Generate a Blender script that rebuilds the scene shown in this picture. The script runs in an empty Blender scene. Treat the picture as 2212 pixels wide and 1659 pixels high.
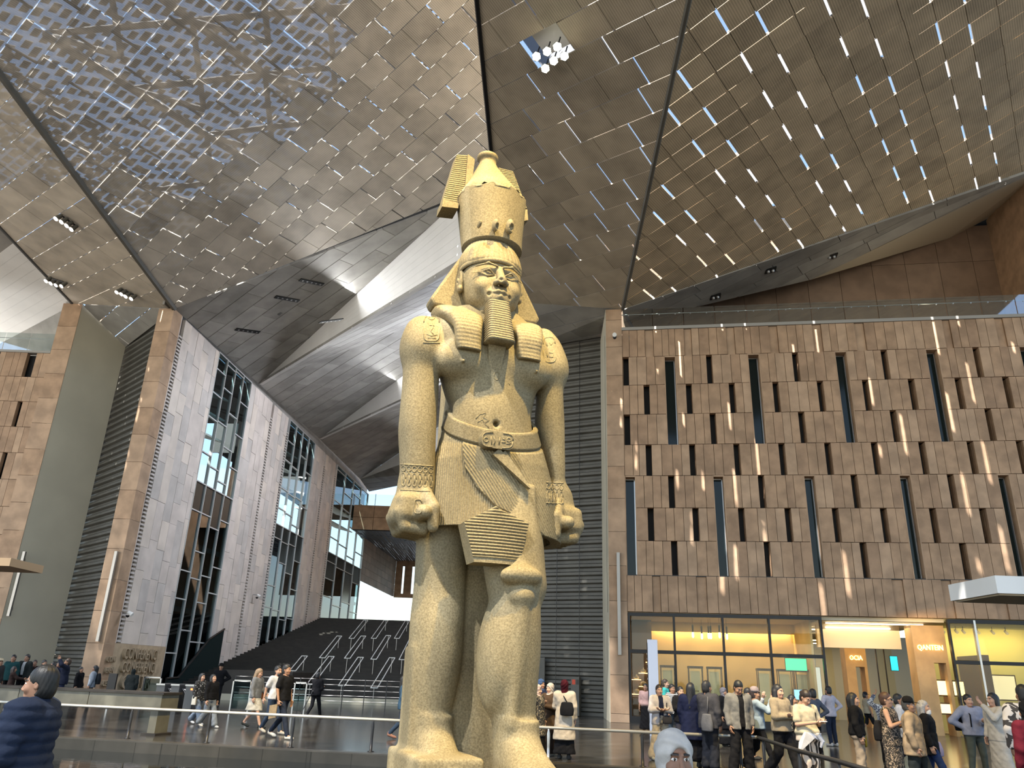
import bpy, bmesh, math, random
import numpy as np
from mathutils import Matrix, Vector
random.seed(7); rng = np.random.default_rng(7)
SC = bpy.context.scene; COL = SC.collection
# ------------------------------------------------------------------ camera
F_PX, CX, CY = 1660.0, 1106.0, 829.5
PITCH, ROLL = math.radians(20.8), math.radians(2.0)
EYE = np.array([0, 0, 1.7])
_f = np.array([0, math.cos(PITCH), math.sin(PITCH)]); _r = np.array([1., 0, 0]); _u = np.array([0, -math.sin(PITCH), math.cos(PITCH)])
_c, _s = math.cos(ROLL), math.sin(ROLL)
CR = np.array([_c*_r + _s*_u, -_s*_r + _c*_u, _f])
cam_d = bpy.data.cameras.new('camera'); cam = bpy.data.objects.new('camera', cam_d); COL.objects.link(cam)
cam_d.sensor_fit = 'HORIZONTAL'; cam_d.sensor_width = 36.0; cam_d.lens = F_PX/2212*36.0
cam_d.clip_start = 0.1; cam_d.clip_end = 600
M4 = Matrix([list(CR[0])+[0], list(CR[1])+[0], list(-CR[2])+[0], [0, 0, 0, 1]]).transposed()
M4.translation = Vector(EYE); cam.matrix_world = M4
SC.camera = cam
# ------------------------------------------------------------------ world, sun, exposure
w = bpy.data.worlds.new('world'); SC.world = w; w.use_nodes = True
nt = w.node_tree; bg = nt.nodes['Background']
sky = nt.nodes.new('ShaderNodeTexSky'); sky.sky_type = 'NISHITA'; sky.sun_disc = False
sky.sun_elevation = math.radians(50); sky.sun_rotation = math.radians(215); sky.air_density = 1.3; sky.dust_density = .6; sky.ozone_density = 2.0
haze = nt.nodes.new('ShaderNodeMix'); haze.data_type = 'RGBA'; haze.blend_type = 'ADD'; haze.inputs[0].default_value = 1.0; haze.inputs[7].default_value = (.62, .82, 1.15, 1)
nt.links.new(sky.outputs[0], haze.inputs[6]); nt.links.new(haze.outputs[2], bg.inputs[0]); bg.inputs[1].default_value = 0.28
sun_d = bpy.data.lights.new('sun', 'SUN'); sun_d.energy = 34.0; sun_d.angle = math.radians(0.6); sun_d.color = (1.0, .97, .92)
sun = bpy.data.objects.new('sun', sun_d); COL.objects.link(sun)
_el, _ax, _ay = math.radians(57), -0.60, -0.80
sun_dir = Vector((_ax*math.cos(_el), _ay*math.cos(_el), math.sin(_el)))
sun.rotation_euler = sun_dir.to_track_quat('Z', 'Y').to_euler()
SC.view_settings.view_transform = 'Standard'; SC.view_settings.look = 'None'
SC.view_settings.gamma = 1.0; SC.view_settings.use_curve_mapping = False
SC.view_settings.exposure = 0.0
cy = SC.cycles
cy.max_bounces = 6; cy.diffuse_bounces = 4; cy.glossy_bounces = 3; cy.transmission_bounces = 4; cy.transparent_max_bounces = 10
cy.sample_clamp_indirect = 6.0; cy.caustics_reflective = False; cy.caustics_refractive = False
cy.use_denoising = True
def area_light(name, loc, size, sizey, energy, color, aim):
    d = bpy.data.lights.new(name, 'AREA'); d.shape = 'RECTANGLE'; d.size = size; d.size_y = sizey; d.energy = energy; d.color = color
    o = bpy.data.objects.new(name, d); COL.objects.link(o); o.location = loc
    o.rotation_euler = (Vector(aim)-Vector(loc)).to_track_quat('-Z', 'Y').to_euler(); return o
# added ambient fill behind the camera, standing in for entrance daylight
area_light('entrance_fill', (-8, -36, 8), 60, 12, 1300, (1.0, .87, .72), (-6, 30, 14))
# added low fill aimed upwards to brighten the ceiling planes
area_light('upward_fill', (0, -34, .6), 70, 16, 5200, (1.0, .92, .80), (0, 16, 26))
# added area light facing the left towers, standing in for skylight
area_light('stair_hall_fill', (-.5, 51, 19.5), 9, 24, 9000, (.82, .88, 1.0), (-20, 50, 9))
area_light('left_side_fill', (-40, 8, 9), 20, 12, 3800, (1.0, .93, .84), (-26, 44, 13))  # added fill light for the left piers and cream wall
def spot(name, loc, aim, energy, color, deg, blend=.5, radius=.25):
    d = bpy.data.lights.new(name, 'SPOT'); d.energy = energy; d.color = color; d.spot_size = math.radians(deg); d.spot_blend = blend; d.shadow_soft_size = radius
    o = bpy.data.objects.new(name, d); COL.objects.link(o); o.location = loc
    o.rotation_euler = (Vector(aim)-Vector(loc)).to_track_quat('-Z', 'Y').to_euler(); return o
WARM = (1.0, .71, .25)
spot('statue_floodlight_right', (3.6, 6.4, 23.5), (-.4, 13.4, 6.0), 44000, WARM, 50)
spot('statue_floodlight_left', (-6.5, 6.0, 22.5), (-.6, 13.4, 5.5), 17000, WARM, 50)
# ------------------------------------------------------------------ pixel geometry (frame 2212 x 1659)
def ray(x, y): return np.array([(x-CX)/F_PX, -(y-CY)/F_PX, 1.0]) @ CR
def hit(x, y, p0, n):
    d = ray(x, y); return EYE + d*(np.dot(np.asarray(p0, float)-EYE, n)/np.dot(d, n))
def floorp(x, y, z=0.0): return hit(x, y, (0, 0, z), np.array([0, 0, 1.0]))
def atY(x, y, Y): return hit(x, y, (0, Y, 0), np.array([0, 1.0, 0]))
# ------------------------------------------------------------------ materials
MAT = {}
def mat(name, color, rough=.7, metal=0.0, noise=0.0, nscale=3.0, bump=0.0, bscale=40.0, spec=.5, emit=None, estr=0.0, trans=0.0, alpha=1.0, ior=1.45, c2=None, detail=3):
    if name in MAT: return MAT[name]
    m = bpy.data.materials.new(name); m.use_nodes = True; t = m.node_tree; b = t.nodes['Principled BSDF']
    b.inputs['Base Color'].default_value = (*color, 1); b.inputs['Roughness'].default_value = rough; b.inputs['Metallic'].default_value = metal
    b.inputs['Specular IOR Level'].default_value = spec; b.inputs['IOR'].default_value = ior
    if noise > 0:
        g = t.nodes.new('ShaderNodeNewGeometry'); n = t.nodes.new('ShaderNodeTexNoise'); n.inputs['Scale'].default_value = nscale; n.inputs['Detail'].default_value = detail
        t.links.new(g.outputs['Position'], n.inputs['Vector'])
        mx = t.nodes.new('ShaderNodeMix'); mx.data_type = 'RGBA'
        ca = np.array(color); cb = np.array(c2) if c2 else ca*(1-noise)
        mx.inputs[6].default_value = (*(np.clip(ca*(1+noise*.6), 0, 1) if not c2 else ca), 1); mx.inputs[7].default_value = (*cb, 1)
        mr = t.nodes.new('ShaderNodeMapRange'); mr.inputs[1].default_value = .35; mr.inputs[2].default_value = .65
        t.links.new(n.outputs[0], mr.inputs[0]); t.links.new(mr.outputs[0], mx.inputs[0]); t.links.new(mx.outputs[2], b.inputs['Base Color'])
    if bump > 0:
        g2 = t.nodes.new('ShaderNodeNewGeometry'); n2 = t.nodes.new('ShaderNodeTexNoise'); n2.inputs['Scale'].default_value = bscale; n2.inputs['Detail'].default_value = 3
        t.links.new(g2.outputs['Position'], n2.inputs['Vector']); bp = t.nodes.new('ShaderNodeBump'); bp.inputs['Strength'].default_value = bump; bp.inputs['Distance'].default_value = .02
        t.links.new(n2.outputs[0], bp.inputs['Height']); t.links.new(bp.outputs[0], b.inputs['Normal'])
    if emit: b.inputs['Emission Color'].default_value = (*emit, 1); b.inputs['Emission Strength'].default_value = estr
    if trans: b.inputs['Transmission Weight'].default_value = trans
    if alpha < 1: b.inputs['Alpha'].default_value = alpha
    MAT[name] = m; return m
def glass(name, tint=(1, 1, 1), alpha=.88, rough=.02, ior=1.5):
    """thin architectural glass: mostly transparent, mirror reflection by fresnel"""
    if name in MAT: return MAT[name]
    m = bpy.data.materials.new(name); m.use_nodes = True; t = m.node_tree; t.nodes.remove(t.nodes['Principled BSDF'])
    tr = t.nodes.new('ShaderNodeBsdfTransparent'); tr.inputs[0].default_value = (*[c*alpha for c in tint], 1)
    gl = t.nodes.new('ShaderNodeBsdfGlossy'); gl.inputs['Roughness'].default_value = rough; gl.inputs[0].default_value = (.9, .95, 1, 1)
    fr = t.nodes.new('ShaderNodeFresnel'); fr.inputs[0].default_value = ior
    mx = t.nodes.new('ShaderNodeMixShader'); ge = t.nodes.new('ShaderNodeNewGeometry'); fm = t.nodes.new('ShaderNodeMath'); fm.operation = 'MULTIPLY_ADD'; fm.inputs[1].default_value = -4.0; t.links.new(ge.outputs['Backfacing'], fm.inputs[0]); t.links.new(fr.outputs[0], fm.inputs[2]); fm.use_clamp = True
    t.links.new(fm.outputs[0], mx.inputs[0]); t.links.new(tr.outputs[0], mx.inputs[1]); t.links.new(gl.outputs[0], mx.inputs[2])
    t.links.new(mx.outputs[0], t.nodes['Material Output'].inputs[0]); MAT[name] = m; return m
def panel_mat(name, color, rdir, openness, pitch=.085):
    """perforated corrugated metal: fine ridges across the row direction, tiny holes let a share of the light through"""
    m = bpy.data.materials.new(name); m.use_nodes = True; t = m.node_tree; b = t.nodes['Principled BSDF']
    g = t.nodes.new('ShaderNodeNewGeometry'); dp = t.nodes.new('ShaderNodeVectorMath'); dp.operation = 'DOT_PRODUCT'; dp.inputs[1].default_value = tuple(np.array(rdir)*(2*math.pi/pitch))
    t.links.new(g.outputs['Position'], dp.inputs[0]); sn = t.nodes.new('ShaderNodeMath'); sn.operation = 'SINE'; t.links.new(dp.outputs['Value'], sn.inputs[0])
    mr = t.nodes.new('ShaderNodeMapRange'); mr.inputs[1].default_value = -1; mr.inputs[2].default_value = 1; t.links.new(sn.outputs[0], mr.inputs[0])
    n = t.nodes.new('ShaderNodeTexNoise'); n.inputs['Scale'].default_value = .9; n.inputs['Detail'].default_value = 4; t.links.new(g.outputs['Position'], n.inputs['Vector'])
    oi = t.nodes.new('ShaderNodeObjectInfo'); ad = t.nodes.new('ShaderNodeMath'); ad.operation = 'MULTIPLY_ADD'; ad.inputs[1].default_value = .30
    t.links.new(oi.outputs['Random'], ad.inputs[0]); t.links.new(n.outputs[0], ad.inputs[2])
    ad2 = t.nodes.new('ShaderNodeMath'); ad2.operation = 'MULTIPLY_ADD'; ad2.inputs[1].default_value = .42; t.links.new(mr.outputs[0], ad2.inputs[0]); t.links.new(ad.outputs[0], ad2.inputs[2])
    cr = t.nodes.new('ShaderNodeMapRange'); cr.inputs[1].default_value = .3; cr.inputs[2].default_value = 1.25; t.links.new(ad2.outputs[0], cr.inputs[0])
    mx = t.nodes.new('ShaderNodeMix'); mx.data_type = 'RGBA'; mx.inputs[6].default_value = (*[c*.50 for c in color], 1); mx.inputs[7].default_value = (*[min(1, c*1.45) for c in color], 1)
    t.links.new(cr.outputs[0], mx.inputs[0]); t.links.new(mx.outputs[2], b.inputs['Base Color'])
    b.inputs['Roughness'].default_value = .6; b.inputs['Metallic'].default_value = .0
    if openness > 0:
        tr = t.nodes.new('ShaderNodeBsdfTransparent'); ms = t.nodes.new('ShaderNodeMixShader'); ms.inputs[0].default_value = openness
        t.links.new(b.outputs[0], ms.inputs[1]); t.links.new(tr.outputs[0], ms.inputs[2]); t.links.new(ms.outputs[0], t.nodes['Material Output'].inputs[0])
    return m
# ------------------------------------------------------------------ mesh helpers
def link(o, parent=None):
    COL.objects.link(o)
    if parent is not None: o.parent = parent
    return o
def mesh(name, v, f, m=None, smooth=False):
    me = bpy.data.meshes.new(name); me.from_pydata([tuple(map(float, p)) for p in v], [], [tuple(int(i) for i in q) for q in f])
    if m is not None:
        for k in (m if isinstance(m, (list, tuple)) else [m]): me.materials.append(k)
    if smooth: me.polygons.foreach_set('use_smooth', [True]*len(me.polygons))
    me.update(); return me
def obj(name, v, f, m=None, parent=None, smooth=False): return link(bpy.data.objects.new(name, mesh(name, v, f, m, smooth)), parent)
def inst(name, me, parent=None, loc=(0, 0, 0), rz=0.0):
    o = bpy.data.objects.new(name, me); o.location = loc; o.rotation_euler = (0, 0, rz); return link(o, parent)
BF = [(0, 3, 2, 1), (4, 5, 6, 7), (0, 1, 5, 4), (1, 2, 6, 5), (2, 3, 7, 6), (3, 0, 4, 7)]
def boxv(x0, y0, z0, x1, y1, z1): return [(x0, y0, z0), (x1, y0, z0), (x1, y1, z0), (x0, y1, z0), (x0, y0, z1), (x1, y0, z1), (x1, y1, z1), (x0, y1, z1)]
class MB:
    def __init__(s): s.v = []; s.f = []
    def add(s, v, f):
        k = len(s.v); s.v += [tuple(p) for p in v]; s.f += [tuple(i+k for i in q) for q in f]; return s
    def box(s, x0, y0, z0, x1, y1, z1): return s.add(boxv(x0, y0, z0, x1, y1, z1), BF)
    def tube(s, pts, r, n=8, cap=True):
        pts = [np.array(p, float) for p in pts]; R = r if isinstance(r, (list, tuple)) else [r]*len(pts); k = len(s.v); up = None
        for i, p in enumerate(pts):
            d = pts[min(i+1, len(pts)-1)] - pts[max(i-1, 0)]; d /= max(np.linalg.norm(d), 1e-9)
            if up is None: up = np.array([0, 0, 1.]) if abs(d[2]) < .9 else np.array([1., 0, 0])
            a = np.cross(d, up); a /= max(np.linalg.norm(a), 1e-9); b = np.cross(a, d); up = b
            for j in range(n):
                t = 2*math.pi*j/n; s.v.append(tuple(p + R[i]*(math.cos(t)*a + math.sin(t)*b)))
        for i in range(len(pts)-1):
            for j in range(n): s.f.append((k+i*n+j, k+i*n+(j+1) % n, k+(i+1)*n+(j+1) % n, k+(i+1)*n+j))
        if cap: s.f.append(tuple(k+j for j in range(n))[::-1]); s.f.append(tuple(k+(len(pts)-1)*n+j for j in range(n)))
        return s
    def lathe(s, prof, n=16, c=(0, 0, 0)):
        k = len(s.v)
        for r, z in prof:
            for j in range(n): t = 2*math.pi*j/n; s.v.append((c[0]+r*math.cos(t), c[1]+r*math.sin(t), c[2]+z))
        for i in range(len(prof)-1):
            for j in range(n): s.f.append((k+i*n+j, k+i*n+(j+1) % n, k+(i+1)*n+(j+1) % n, k+(i+1)*n+j))
        s.f.append(tuple(k+j for j in range(n))[::-1]); s.f.append(tuple(k+(len(prof)-1)*n+j for j in range(n))); return s
    def prism(s, poly, off):
        """polygon (3D points) extruded by vector off"""
        n = len(poly); k = len(s.v); off = np.array(off, float)
        s.v += [tuple(p) for p in poly] + [tuple(np.array(p, float)+off) for p in poly]
        s.f.append(tuple(range(k, k+n))[::-1]); s.f.append(tuple(range(k+n, k+2*n)))
        for i in range(n): s.f.append((k+i, k+(i+1) % n, k+n+(i+1) % n, k+n+i))
        return s
    def build(s, name, m, parent=None, smooth=False): return obj(name, s.v, s.f, m, parent, smooth)
def fixn(o):
    bm = bmesh.new(); bm.from_mesh(o.data); bmesh.ops.recalc_face_normals(bm, faces=bm.faces); bm.to_mesh(o.data); bm.free(); return o
def empty(name, loc=(0, 0, 0), rz=0.0, parent=None, M=None):
    o = bpy.data.objects.new(name, None); link(o, parent)
    if M is not None: o.matrix_world = M
    else: o.location = loc; o.rotation_euler = (0, 0, rz)
    return o
def tag(o, label=None, cat=None, group=None, kind=None):
    if label: o['label'] = label
    if cat: o['category'] = cat
    if group: o['group'] = group
    if kind: o['kind'] = kind
    return o
def frame(o0, ax, ay, az):
    M = Matrix(((ax[0], ay[0], az[0], o0[0]), (ax[1], ay[1], az[1], o0[1]), (ax[2], ay[2], az[2], o0[2]), (0, 0, 0, 1))); return M
def clip(poly, region):
    """clip a 2D convex polygon by a convex ccw region"""
    out = [np.array(p, float) for p in poly]
    for i in range(len(region)):
        a, b = np.array(region[i]), np.array(region[(i+1) % len(region)]); e = b-a
        inp, out = out, []
        for j in range(len(inp)):
            p, q = inp[j], inp[(j+1) % len(inp)]
            sp = e[0]*(p[1]-a[1])-e[1]*(p[0]-a[0]); sq = e[0]*(q[1]-a[1])-e[1]*(q[0]-a[0])
            if sp >= 0: out.append(p)
            if (sp >= 0) != (sq >= 0): out.append(p+(q-p)*sp/(sp-sq))
        if len(out) < 3: return []
    a = 0.5*abs(sum(out[i][0]*out[(i+1) % len(out)][1]-out[(i+1) % len(out)][0]*out[i][1] for i in range(len(out))))
    return out if a > .01 else []
def ccw(poly):
    a = sum(poly[i][0]*poly[(i+1) % len(poly)][1]-poly[(i+1) % len(poly)][0]*poly[i][1] for i in range(len(poly)))
    return poly if a > 0 else poly[::-1]
def nrm(v): v = np.array(v, float); return v/np.linalg.norm(v)
# ================================================================== THE SETTING
BROWN = (.235, .165, .115)
m_stone = mat('brown_sandstone', (.38, .245, .15), .75, noise=.22, nscale=1.6, bump=.15, bscale=30)
m_stone2 = mat('brown_sandstone_light', (.42, .28, .178), .75, noise=.2, nscale=1.3, bump=.15, bscale=30)
m_pale = mat('pale_limestone', (.60, .53, .48), .6, noise=.14, nscale=.8, bump=.1, bscale=25)
m_pale2 = mat('pale_limestone_grey', (.52, .475, .44), .6, noise=.14, nscale=.9, bump=.1, bscale=25)
m_pale3 = mat('pale_limestone_warm', (.64, .56, .49), .6, noise=.12, nscale=.7, bump=.1, bscale=25)
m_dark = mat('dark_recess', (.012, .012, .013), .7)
m_black = mat('black_metal', (.012, .012, .013), .4, metal=.3)
m_grey = mat('grey_louver', (.10, .095, .082), .55, noise=.15, nscale=1.2)
m_cream = mat('cream_plaster', (.50, .46, .36), .8, noise=.06, nscale=.5)
m_white = mat('white_plaster', (.80, .79, .76), .8, noise=.05, nscale=.6)
m_steel = mat('brushed_steel', (.42, .42, .42), .3, metal=.9)
m_solid = mat('grey_ceiling_board', (.29, .275, .25), .6, noise=.2, nscale=.8)
m_soff = mat('beige_soffit', (.42, .36, .27), .85)
m_frame = mat('pale_mullion', (.55, .57, .57), .4, metal=.3)
m_balglass = glass('balustrade_glass', (.9, .95, .94), .92, ior=2.8)
m_clear = glass('clear_glass', (.93, .97, .96), .97, ior=1.35)
m_shopglass = glass('shop_glass', (1, .97, .86), .985, ior=1.4)
m_dglass = mat('dark_glass', (.012, .02, .02), .08, spec=.25)
m_truss = mat('grey_truss', (.09, .09, .09), .6)
K = .725
UL = nrm([math.sin(math.radians(4.1)), math.cos(math.radians(4.1)), 0]); NL = np.array([UL[1], -UL[0], 0])   # left wall direction, its normal towards the hall
L0 = EYE + K*(np.array([-26.84, 54.95, 1.7])-EYE); L0[2] = 0
def lw(x, y): return hit(x, y, L0, NL)
def lu(x, y): p = lw(x, y); return float((p-L0) @ UL), float(p[2])
A0 = lw(377, 667); ZT = A0[2]
R0 = np.array([5.49, 35.51, 0.]); UR = np.array([math.sin(math.radians(80.6)), -math.cos(math.radians(80.6)), 0]); NR = np.array([UR[1], -UR[0], 0])
if NR[1] > 0: NR = -NR                                                  # towards the camera
def rw(x, y): return hit(x, y, R0, NR)
B0 = rw(1345, 668)
N1, X1, RD1 = nrm([-.318, .207, .925]), nrm([.596, .802, .025]), nrm([-.751, .541, -.379])
N2, RD2 = nrm([.194, .157, .968]), nrm([-.772, .634, .052])
N3, RD3 = nrm([-.281, .161, .946]), nrm([-.757, .569, -.321])
N0 = nrm([.225, .16, .961]); RD0 = nrm([-.769, .635, .074])
def c1(x, y): return hit(x, y, A0, N1)
def c2(x, y): return hit(x, y, B0, N2)
def c3(x, y): return hit(x, y, B0, N3)
def c0(x, y): return hit(x, y, A0, N0)
CRD = nrm(np.cross(N2, N3)); CRD = CRD if CRD[1] < 0 else -CRD           # crease direction towards the camera
CR1 = nrm(c1(0, 160)-A0)
class Plane:
    def __init__(s, anchor, n, rd):
        s.n = n; ax = -(rd - n*(rd @ n)); s.ax = nrm(ax); s.ay = nrm(np.cross(n, s.ax)); s.o = np.array(anchor)
    def loc(s, p): d = np.asarray(p)-s.o; return (float(d @ s.ax), float(d @ s.ay))
    def w(s, u, v, h=0): return s.o + s.ax*u + s.ay*v + s.n*h
    def M(s): return frame(s.o, s.ax, s.ay, s.n)
def pix(p):
    q = CR @ (np.asarray(p)-EYE)
    if q[2] < .5: return None
    return CX+F_PX*q[0]/q[2], CY-F_PX*q[1]/q[2]
def seen(p, mrg=60):
    q = pix(p); return q is not None and -mrg < q[0] < 2212+mrg and -mrg < q[1] < 1659+mrg
def panelled(pl, region, rows, v0, slots, sub, mats, name='ceiling', gap=.035, sgap=.075, tgap=.02, th=.08, limit=290, matfn=None, backing=True, skip=None, piece='panel'):
    """rows of ceiling panels clipped to a convex region; slots(j) gives the open cross joints of row j, sub is the spacing of closed ones"""
    root = empty(name, M=pl.M()); tag(root, kind='structure')
    reg = ccw([pl.loc(p) for p in region]); us = [p[0] for p in reg]; vs = [p[1] for p in reg]
    j0, j1 = math.floor((min(vs)-v0)/rows), math.ceil((max(vs)-v0)/rows); items = []; back = MB()
    for j in range(j0, j1):
        va, vb = v0+j*rows, v0+(j+1)*rows; sl = slots(j, min(us), max(us)); sl = sorted(sl)
        edges = [(min(us)-1, 0)]
        cuts = sorted([(s, 1) for s in sl])
        ee = [(min(us)-2.0, 0)] + cuts + [(max(us)+2.0, 0)]
        for i in range(len(ee)-1):
            (a, _), (b, _) = ee[i], ee[i+1]; n = max(1, round((b-a)/sub)); 
            for q in range(n):
                ua = a+(b-a)*q/n; ub = a+(b-a)*(q+1)/n
                ga = sgap/2 if q == 0 else tgap/2; gb = sgap/2 if q == n-1 else tgap/2
                if skip and skip((ua+ub)/2, (va+vb)/2): continue
                P = clip([(ua+ga, va+gap/2), (ub-gb, va+gap/2), (ub-gb, vb-gap/2), (ua+ga, vb-gap/2)], reg)
                if P: items.append((j, (ua+ub)/2, P))
                if q > 0 and backing:
                    S = clip([(ua-.05, va+.01), (ua+.05, va+.01), (ua+.05, vb-.01), (ua-.05, vb-.01)], reg)
                    if S: back.prism([(p[0], p[1], th+.002) for p in S], (0, 0, .05))
    def key(it):
        c = np.mean(it[2], axis=0); p = pl.w(*c); return (0 if seen(p, 20) else 1e6) + np.linalg.norm(p-EYE)
    items.sort(key=key); rest = {}
    for k, (j, u, P) in enumerate(items):
        c = np.mean(P, axis=0); mm = matfn(*c) if matfn else mats[0]
        if k < limit and seen(pl.w(*c), 80):
            b = MB().prism([(p[0], p[1], 0) for p in P], (0, 0, th)); b.build(piece, mm, root)
        else: rest.setdefault(mm.name, (MB(), mm))[0].prism([(p[0], p[1], 0) for p in P], (0, 0, th))
    for nme, (b, mm) in rest.items(): tag(b.build('panel_field', mm, root), kind='stuff')
    if back.v: tag(back.build('joint_ribs', m_truss, root), kind='stuff')
    return root
def mod(base, per): return lambda j, a, b: [base(j)+per*k for k in range(math.floor((a-base(j))/per), math.ceil((b-base(j))/per)+1)]
# right folded plane (C3) and dark middle plane (C2)
far = 52
pC3 = Plane(B0, N3, RD3); E3 = c3(2212, 380); E3x = B0 + (E3-B0)*1.45; edge_b = B0+CRD*far
mC3 = panel_mat('perforated_panel_brown', (.42, .335, .225), RD3, .02)
mC2 = panel_mat('perforated_panel_grey', (.34, .285, .21), RD2, .02)
panelled(pC3, [B0, E3x, E3x+CRD*far*.9, edge_b], 1.2, -5.32, mod(lambda j: 10.75 if j % 2 == 0 else 11.80, 3.07), 1.023, [mC3], 'ceiling_right', sgap=.10)
pC2 = Plane(B0, N2, RD2); G0 = c2(1092, 651); T2 = c2(1067, 390); G0 = T2 - CRD*float((T2-G0) @ CRD) if False else G0
T2b = G0 + (T2-G0)/np.linalg.norm(T2-G0)*far
_c2s = {-2: [4.34], -1: [3.78, 7.07], 0: [2.71, 4.37, 7.64], 1: [2.24, 3.89, 7.15], 2: [1.18, 2.82, 6.05], 3: [3.9, 5.9], -3: [5.47, 8.6]}
def c2slots(j, a, b):
    if j in _c2s: return [x for x in _c2s[j]]
    rr = random.Random(j*7+3); x = a+rr.uniform(.3, 2); out = []
    while x < b: out.append(x); x += rr.choice([1.65, 3.25, 1.65, 3.25, 4.9])
    return out
FLOODP = pC2.loc(c2(1188, 78))
def floodgap(u, v): return abs(u-FLOODP[0]) < .62 and abs(v-FLOODP[1]) < .62
panelled(pC2, [B0, G0, T2b, edge_b], 1.21, -12.54, c2slots, 1.65, [mC2], 'ceiling_middle', skip=floodgap)
# crease and free-edge trims
def beam(name, a, b, r, m, parent=None, n=6): return MB().tube([a, b], r, n).build(name, m, parent)
tag(beam('trim_1', B0, edge_b, .10, m_grey), kind='structure')
tag(beam('trim_2', G0, T2b, .09, m_black), kind='structure')
# left big plane (C1), half transparent where the truss shows
pC1 = Plane(A0, N1, RD1); P1e = c1(1105, 378)
mC1o = panel_mat('perforated_panel_open', (.32, .29, .25), RD1, .40); mC1c = panel_mat('perforated_panel_closed', (.42, .38, .325), RD1, .03); mC1m = panel_mat('perforated_panel_half', (.38, .345, .295), RD1, .14)
def c1mat(u, v):
    q = pix(pC1.w(u, v))
    if q is None: return mC1m
    x, y = q; d = (x*.62 + y*.78)                                        # distance from the frame's upper corner across the fold
    t = (x-60)*.28 + y
    if x > 780 - .25*y: return mC1c
    k_ = 470 - .55*max(0, x-330) - y + 130*(math.sin(u*12.9+v*78.2)*43758.5 % 1 - .5)
    return mC1o if k_ > 40 else (mC1m if k_ > -70 else mC1c)
panelled(pC1, [A0, P1e, P1e+CR1*84, A0+CR1*86], 1.218, -12.40, mod(lambda j: 9.91 if j % 2 == 0 else 10.97, 3.07), 1.535, [mC1c], 'ceiling_left', matfn=c1mat)
tag(beam('trim_3', A0, A0+CR1*46, .16, m_grey), kind='structure')
# small left plane (C0)
pC0 = Plane(A0, N0, RD0); Q0 = c0(157, 656); Q1 = c0(0, 490); Q1x = Q0+(Q1-Q0)*8
mC0 = panel_mat('perforated_panel_tan', (.46, .40, .32), RD0, .07); mC0b = panel_mat('perforated_panel_tan_open', (.42, .37, .30), RD0, .26)
panelled(pC0, [A0, Q0, Q1x, A0+CR1*86], 1.2, -.35, mod(lambda j: .6 if j % 2 == 0 else 1.9, 2.4), 2.4, [mC0], 'ceiling_corner', sgap=.045, matfn=lambda u, v: mC0b if (pix(pC0.w(u, v)) or (0, 0))[1] < 400 else mC0)
tag(beam('trim_4', Q0, Q1x, .10, m_truss), kind='structure')
# truss and louvred outer roof above the left planes
tr = empty('roof_truss'); tag(tr, 'grey steel truss and louvred outer roof above the perforated ceiling', 'roof structure')
def up1(x, y, h): p = c1(x, y); return p + N1*h
rr = random.Random(5)
U = lambda u, v, h: pC1.w(u, v, h)
_cn = nrm(np.cross(N1, CR1)); _cn = _cn if _cn @ (P1e-A0) > 0 else -_cn
def inside(u, v, m=1.0):
    p = pC1.w(u, v); 
    if (p-A0) @ _cn < m: return False
    q = pix(p); return q is not None and -250 < q[0] < 1150 and -350 < q[1] < 720
for gu in np.arange(-14, 30, 4.6):
    for gv in np.arange(-44, 6, 4.0):
        if not inside(gu+1, gv+1, 1.2): continue
        MB().tube([U(gu, gv, 3.2), U(gu, gv+4, 3.2)], .20, 6).build('chord', m_truss, tr)
        MB().tube([U(gu, gv, 3.2), U(gu+2.3, gv+2, 1.0)], .14, 6).build('brace', m_truss, tr)
        MB().tube([U(gu+2.3, gv+2, 1.0), U(gu+4.6, gv, 3.2)], .14, 6).build('brace', m_truss, tr)
        MB().tube([U(gu, gv, 3.2), U(gu+4.6, gv+4.0, 3.2)], .15, 6).build('brace', m_truss, tr)
m_roofslat = mat('roof_louvre', (.09, .088, .082), .7)
rv, rf = [], []
for j, gv in enumerate(np.arange(-44, 6, .42)):
    gu = -16.0 + (j % 2)*.4
    while gu < 32:
        wd = rr.uniform(.38, .62)
        if inside(gu, gv, -4.0):
            p = U(gu, gv, 4.4); k = len(rv); qd = [p, p+pC1.ax*wd, p+pC1.ax*(wd*1.2)+pC1.ay*.28, p+pC1.ax*.12+pC1.ay*.28]
            rv += [tuple(x) for x in qd]+[tuple(x+N1*.05) for x in qd]; rf += [tuple(i+k for i in q) for q in BF]
        gu += wd+.30
tag(obj('roof_louvres', rv, rf, m_roofslat, tr), kind='stuff')
# the same louvres over the small left plane, and added unseen sheets over the closed planes that thin the sun patches
rv, rf = [], []
for gv in np.arange(-40, 14, .5):
    gu = -26.0
    while gu < 4:
        wd = rr.uniform(.5, .9); p = pC0.w(gu, gv, 3.4); q = pix(p)
        if q is not None and -200 < q[0] < 420 and -260 < q[1] < 690 and (p-A0) @ _cn < 1.5:
            k = len(rv); qd = [p, p+pC0.ax*wd, p+pC0.ax*(wd*1.15)+pC0.ay*.36, p+pC0.ax*.12+pC0.ay*.36]; rv += [tuple(x) for x in qd]+[tuple(x+N0*.05) for x in qd]; rf += [tuple(i+k for i in q_) for q_ in BF]
        gu += wd+.28
tag(obj('roof_louvres', rv, rf, m_roofslat, tr), kind='stuff')
m_sunsheet = bpy.data.materials.new('sun_thinning_sheets'); m_sunsheet.use_nodes = True; t = m_sunsheet.node_tree; t.nodes.remove(t.nodes['Principled BSDF']); a_ = t.nodes.new('ShaderNodeBsdfTranslucent'); a_.inputs[0].default_value = (.13, .135, .145, 1); t.links.new(a_.outputs[0], t.nodes['Material Output'].inputs[0])
rr = random.Random(12); mv, mf = [], []
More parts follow.
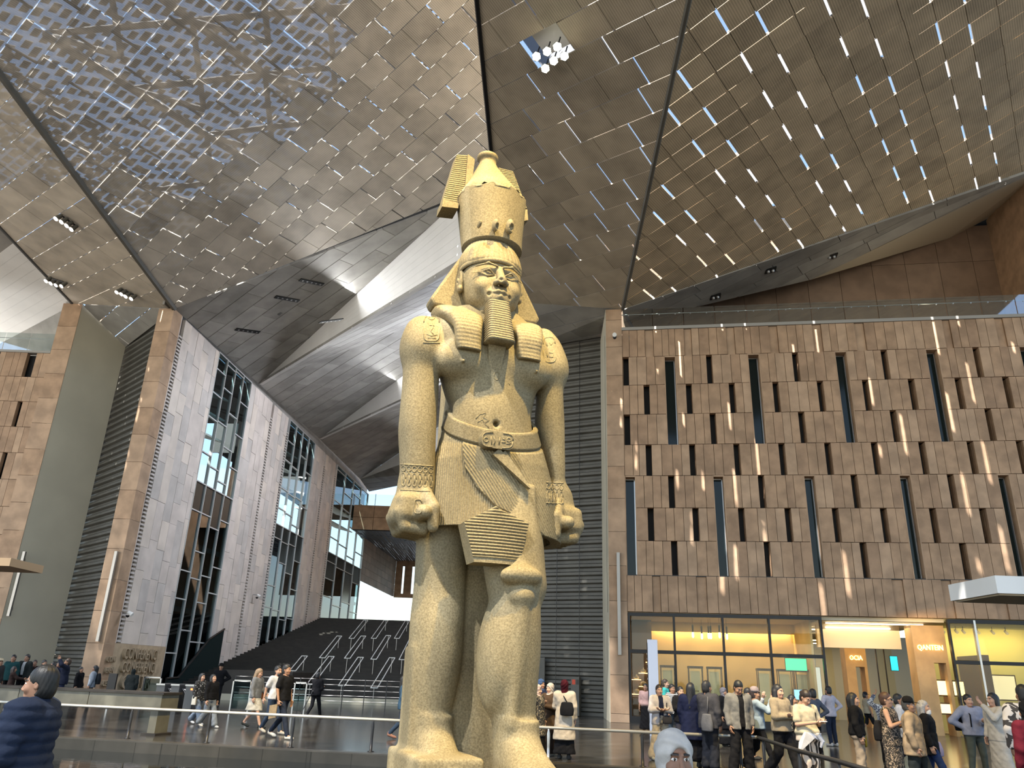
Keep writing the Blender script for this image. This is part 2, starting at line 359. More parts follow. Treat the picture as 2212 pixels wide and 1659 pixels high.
def inreg(pl, reg, u, v): R_ = ccw([pl.loc(p) for p in reg]); return all((R_[(i+1) % len(R_)][0]-R_[i][0])*(v-R_[i][1])-(R_[(i+1) % len(R_)][1]-R_[i][1])*(u-R_[i][0]) > 0 for i in range(len(R_)))
for pl_m, rg, us_, vs_ in ((pC3, [B0, E3x, E3x+CRD*far*.9, edge_b], np.arange(-2, 34, 3.07), np.arange(-60, 12, 2.4)), (pC2, [B0, G0, T2b, edge_b], np.arange(-2, 12, 3.07), np.arange(-62, 4, 2.4))):
    for gu in us_:
        for gv in vs_:
            if rr.random() < .6 and all(inreg(pl_m, rg, gu+a_*3.09, gv+b_*2.42) for a_ in (0, 1) for b_ in (0, 1)):
                p = pl_m.w(gu, gv, .6); k = len(mv); mv += [p, p+pl_m.ax*3.09, p+pl_m.ax*3.09+pl_m.ay*2.42, p+pl_m.ay*2.42]; mf.append((k, k+1, k+2, k+3))
tag(obj('sun_thinning_sheets', mv, mf, m_sunsheet, tr), kind='stuff')
# solid roof above the closed parts of the left plane is left out: the sky shows through its joints
# fan of solid grey ceilings over the stair hall, with white skylight walls between
VD = None
T1 = c1(985, 437); a1 = lw(560, 830); a2 = lw(690, 948); a3 = lw(778, 1035); a4 = lw(797, 1062)
h1 = nrm([*(T1-a1)[:2], 0]); NW = np.array([h1[1], -h1[0], 0])
NWs = NW if NW @ (a1-EYE) > 0 else -NW
def wq(a, x, y): return hit(x, y, a, NW)
def ext(p, q, X=.9): t = (X-p[0])/(q[0]-p[0]); return p+(q-p)*t
T1e = ext(a1, T1); b1e = ext(a1, wq(a1, 930, 605)); t2e = ext(a2, wq(a2, 870, 812)); b2e = ext(a2, wq(a2, 862, 868)); t3e = ext(a3, wq(a3, 860, 980)); b3e = ext(a3, wq(a3, 860, 1005)); e4 = a4 + (b3e-a3)*.9; e4[2] = a4[2]-.5
def whitewall(name, pts, m=m_white, th=.25, courses=7):
    root = empty(name); tag(root, kind='structure'); a, t, bq = [np.array(p) for p in pts]; n = nrm(np.cross(t-a, bq-a)); n = n if n @ (a-EYE) > 0 else -n
    for k in range(courses):
        f0, f1 = k/courses, (k+1)/courses-.003; P = [a, bq+(t-bq)*f0, bq+(t-bq)*f1] 
        MB().prism(P, n*th).build('plaster_panel', m, root)
    return root
whitewall('wall_skylight', (a1, T1e, b1e)); whitewall('wall_skylight', (a2, t2e, b2e)); whitewall('wall_skylight', (a3, t3e, b3e))
for (pa, pb_, pt, e_) in ((a1, b1e, T1e, 640), (a2, b2e, t2e, 380), (a3, b3e, t3e, 200)):   # added strip fills that brighten the skylight walls
    mid = (pa+pb_)/2 - NWs*3.2 + np.array([0, 0, .2]); Lc = float(np.linalg.norm(pb_-pa))*.8; tgt = (pb_+pt)/2*.6+(pa+pt)/2*.4
    o_ = area_light('skylight_wall_fill', tuple(mid), Lc, .5, e_, (.96, .98, 1.0), tuple(tgt)); zz_ = -(nrm(tgt-mid)); xx_ = nrm(pb_-pa); xx_ = nrm(xx_-zz_*(xx_ @ zz_)); yy_ = np.cross(zz_, xx_); o_.rotation_euler = Matrix((xx_, yy_, zz_)).transposed().to_euler()
def fan(pts, name, vents=()):
    p = [np.array(q) for q in pts]; n = nrm(np.cross(p[1]-p[0], p[2]-p[0])); n = n if n[2] > 0 else -n
    rd = RD1 - n*(RD1 @ n); pl = Plane(p[0], n, nrm(rd)); pts2 = [q - n*((q-p[0]) @ n) for q in p]
    rr2 = random.Random(len(name)+int(p[0][1]*10))
    offs = {}
    def sl(j, a, b): x0 = offs.setdefault(j, rr2.uniform(0, 3.4)); return [x0+3.4*k for k in range(math.floor((a-x0)/3.4), math.ceil((b-x0)/3.4)+1)]
    return panelled(pl, pts2, 1.25, 0.1, sl, 3.4, [m_solid], name, gap=.05, sgap=.03, th=.15, limit=120, backing=False, matfn=lambda u, v: m_solid if math.sin(u*3.1+v*5.7) < .4 else m_solid2)
m_solid2 = mat('grey_ceiling_board_light', (.35, .335, .305), .6, noise=.15, nscale=.8)
fan([A0, T1, a1], 'ceiling_fan'); fan([a1, b1e, t2e], 'ceiling_fan'); fan([a1, t2e, a2], 'ceiling_fan'); fan([a2, b2e, t3e], 'ceiling_fan'); fan([a2, t3e, a3], 'ceiling_fan'); fan([a3, b3e, e4], 'ceiling_fan'); fan([a3, e4, a4], 'ceiling_fan')
# dark backing above the fans (roof deck)
dk = MB().prism([A0+[0, 0, 1.2], T1e+[0, 0, 2.2], b3e+[0, 0, 6.], a4+[0, 0, 3.]], (0, 0, .2)); tag(dk.build('roof_deck', m_truss), kind='structure')
# ---- louvre wall on the right of the stair hall
def louvre_wall(name, p0, p1, z0, z1top, pitch, m, mullions=3, ztop2=None):
    """horizontal folded louvres on a vertical plane from p0 to p1"""
    d = np.array(p1, float)-np.array(p0, float); L = np.linalg.norm(d[:2]); ux = nrm([d[0], d[1], 0]); nn = np.array([ux[1], -ux[0], 0]); nn = nn if nn[1] < 0 else -nn
    root = empty(name, M=frame((p0[0], p0[1], z0), ux, -nn, (0, 0, 1))); tag(root, kind='structure')   # local y into the wall
    sgn = 1
    H = z1top-z0; n = int(H/pitch)
    prof = [(0, 0), (.16, .10*pitch), (.16, .45*pitch), (0, .62*pitch), (0, .96*pitch)]
    v = []; f = []
    for x in (0, L):
        for (y, z) in prof: v.append((x, y, z))
        v.append((x, .3, .96*pitch)); v.append((x, .3, 0))
    k = 7
    for i in range(k): f.append((i, (i+1) % k, k+(i+1) % k, k+i))
    f.append(tuple(range(k))[::-1]); f.append(tuple(range(k, 2*k)))
    me = mesh('louvre', v, f, m); bm = bmesh.new(); bm.from_mesh(me); bmesh.ops.recalc_face_normals(bm, faces=bm.faces); bm.to_mesh(me); bm.free()
    for i in range(n): inst('louvre', me, root, (0, 0, i*pitch))
    b = MB().box(0, .3, 0, L, .5, H); b.build('backing', m_dark, root)
    for i in range(1, mullions+1): MB().box(L*i/(mullions+1)-.012, -.012, 0, L*i/(mullions+1)+.012, .02, H).build('seam', m_black, root)
    return root
q1 = hit(1304, 1545, (0, 0, 0), np.array([0, 0, 1.])); q1 = EYE*[1, 1, 0] + (q1*[1, 1, 0])*(39.6/q1[1])
DLV = nrm([-.9, .44, 0]); q0 = q1 + DLV*6.2; NLV = np.array([-DLV[1], DLV[0], 0])
def lv(x, y): return hit(x, y, q1, NLV)
zlv = lv(1250, 737)[2]
louvre_wall('wall_louvres', q0, q1, 0, zlv+.9, .40, m_grey, 4)
pier_edge = rw(1314, 1200); pier_edge[2] = 0
b = MB().prism([(*pier_edge[:2], 0), (*q1[:2], 0), (*q1[:2], B0[2]), (*pier_edge[:2], B0[2])], (.25, .05, 0)); tag(b.build('wall_reveal', m_cream), kind='structure')
gl = [c2(1345, 668), c2(1092, 651), lv(1130, 757), lv(1303, 728)]
fan([gl[0], gl[1], lv(1130, 757)], 'ceiling_lobby'); fan([gl[0], lv(1130, 757), lv(1303, 728)+[.6, -.3, 0.05]], 'ceiling_lobby')
MBh = MB().box(.9, q0[1], 0, 1.2, 100, 34); tag(MBh.build('wall_stair_hall', m_stone), kind='structure')
# ================================================================== RIGHT FACADE
W = empty('wall_right', M=frame(R0, UR, -NR, (0, 0, 1))); tag(W, kind='structure')      # local x along the wall, y into it, z up
ZR = [18.30, 16.83, 15.32, 13.79, 12.26, 10.74, 9.21, 7.69, 6.14, 4.55]
UMAX = 19.4
tall = [(u, u+.54, 1, 3) for u in (2.06, 6.07, 10.12, 14.2, 18.27)] + [(u, u+.48, 5, 7) for u in (.01, 4.06, 8.10, 12.2, 16.26)]
slot = {1: [.03+4.06*i for i in range(5)], 2: [1.01+2.035*i for i in range(9)], 3: [.03+4.06*i for i in range(5)], 4: [1.02+2.035*i for i in range(9)],
        5: [2.02+4.06*i for i in range(5)], 6: [1.02+2.035*i for i in range(9)], 7: [2.03+4.06*i for i in range(5)]}
shallow = {0: [1.03+2.035*i for i in range(9)], 8: [1.03+2.035*i for i in range(9)]}
SLW = .27
pieces = []; rr = random.Random(3)
for r in range(9):
    z1, z0 = ZR[r], ZR[r+1]
    holes = [(u, u+SLW) for u in slot.get(r, [])] + [(a, b_) for a, b_, r0, r1 in tall if r0 <= r <= r1]
    if r == 3: pass
    cuts = sorted(holes); x = 0.0 if r not in (5, 6, 7) else 0.0
    segs = []
    for a, b_ in cuts:
        if a-x > .08: segs.append((x, a))
        x = max(x, b_)
    if UMAX-x > .08: segs.append((x, UMAX))
    sh = shallow.get(r, [])
    for a, b_ in segs:
        n = max(1, round((b_-a)/.40)); ws = [1+rr.uniform(-.22, .22) for _ in range(n)]; t = sum(ws); xx = a
        for k in range(n):
            w_ = (b_-a)*ws[k]/t; c = xx+w_/2; rec = any(s < c < s+.34 for s in sh)
            pieces.append((xx, xx+w_, z0, z1, rec)); xx += w_
mats_st = [m_stone, m_stone2, mat('brown_sandstone_dark', (.345, .22, .135), .75, noise=.22, nscale=1.5, bump=.15, bscale=30)]
rest = MB()
for k, (xa, xb, za, zb, rec) in enumerate(pieces):
    d = .09 if rec else rr.choice([0, 0, 0, .012]); g = .009; args = (xa+g, d, za+.012, xb-g, .30, zb-.012)
    if k < 290: MB().box(*args).build('stone_panel', mats_st[rr.choice([0, 0, 1, 2])], W)
    else: rest.box(*args)
tag(rest.build('stone_panels', m_stone, W), kind='stuff')
# shell behind the panels with the recesses' backs
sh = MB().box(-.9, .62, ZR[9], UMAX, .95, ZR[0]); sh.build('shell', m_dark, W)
for r, us in slot.items():
    for u in us: MB().box(u-.02, .30, ZR[r+1], u, .62, ZR[r]).build('jamb', m_stone, W); MB().box(u+SLW, .30, ZR[r+1], u+SLW+.02, .62, ZR[r]).build('jamb', m_stone, W)
for i, (a, b_, r0, r1) in enumerate(tall):
    z1, z0 = ZR[r0], ZR[r1+1]
    wroot = empty('window_%d' % (i+1), parent=None, M=frame(R0+UR*a, UR, -NR, (0, 0, 1))); tag(wroot, kind='structure'); wd = b_-a
    MB().box(-.02, .0, z0, 0.02, .60, z1).build('jamb', m_stone2, wroot); MB().box(wd-.02, .0, z0, wd+.02, .60, z1).build('jamb', m_stone2, wroot); MB().box(0, 0, z1-.06, wd, .6, z1).build('lintel', m_stone2, wroot)
    MB().box(0.02, .50, z0, wd-.02, .52, z1-.06).build('pane', m_dglass, wroot)
    fr = MB().box(wd-.07, .44, z0, wd-.02, .53, z1-.06).box(0.02, .44, z1-.11, wd-.02, .53, z1-.06); fr.build('window_frame', m_steel, wroot)
# black joint line, parapet cap, pier
MB().box(0, .02, ZR[8]-.03, UMAX, .3, ZR[8]+.03).build('black_joint', m_black, W)
MB().box(-.02, -.05, ZR[0], UMAX+.2, .40, ZR[0]+.16).build('coping', mat('grey_coping', (.30, .28, .25), .6), W)
zt = B0[2]; nb = 13
pz = [zt, 18.9, 17.4] + [15.85-1.55*i for i in range(11)] + [0]
pz = [z for z in pz if z >= 0]
for i in range(len(pz)-1):
    MB().box(-.80, -.03, pz[i+1]+.008, -.005, .6, pz[i]-.008).build('pier_block', m_stone2 if i % 3 else m_stone, W)
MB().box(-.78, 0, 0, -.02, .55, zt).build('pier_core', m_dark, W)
# glass balustrade on the parapet
bal = empty('glass_balustrade', M=frame(R0, UR, -NR, (0, 0, 1))); tag(bal, 'long frameless glass balustrade along the top of the brown stone facade', 'balustrade')
for i in range(13):
    MB().box(i*1.55+.02, .12, ZR[0]+.1, (i+1)*1.55-.02, .14, ZR[0]+1.25).build('glass_pane', m_balglass, bal)
    for s in (.35, 1.15): MB().tube([(i*1.55+s, .10, ZR[0]+.9), (i*1.55+s, .18, ZR[0]+.9)], .03, 8).build('fixing', m_steel, bal)
MB().tube([(-.02, .22, ZR[0]+.98), (20.1, .22, ZR[0]+.98)], .025, 8).build('rail', m_steel, bal)
m_terr = mat('terrace_stone', (.20, .13, .085), .8, noise=.15, nscale=1.2); m_terr2 = mat('terrace_stone_light', (.215, .142, .094), .8, noise=.15, nscale=1.2)
# terrace behind: upper brown wall, beige sloped soffit, board strip
TB = 5.5
def tb(x, y, d=TB): return hit(x, y, R0-NR*d, NR)
cornr = tb(2130, 500)
for (xa, xb) in ((3.2, 18.4),):
    tw = empty('wall_terrace', M=frame(R0-NR*TB, UR, -NR, (0, 0, 1))); tag(tw, kind='structure')
    n = 15
    for i in range(n):
        for zz in range(4): MB().box(-2+i*1.8+.01, 0, 17.5+zz*2.3+.01, -2+(i+1)*1.8-.01, .25, 17.5+(zz+1)*2.3-.01).build('stone_panel', m_terr if (i+zz) % 3 else m_terr2, tw)
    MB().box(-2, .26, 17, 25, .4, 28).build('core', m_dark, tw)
# side wall closing the terrace on the right
sw0 = tb(2135, 500); sw1 = rw(2300, 640)
P = [(*sw0[:2], 17), (*(sw1)[:2], 17), (*(sw1)[:2], 27), (*sw0[:2], 27)]
tag(MB().prism(P, (.3, .1, 0)).build('wall_terrace_side', m_stone), kind='structure')
s1 = tb(1600, 648); s2 = tb(1753, 604, 4.2); s3 = c3(2212, 372)
E3y = B0+(E3-B0)*1.3
# board strip under the fold: from the C3 edge down to the soffit line
k1, k2, k3 = tb(1500, 664, 3.0), tb(1753, 604, 4.0), c3(2262, 352)+np.array([.0, .05, -.15])
fan([B0+[0, .02, -.02], k3, k1], 'ceiling_strip'); fan([k1, k3, k2], 'ceiling_strip')
for tri in ((k2, k3, tb(2050, 515)), (k3, tb(2212, 432), tb(2050, 515)), (k3, tb(2420, 300), tb(2212, 432))):
    tag(MB().prism(list(tri), (0, .1, .15)).build('ceiling_soffit', m_soff), kind='structure')
area_light('terrace_fill', tuple(R0+UR*14.5-NR*3.2+np.array([0, 0, 18.6])), 9, .4, 110, (1.0, .86, .62), tuple(R0+UR*16-NR*3.4+np.array([0, 0, 25])))  # added fill that brightens the beige soffit
tag(MB().prism([B0+[0,.1,.12], E3x+[0,.1,.12], E3x-NR*9+[0,0,6.], B0-NR*9+[0,0,3.]], (0,0,.2)).build('roof_terrace', m_truss), kind='structure')
for (x, y) in ((1545, 640), (1664, 583), (1796, 553)):
    vpos = {1545: 'lowest and nearest the pier', 1664: 'middle one of three', 1796: 'highest, nearest the beige soffit'}[x]
    p = hit(x, y, B0, nrm(np.cross(k3-B0, k1-B0)))
    v = empty('ceiling_vent', M=frame(p, nrm(k3-B0), nrm(np.cross([0, 0, 1.], nrm(k3-B0))), (0, 0, 1))); tag(v, 'square black opening in the dark ceiling strip, '+vpos, 'vent', 'square black openings in the boarded strip')
    MB().box(-.28, -.28, -.06, .28, .28, .05).build('frame', m_black, v)
    for s in (-.12, .12): MB().lathe([(.07, -.12), (.09, -.02), (.05, .05)], 10, (s, 0, -.04)).build('lamp_head', m_steel, v)
# ---- shop front band
SH = 4.5
sf = empty('window_11', M=frame(R0, UR, -NR, (0, 0, 1))); tag(sf, kind='structure')
for i, (a, b_) in enumerate(((.10, 2.01), (2.01, 4.09), (4.09, 6.03), (6.03, 8.22))):
    MB().box(a+.06, .10, .30, b_-.06, .12, 2.80).build('pane', m_shopglass, sf); MB().box(a+.06, .10, 2.98, b_-.06, .12, 4.38).build('pane', m_shopglass, sf)
for x in (.06, 2.01, 4.09, 6.03, 8.17): MB().box(x-.045, .0, .0, x+.045, .22, SH).build('mullion', m_black, sf)
MB().box(.02, 0.01, 2.82, 8.22, .2, 2.96).build('transom', m_black, sf); MB().box(.02, 0.01, 4.38, 8.22, .2, SH+.02).build('head', m_black, sf); MB().box(.02, 0.01, 0, 8.22, .2, .28).build('plinth', m_black, sf)
m_gold = mat('warm_beige_wall', (.62, .50, .30), .7, noise=.12, nscale=1.0); m_wood = mat('dark_wood', (.07, .042, .026), .5, noise=.3, nscale=3)
m_sfloor = mat('shop_floor', (.35, .29, .2), .25)
sr = empty('wall_shop', M=frame(R0, UR, -NR, (0, 0, 1))); tag(sr, kind='structure')
MB().box(-.3, 5.6, 0, 8.6, 5.8, 4.6).build('back_wall', m_gold, sr); MB().box(0, .2, -.0, 8.3, 5.6, .04).build('floor_slab', m_sfloor, sr)
MB().box(0, .3, 4.5, 8.3, 5.6, 4.62).build('shop_ceiling', mat('shop_ceiling', (.55, .47, .33), .8), sr)
MB().box(.06, 4.2, 0, .2+.9, 5.6, 4.5).build('wood_wall', m_wood, sr); MB().box(-.1, .3, 0, .1, 5.6, 4.5).build('side_wall', m_wood, sr)
MB().box(8.0, 1.6, 0, 8.1, 5.6, 4.5).build('side_wall', m_gold, sr)
MB().box(1.0, 5.2, 4.05, 8.0, 5.3, 4.5).build('cove_upstand', m_gold, sr)
def wl(u, d, z): return tuple(R0 + UR*u - NR*d + np.array([0, 0, z]))
GOLD = (1.0, .68, .26)
area_light('shop_cove', wl(4.5, 5.42, 4.35), 6.6, .12, 150, GOLD, wl(4.5, 5.5, 2.5))
area_light('shop_lights', wl(4.2, 2.8, 4.35), 6.5, 3.0, 110, (1.0, .74, .38), wl(4.2, 3.0, 0))
# display cases, shelves, pendants
def caselabel(i): return ['glass display case nearest the dark wooden shelves', 'second glass display case with an arrow card', 'third glass display case with a pale card', 'fourth glass display case beside the beige doorway', 'fifth glass display case behind the shop window', 'glass display case nearest the mall entrance'][i]
for i, u in enumerate((1.75, 3.0, 3.85, 6.1, 7.0, 7.75)):
    c = empty('display_case', M=frame(wl(u, 2.6 if i < 3 else 2.9, 0.04), UR, -NR, (0, 0, 1))); tag(c, caselabel(i), 'display case', 'tall bronze framed display cases in the shop')
    MB().box(-.32, -.25, 0, .32, .25, .75).build('base', m_gold if i % 2 else m_wood, c)
    fr = MB()
    for sx in (-.32, .29):
        for sy in (-.25, .22): fr.box(sx, sy, .75, sx+.035, sy+.03, 2.3)
    fr.box(-.34, -.27, 2.26, .34, .27, 2.36); fr.build('frame', m_black, c)
    MB().box(-.22, .12, .95, .22, .14, 2.15).build('backing_card', mat('card', (.75, .70, .58), .8), c)
    MB().box(-.28, -.245, .78, .28, -.24, 2.24).build('glass_pane', m_clear, c)
    if i in (1,):
        a = MB().box(-.16, .105, 1.28, .14, .115, 1.31).prism([(-.17, .105, 1.295), (-.06, .105, 1.20), (-.04, .105, 1.22), (-.13, .105, 1.295), (-.04, .105, 1.37), (-.06, .105, 1.39)], (0, .01, 0)); a.build('arrow', m_wood, c)
m_lit = mat('lit_shelf', (.9, .75, .5), .6, emit=(1, .72, .38), estr=3.0)
for k, (u, z) in enumerate(((.55, 2.05), (.55, 1.45), (.22, 1.75), (.22, 1.1), (.9, 2.55))):
    s = empty('wall_shelf', M=frame(wl(u+.1, 4.05, z), UR, -NR, (0, 0, 1))); tag(s, ['lit shelf carrying a small vessel, upper right of the wooden wall', 'lit shelf carrying a rounded block, lower right of the wooden wall', 'lit shelf at the left edge of the wooden wall', 'lowest lit shelf on the wooden wall', 'topmost lit shelf, half hidden by the sign column'][k], 'shelf', 'lit shelves on the dark wooden wall')
    MB().box(-.22, -.12, -.03, .22, .14, .0).build('board', m_lit, s); MB().lathe([(.05, 0), (.12, .04), (.12, .12), (.05, .17), (.03, .24)] if k % 2 == 0 else [(.14, 0), (.15, .12), (.11, .2), (.02, .22)], 12).build('vessel', m_soff, s)
for k, (x, d) in enumerate(((2.95, 0), (3.35, 0), (3.7, .5), (3.72, -.4), (4.12, -.3), (4.45, -.2))):
    pz_ = 3.62 - (k % 2)*.05
    p = empty('pendant_lamp', M=frame(wl(x, 2.2+d, pz_), UR, -NR, (0, 0, 1))); tag(p, 'slim black pendant lamp with a clear glass bulb, %s from the left in the shop' % ('first', 'second', 'third', 'fourth', 'fifth', 'last')[k], 'pendant lamp', 'pendant lamps behind the upper shop glass')
    MB().lathe([(.035, .25), (.045, .55), (.02, .6)], 10).build('socket', m_black, p); MB().lathe([(.02, 0), (.05, .05), (.045, .25)], 10).build('bulb', mat('lamp_bulb', (1, .9, .7), .3, emit=(1, .8, .5), estr=5), p); MB().tube([(0, 0, .6), (0, 0, .88)], .006, 5).build('cord', m_black, p)
# sofa-like yellow counters low in the shop
for k, u in enumerate((2.3, 4.7, 5.5)):
    c = empty('display_counter', M=frame(wl(u, 1.3, .04), UR, -NR, (0, 0, 1))); tag(c, ['low golden counter behind the second window bay', 'low golden counter behind the hooded visitor', 'low golden counter left of the pair of tall cases'][k], 'counter', 'low golden counters in the shop')
    MB().box(-.45, -.3, 0, .45, .3, .8).build('body', mat('gold_counter', (.75, .52, .16), .5, noise=.2, nscale=4), c); MB().box(-.47, -.32, .8, .47, .32, .86).build('top', m_wood, c)
# ---- open passage to the mall
pr = empty('wall_passage', M=frame(R0, UR, -NR, (0, 0, 1))); tag(pr, kind='structure')
MB().box(8.22, .3, 4.40, 13.2, 14, 4.55).build('passage_ceiling', mat('cream_ceiling', (.62, .55, .42), .7), pr)
MB().box(8.6, 3.0, 3.4, 12.2, 3.3, 4.4).build('bulkhead', mat('cream_bulkhead', (.70, .63, .50), .7), pr)
MB().box(7.9, 13.5, 0, 16.5, 13.8, 4.5).build('end_wall', mat('mall_end', (.40, .36, .26), .6), pr)
m_tan = mat('tan_stone', (.55, .34, .15), .5, noise=.15, nscale=1.5)
# far portal and near portal in tan stone
def portal(u0, u1, d, ztop, zdoor, openl):
    MB().box(u0, d, zdoor, u1, d+.9, ztop).build('portal_head', m_tan, pr); MB().box(u0, d, 0, u0+(u1-u0)*openl, d+.9, zdoor).build('portal_cheek', m_tan, pr)
    MB().box(u1-.12, d, 0, u1, d+.9, zdoor).build('portal_post', m_tan, pr)
portal(10.2, 11.15, 5.0, 3.55, 2.65, .45); portal(11.95, 13.25, .6, 4.3, 2.8, .55)
for (ua_, ub_, d) in ((8.3, 10.1, 7.0), (11.2, 11.9, 3.5)):
    n = max(2, round((ub_-ua_)/.5))
    for i in range(n): MB().box(ua_+(ub_-ua_)*i/n+.02, d, .1, ua_+(ub_-ua_)*(i+1)/n-.02, d+.02, 3.5).build('pane', m_shopglass, pr); MB().box(ua_+(ub_-ua_)*i/n-.02, d-.03, 0, ua_+(ub_-ua_)*i/n+.02, d+.05, 3.6).build('mullion', m_black, pr)
m_strip = mat('light_strip', (1, .95, .85), .5, emit=(1, .88, .66), estr=4)
for k, (u0, u1, d, z) in enumerate(((8.6, 12.6, 1.0, 4.36), (8.4, 10.6, 4.6, 4.3), (9.0, 11.8, 2.9, 4.3), (8.7, 10.4, 6.5, 3.9), (10.9, 12.3, 8.5, 4.0), (8.6, 10.2, 9.5, 3.9))):
    s = MB().box(u0, d, z-.05, u1, d+.09, z).build('light_strip', m_strip); s.matrix_world = frame(R0, UR, -NR, (0, 0, 1)); tag(s, ['long warm light strip nearest the passage mouth', 'light strip along the left side of the passage', 'light strip in front of the cream bulkhead', 'short light strip deep in the passage on the left', 'deep light strip behind the tan portal', 'farthest light strip over the passage'][k], 'light strip', 'ceiling light strips in the mall passage')
area_light('portal_fill', wl(12.2, -.9, 4.3), 1.6, .5, 45, (1.0, .68, .30), wl(12.6, .7, 2.0)); area_light('passage_light', wl(10.7, 2.6, 4.2), 4, 4, 150, (1.0, .72, .38), wl(10.7, 2.6, 0)); area_light('passage_light_deep', wl(11, 9, 4.2), 4, 4, 260, (1.0, .8, .5), wl(11, 9, 0))  # first of the three is added to turn the tan portal golden
# coloured shop screens in the depth of the passage
for (nm, lab, u, d, z, w_, h_, col) in (('advert_screen', 'green lit advert panel seen through the right shop bay', 7.4, 2.2, 2.35, .9, .5, (.05, .6, .35)), ('advert_screen', 'small blue lit screen low behind the shop glass', 7.35, 2.0, 1.15, .35, .4, (.2, .5, .9)), ('advert_screen', 'turquoise lit sign inside the passage right of the near portal', 11.85, 3.2, 2.5, .3, .6, (.02, .45, .6)), ('advert_screen', 'tall pale banner screen standing deep in the passage', 9.0, 6.6, .9, .65, 1.7, (.30, .36, .40)), ('advert_screen', 'dark lit sign above the pale banner deep in the passage', 8.75, 6.7, 2.7, .8, .45, (.35, .5, .55))):
    c = empty(nm, M=frame(wl(u, d, z), UR, -NR, (0, 0, 1))); tag(c, lab, 'screen'); MB().box(-w_/2-.02, 0, -.02, w_/2+.02, .05, h_+.02).build('casing', m_black, c); MB().box(-w_/2, -.01, 0, w_/2, 0, h_).build('display', mat('scr%.2f' % col[1], col, .4, emit=col, estr=1.6), c)
# ---- right glass shop
g2 = empty('window_12', M=frame(R0, UR, -NR, (0, 0, 1))); tag(g2, kind='structure')
for (a, b_) in ((13.35, 14.25), (14.32, 16.4), (16.46, 18.6)):
    MB().box(a, .1, .25, b_, .12, 2.75).build('pane', m_shopglass, g2); MB().box(a, .1, 2.92, b_, .12, 4.35).build('pane', m_shopglass, g2)
for x in (13.27, 14.28, 16.43, 18.6): MB().box(x-.04, 0, 0, x+.04, .2, SH).build('mullion', m_steel if x == 14.28 else m_black, g2)
MB().box(13.25, .01, 2.76, 18.6, .2, 2.90).build('transom', m_black, g2); MB().box(13.25, 0.01, 4.36, 18.6, .2, SH+.02).build('head', m_black, g2); MB().box(13.25, 0.01, 0, 18.6, .2, .22).build('plinth', m_black, g2)
m_olive = mat('yellow_green_wall', (.52, .47, .20), .7)
sr2 = empty('wall_shop', M=frame(R0, UR, -NR, (0, 0, 1))); tag(sr2, kind='structure')
MB().box(13.2, 4.2, 0, 19, 4.4, 4.5).build('back_wall', m_olive, sr2); MB().box(13.25, .2, 0, 19, 4.2, .04).build('floor_slab', m_sfloor, sr2); MB().box(13.2, .3, 4.45, 19, 4.2, 4.6).build('shop_ceiling', mat('olive_ceiling', (.35, .33, .2), .8), sr2)
MB().box(14.9, 1.4, 0, 15.15, 4.2, 3.2).build('partition', m_wood, sr2)
area_light('boutique_lights', wl(16, 3.2, 4.2), 4, .5, 75, (1.0, .86, .42), wl(16, 4.4, 2.4)); area_light('boutique_front', wl(15.6, 1.5, 4.3), 4.0, 1.6, 45, (1.0, .84, .45), wl(15.6, 1.8, 0))
for k, x in enumerate((13.9, 14.45, 14.75, 15.35, 15.95, 16.5)):
    p = empty('track_spotlight', M=frame(wl(x, 2.6, 4.15), UR, -NR, (0, 0, 1))); tag(p, 'small white track spotlight in the right shop, %s from the left' % ('first', 'second', 'third', 'fourth', 'fifth', 'last')[k], 'spotlight', 'track spotlights in the right shop'); MB().tube([(0, 0, .28), (0, 0, .1)], .012, 6).build('stem', m_black, p); MB().tube([(0, .08, .12), (.02, -.1, .0)], [.05, .06], 10).build('lamp_head', m_white, p)
m_pic = mat('glowing_picture', (1, .85, .5), .6, emit=(1, .74, .3), estr=2.2); m_pic2 = mat('pale_drawing', (.85, .82, .66), .8, emit=(1, .9, .6), estr=.5)
for k, (u, d, z, w_, h_, mm, lab) in enumerate(((12.95, 1.0, 1.55, .45, .55, m_pic, 'glowing framed picture inside the near tan portal'), (14.05, 2.2, 1.55, .42, .55, m_pic, 'glowing framed picture behind the steel glass corner'), (15.95, 2.6, 1.45, 1.1, .95, m_pic2, 'large pale drawing in a dark frame in the right shop'), (13.0, .9, .85, .5, .35, m_pic, 'glowing lit display niche low in the near tan portal'))):
    c = empty('framed_picture', M=frame(wl(u, d, z), UR, -NR, (0, 0, 1))); tag(c, lab, 'picture'); MB().box(-w_/2-.05, 0, -.05, w_/2+.05, .05, h_+.05).build('frame', m_wood, c); MB().box(-w_/2, -.015, 0, w_/2, 0, h_).build('picture_sheet', mm, c)
# signs in lit letters
def text_obj(name, s, M, size, ext, m, parent=None, sx=1.0, sub=2):
    cu = bpy.data.curves.new(name, 'FONT'); cu.body = s; cu.size = size; cu.extrude = ext; cu.resolution_u = sub; cu.align_x = 'CENTER'
    o = bpy.data.objects.new(name, cu); COL.objects.link(o); dg = bpy.context.evaluated_depsgraph_get(); me = bpy.data.meshes.new_from_object(o.evaluated_get(dg)); bpy.data.objects.remove(o)
    for v in me.vertices: v.co.x *= sx
    me.materials.clear(); me.materials.append(m); o = bpy.data.objects.new(name, me); COL.objects.link(o)
    if parent is not None: o.parent = parent; o.matrix_local = M
    else: o.matrix_world = M
    return o
m_neon = mat('lit_letters', (1, .8, .4), .5, emit=(1, .70, .25), estr=4)
def wallM(u, d, z): return frame(wl(u, d, z), UR, (0, 0, 1), NR)
tag(text_obj('shop_sign', 'OCIA', wallM(10.68, 4.97, 2.95), .30, .02, m_neon, sx=.8), 'small glowing letters on the far tan stone portal', 'sign')
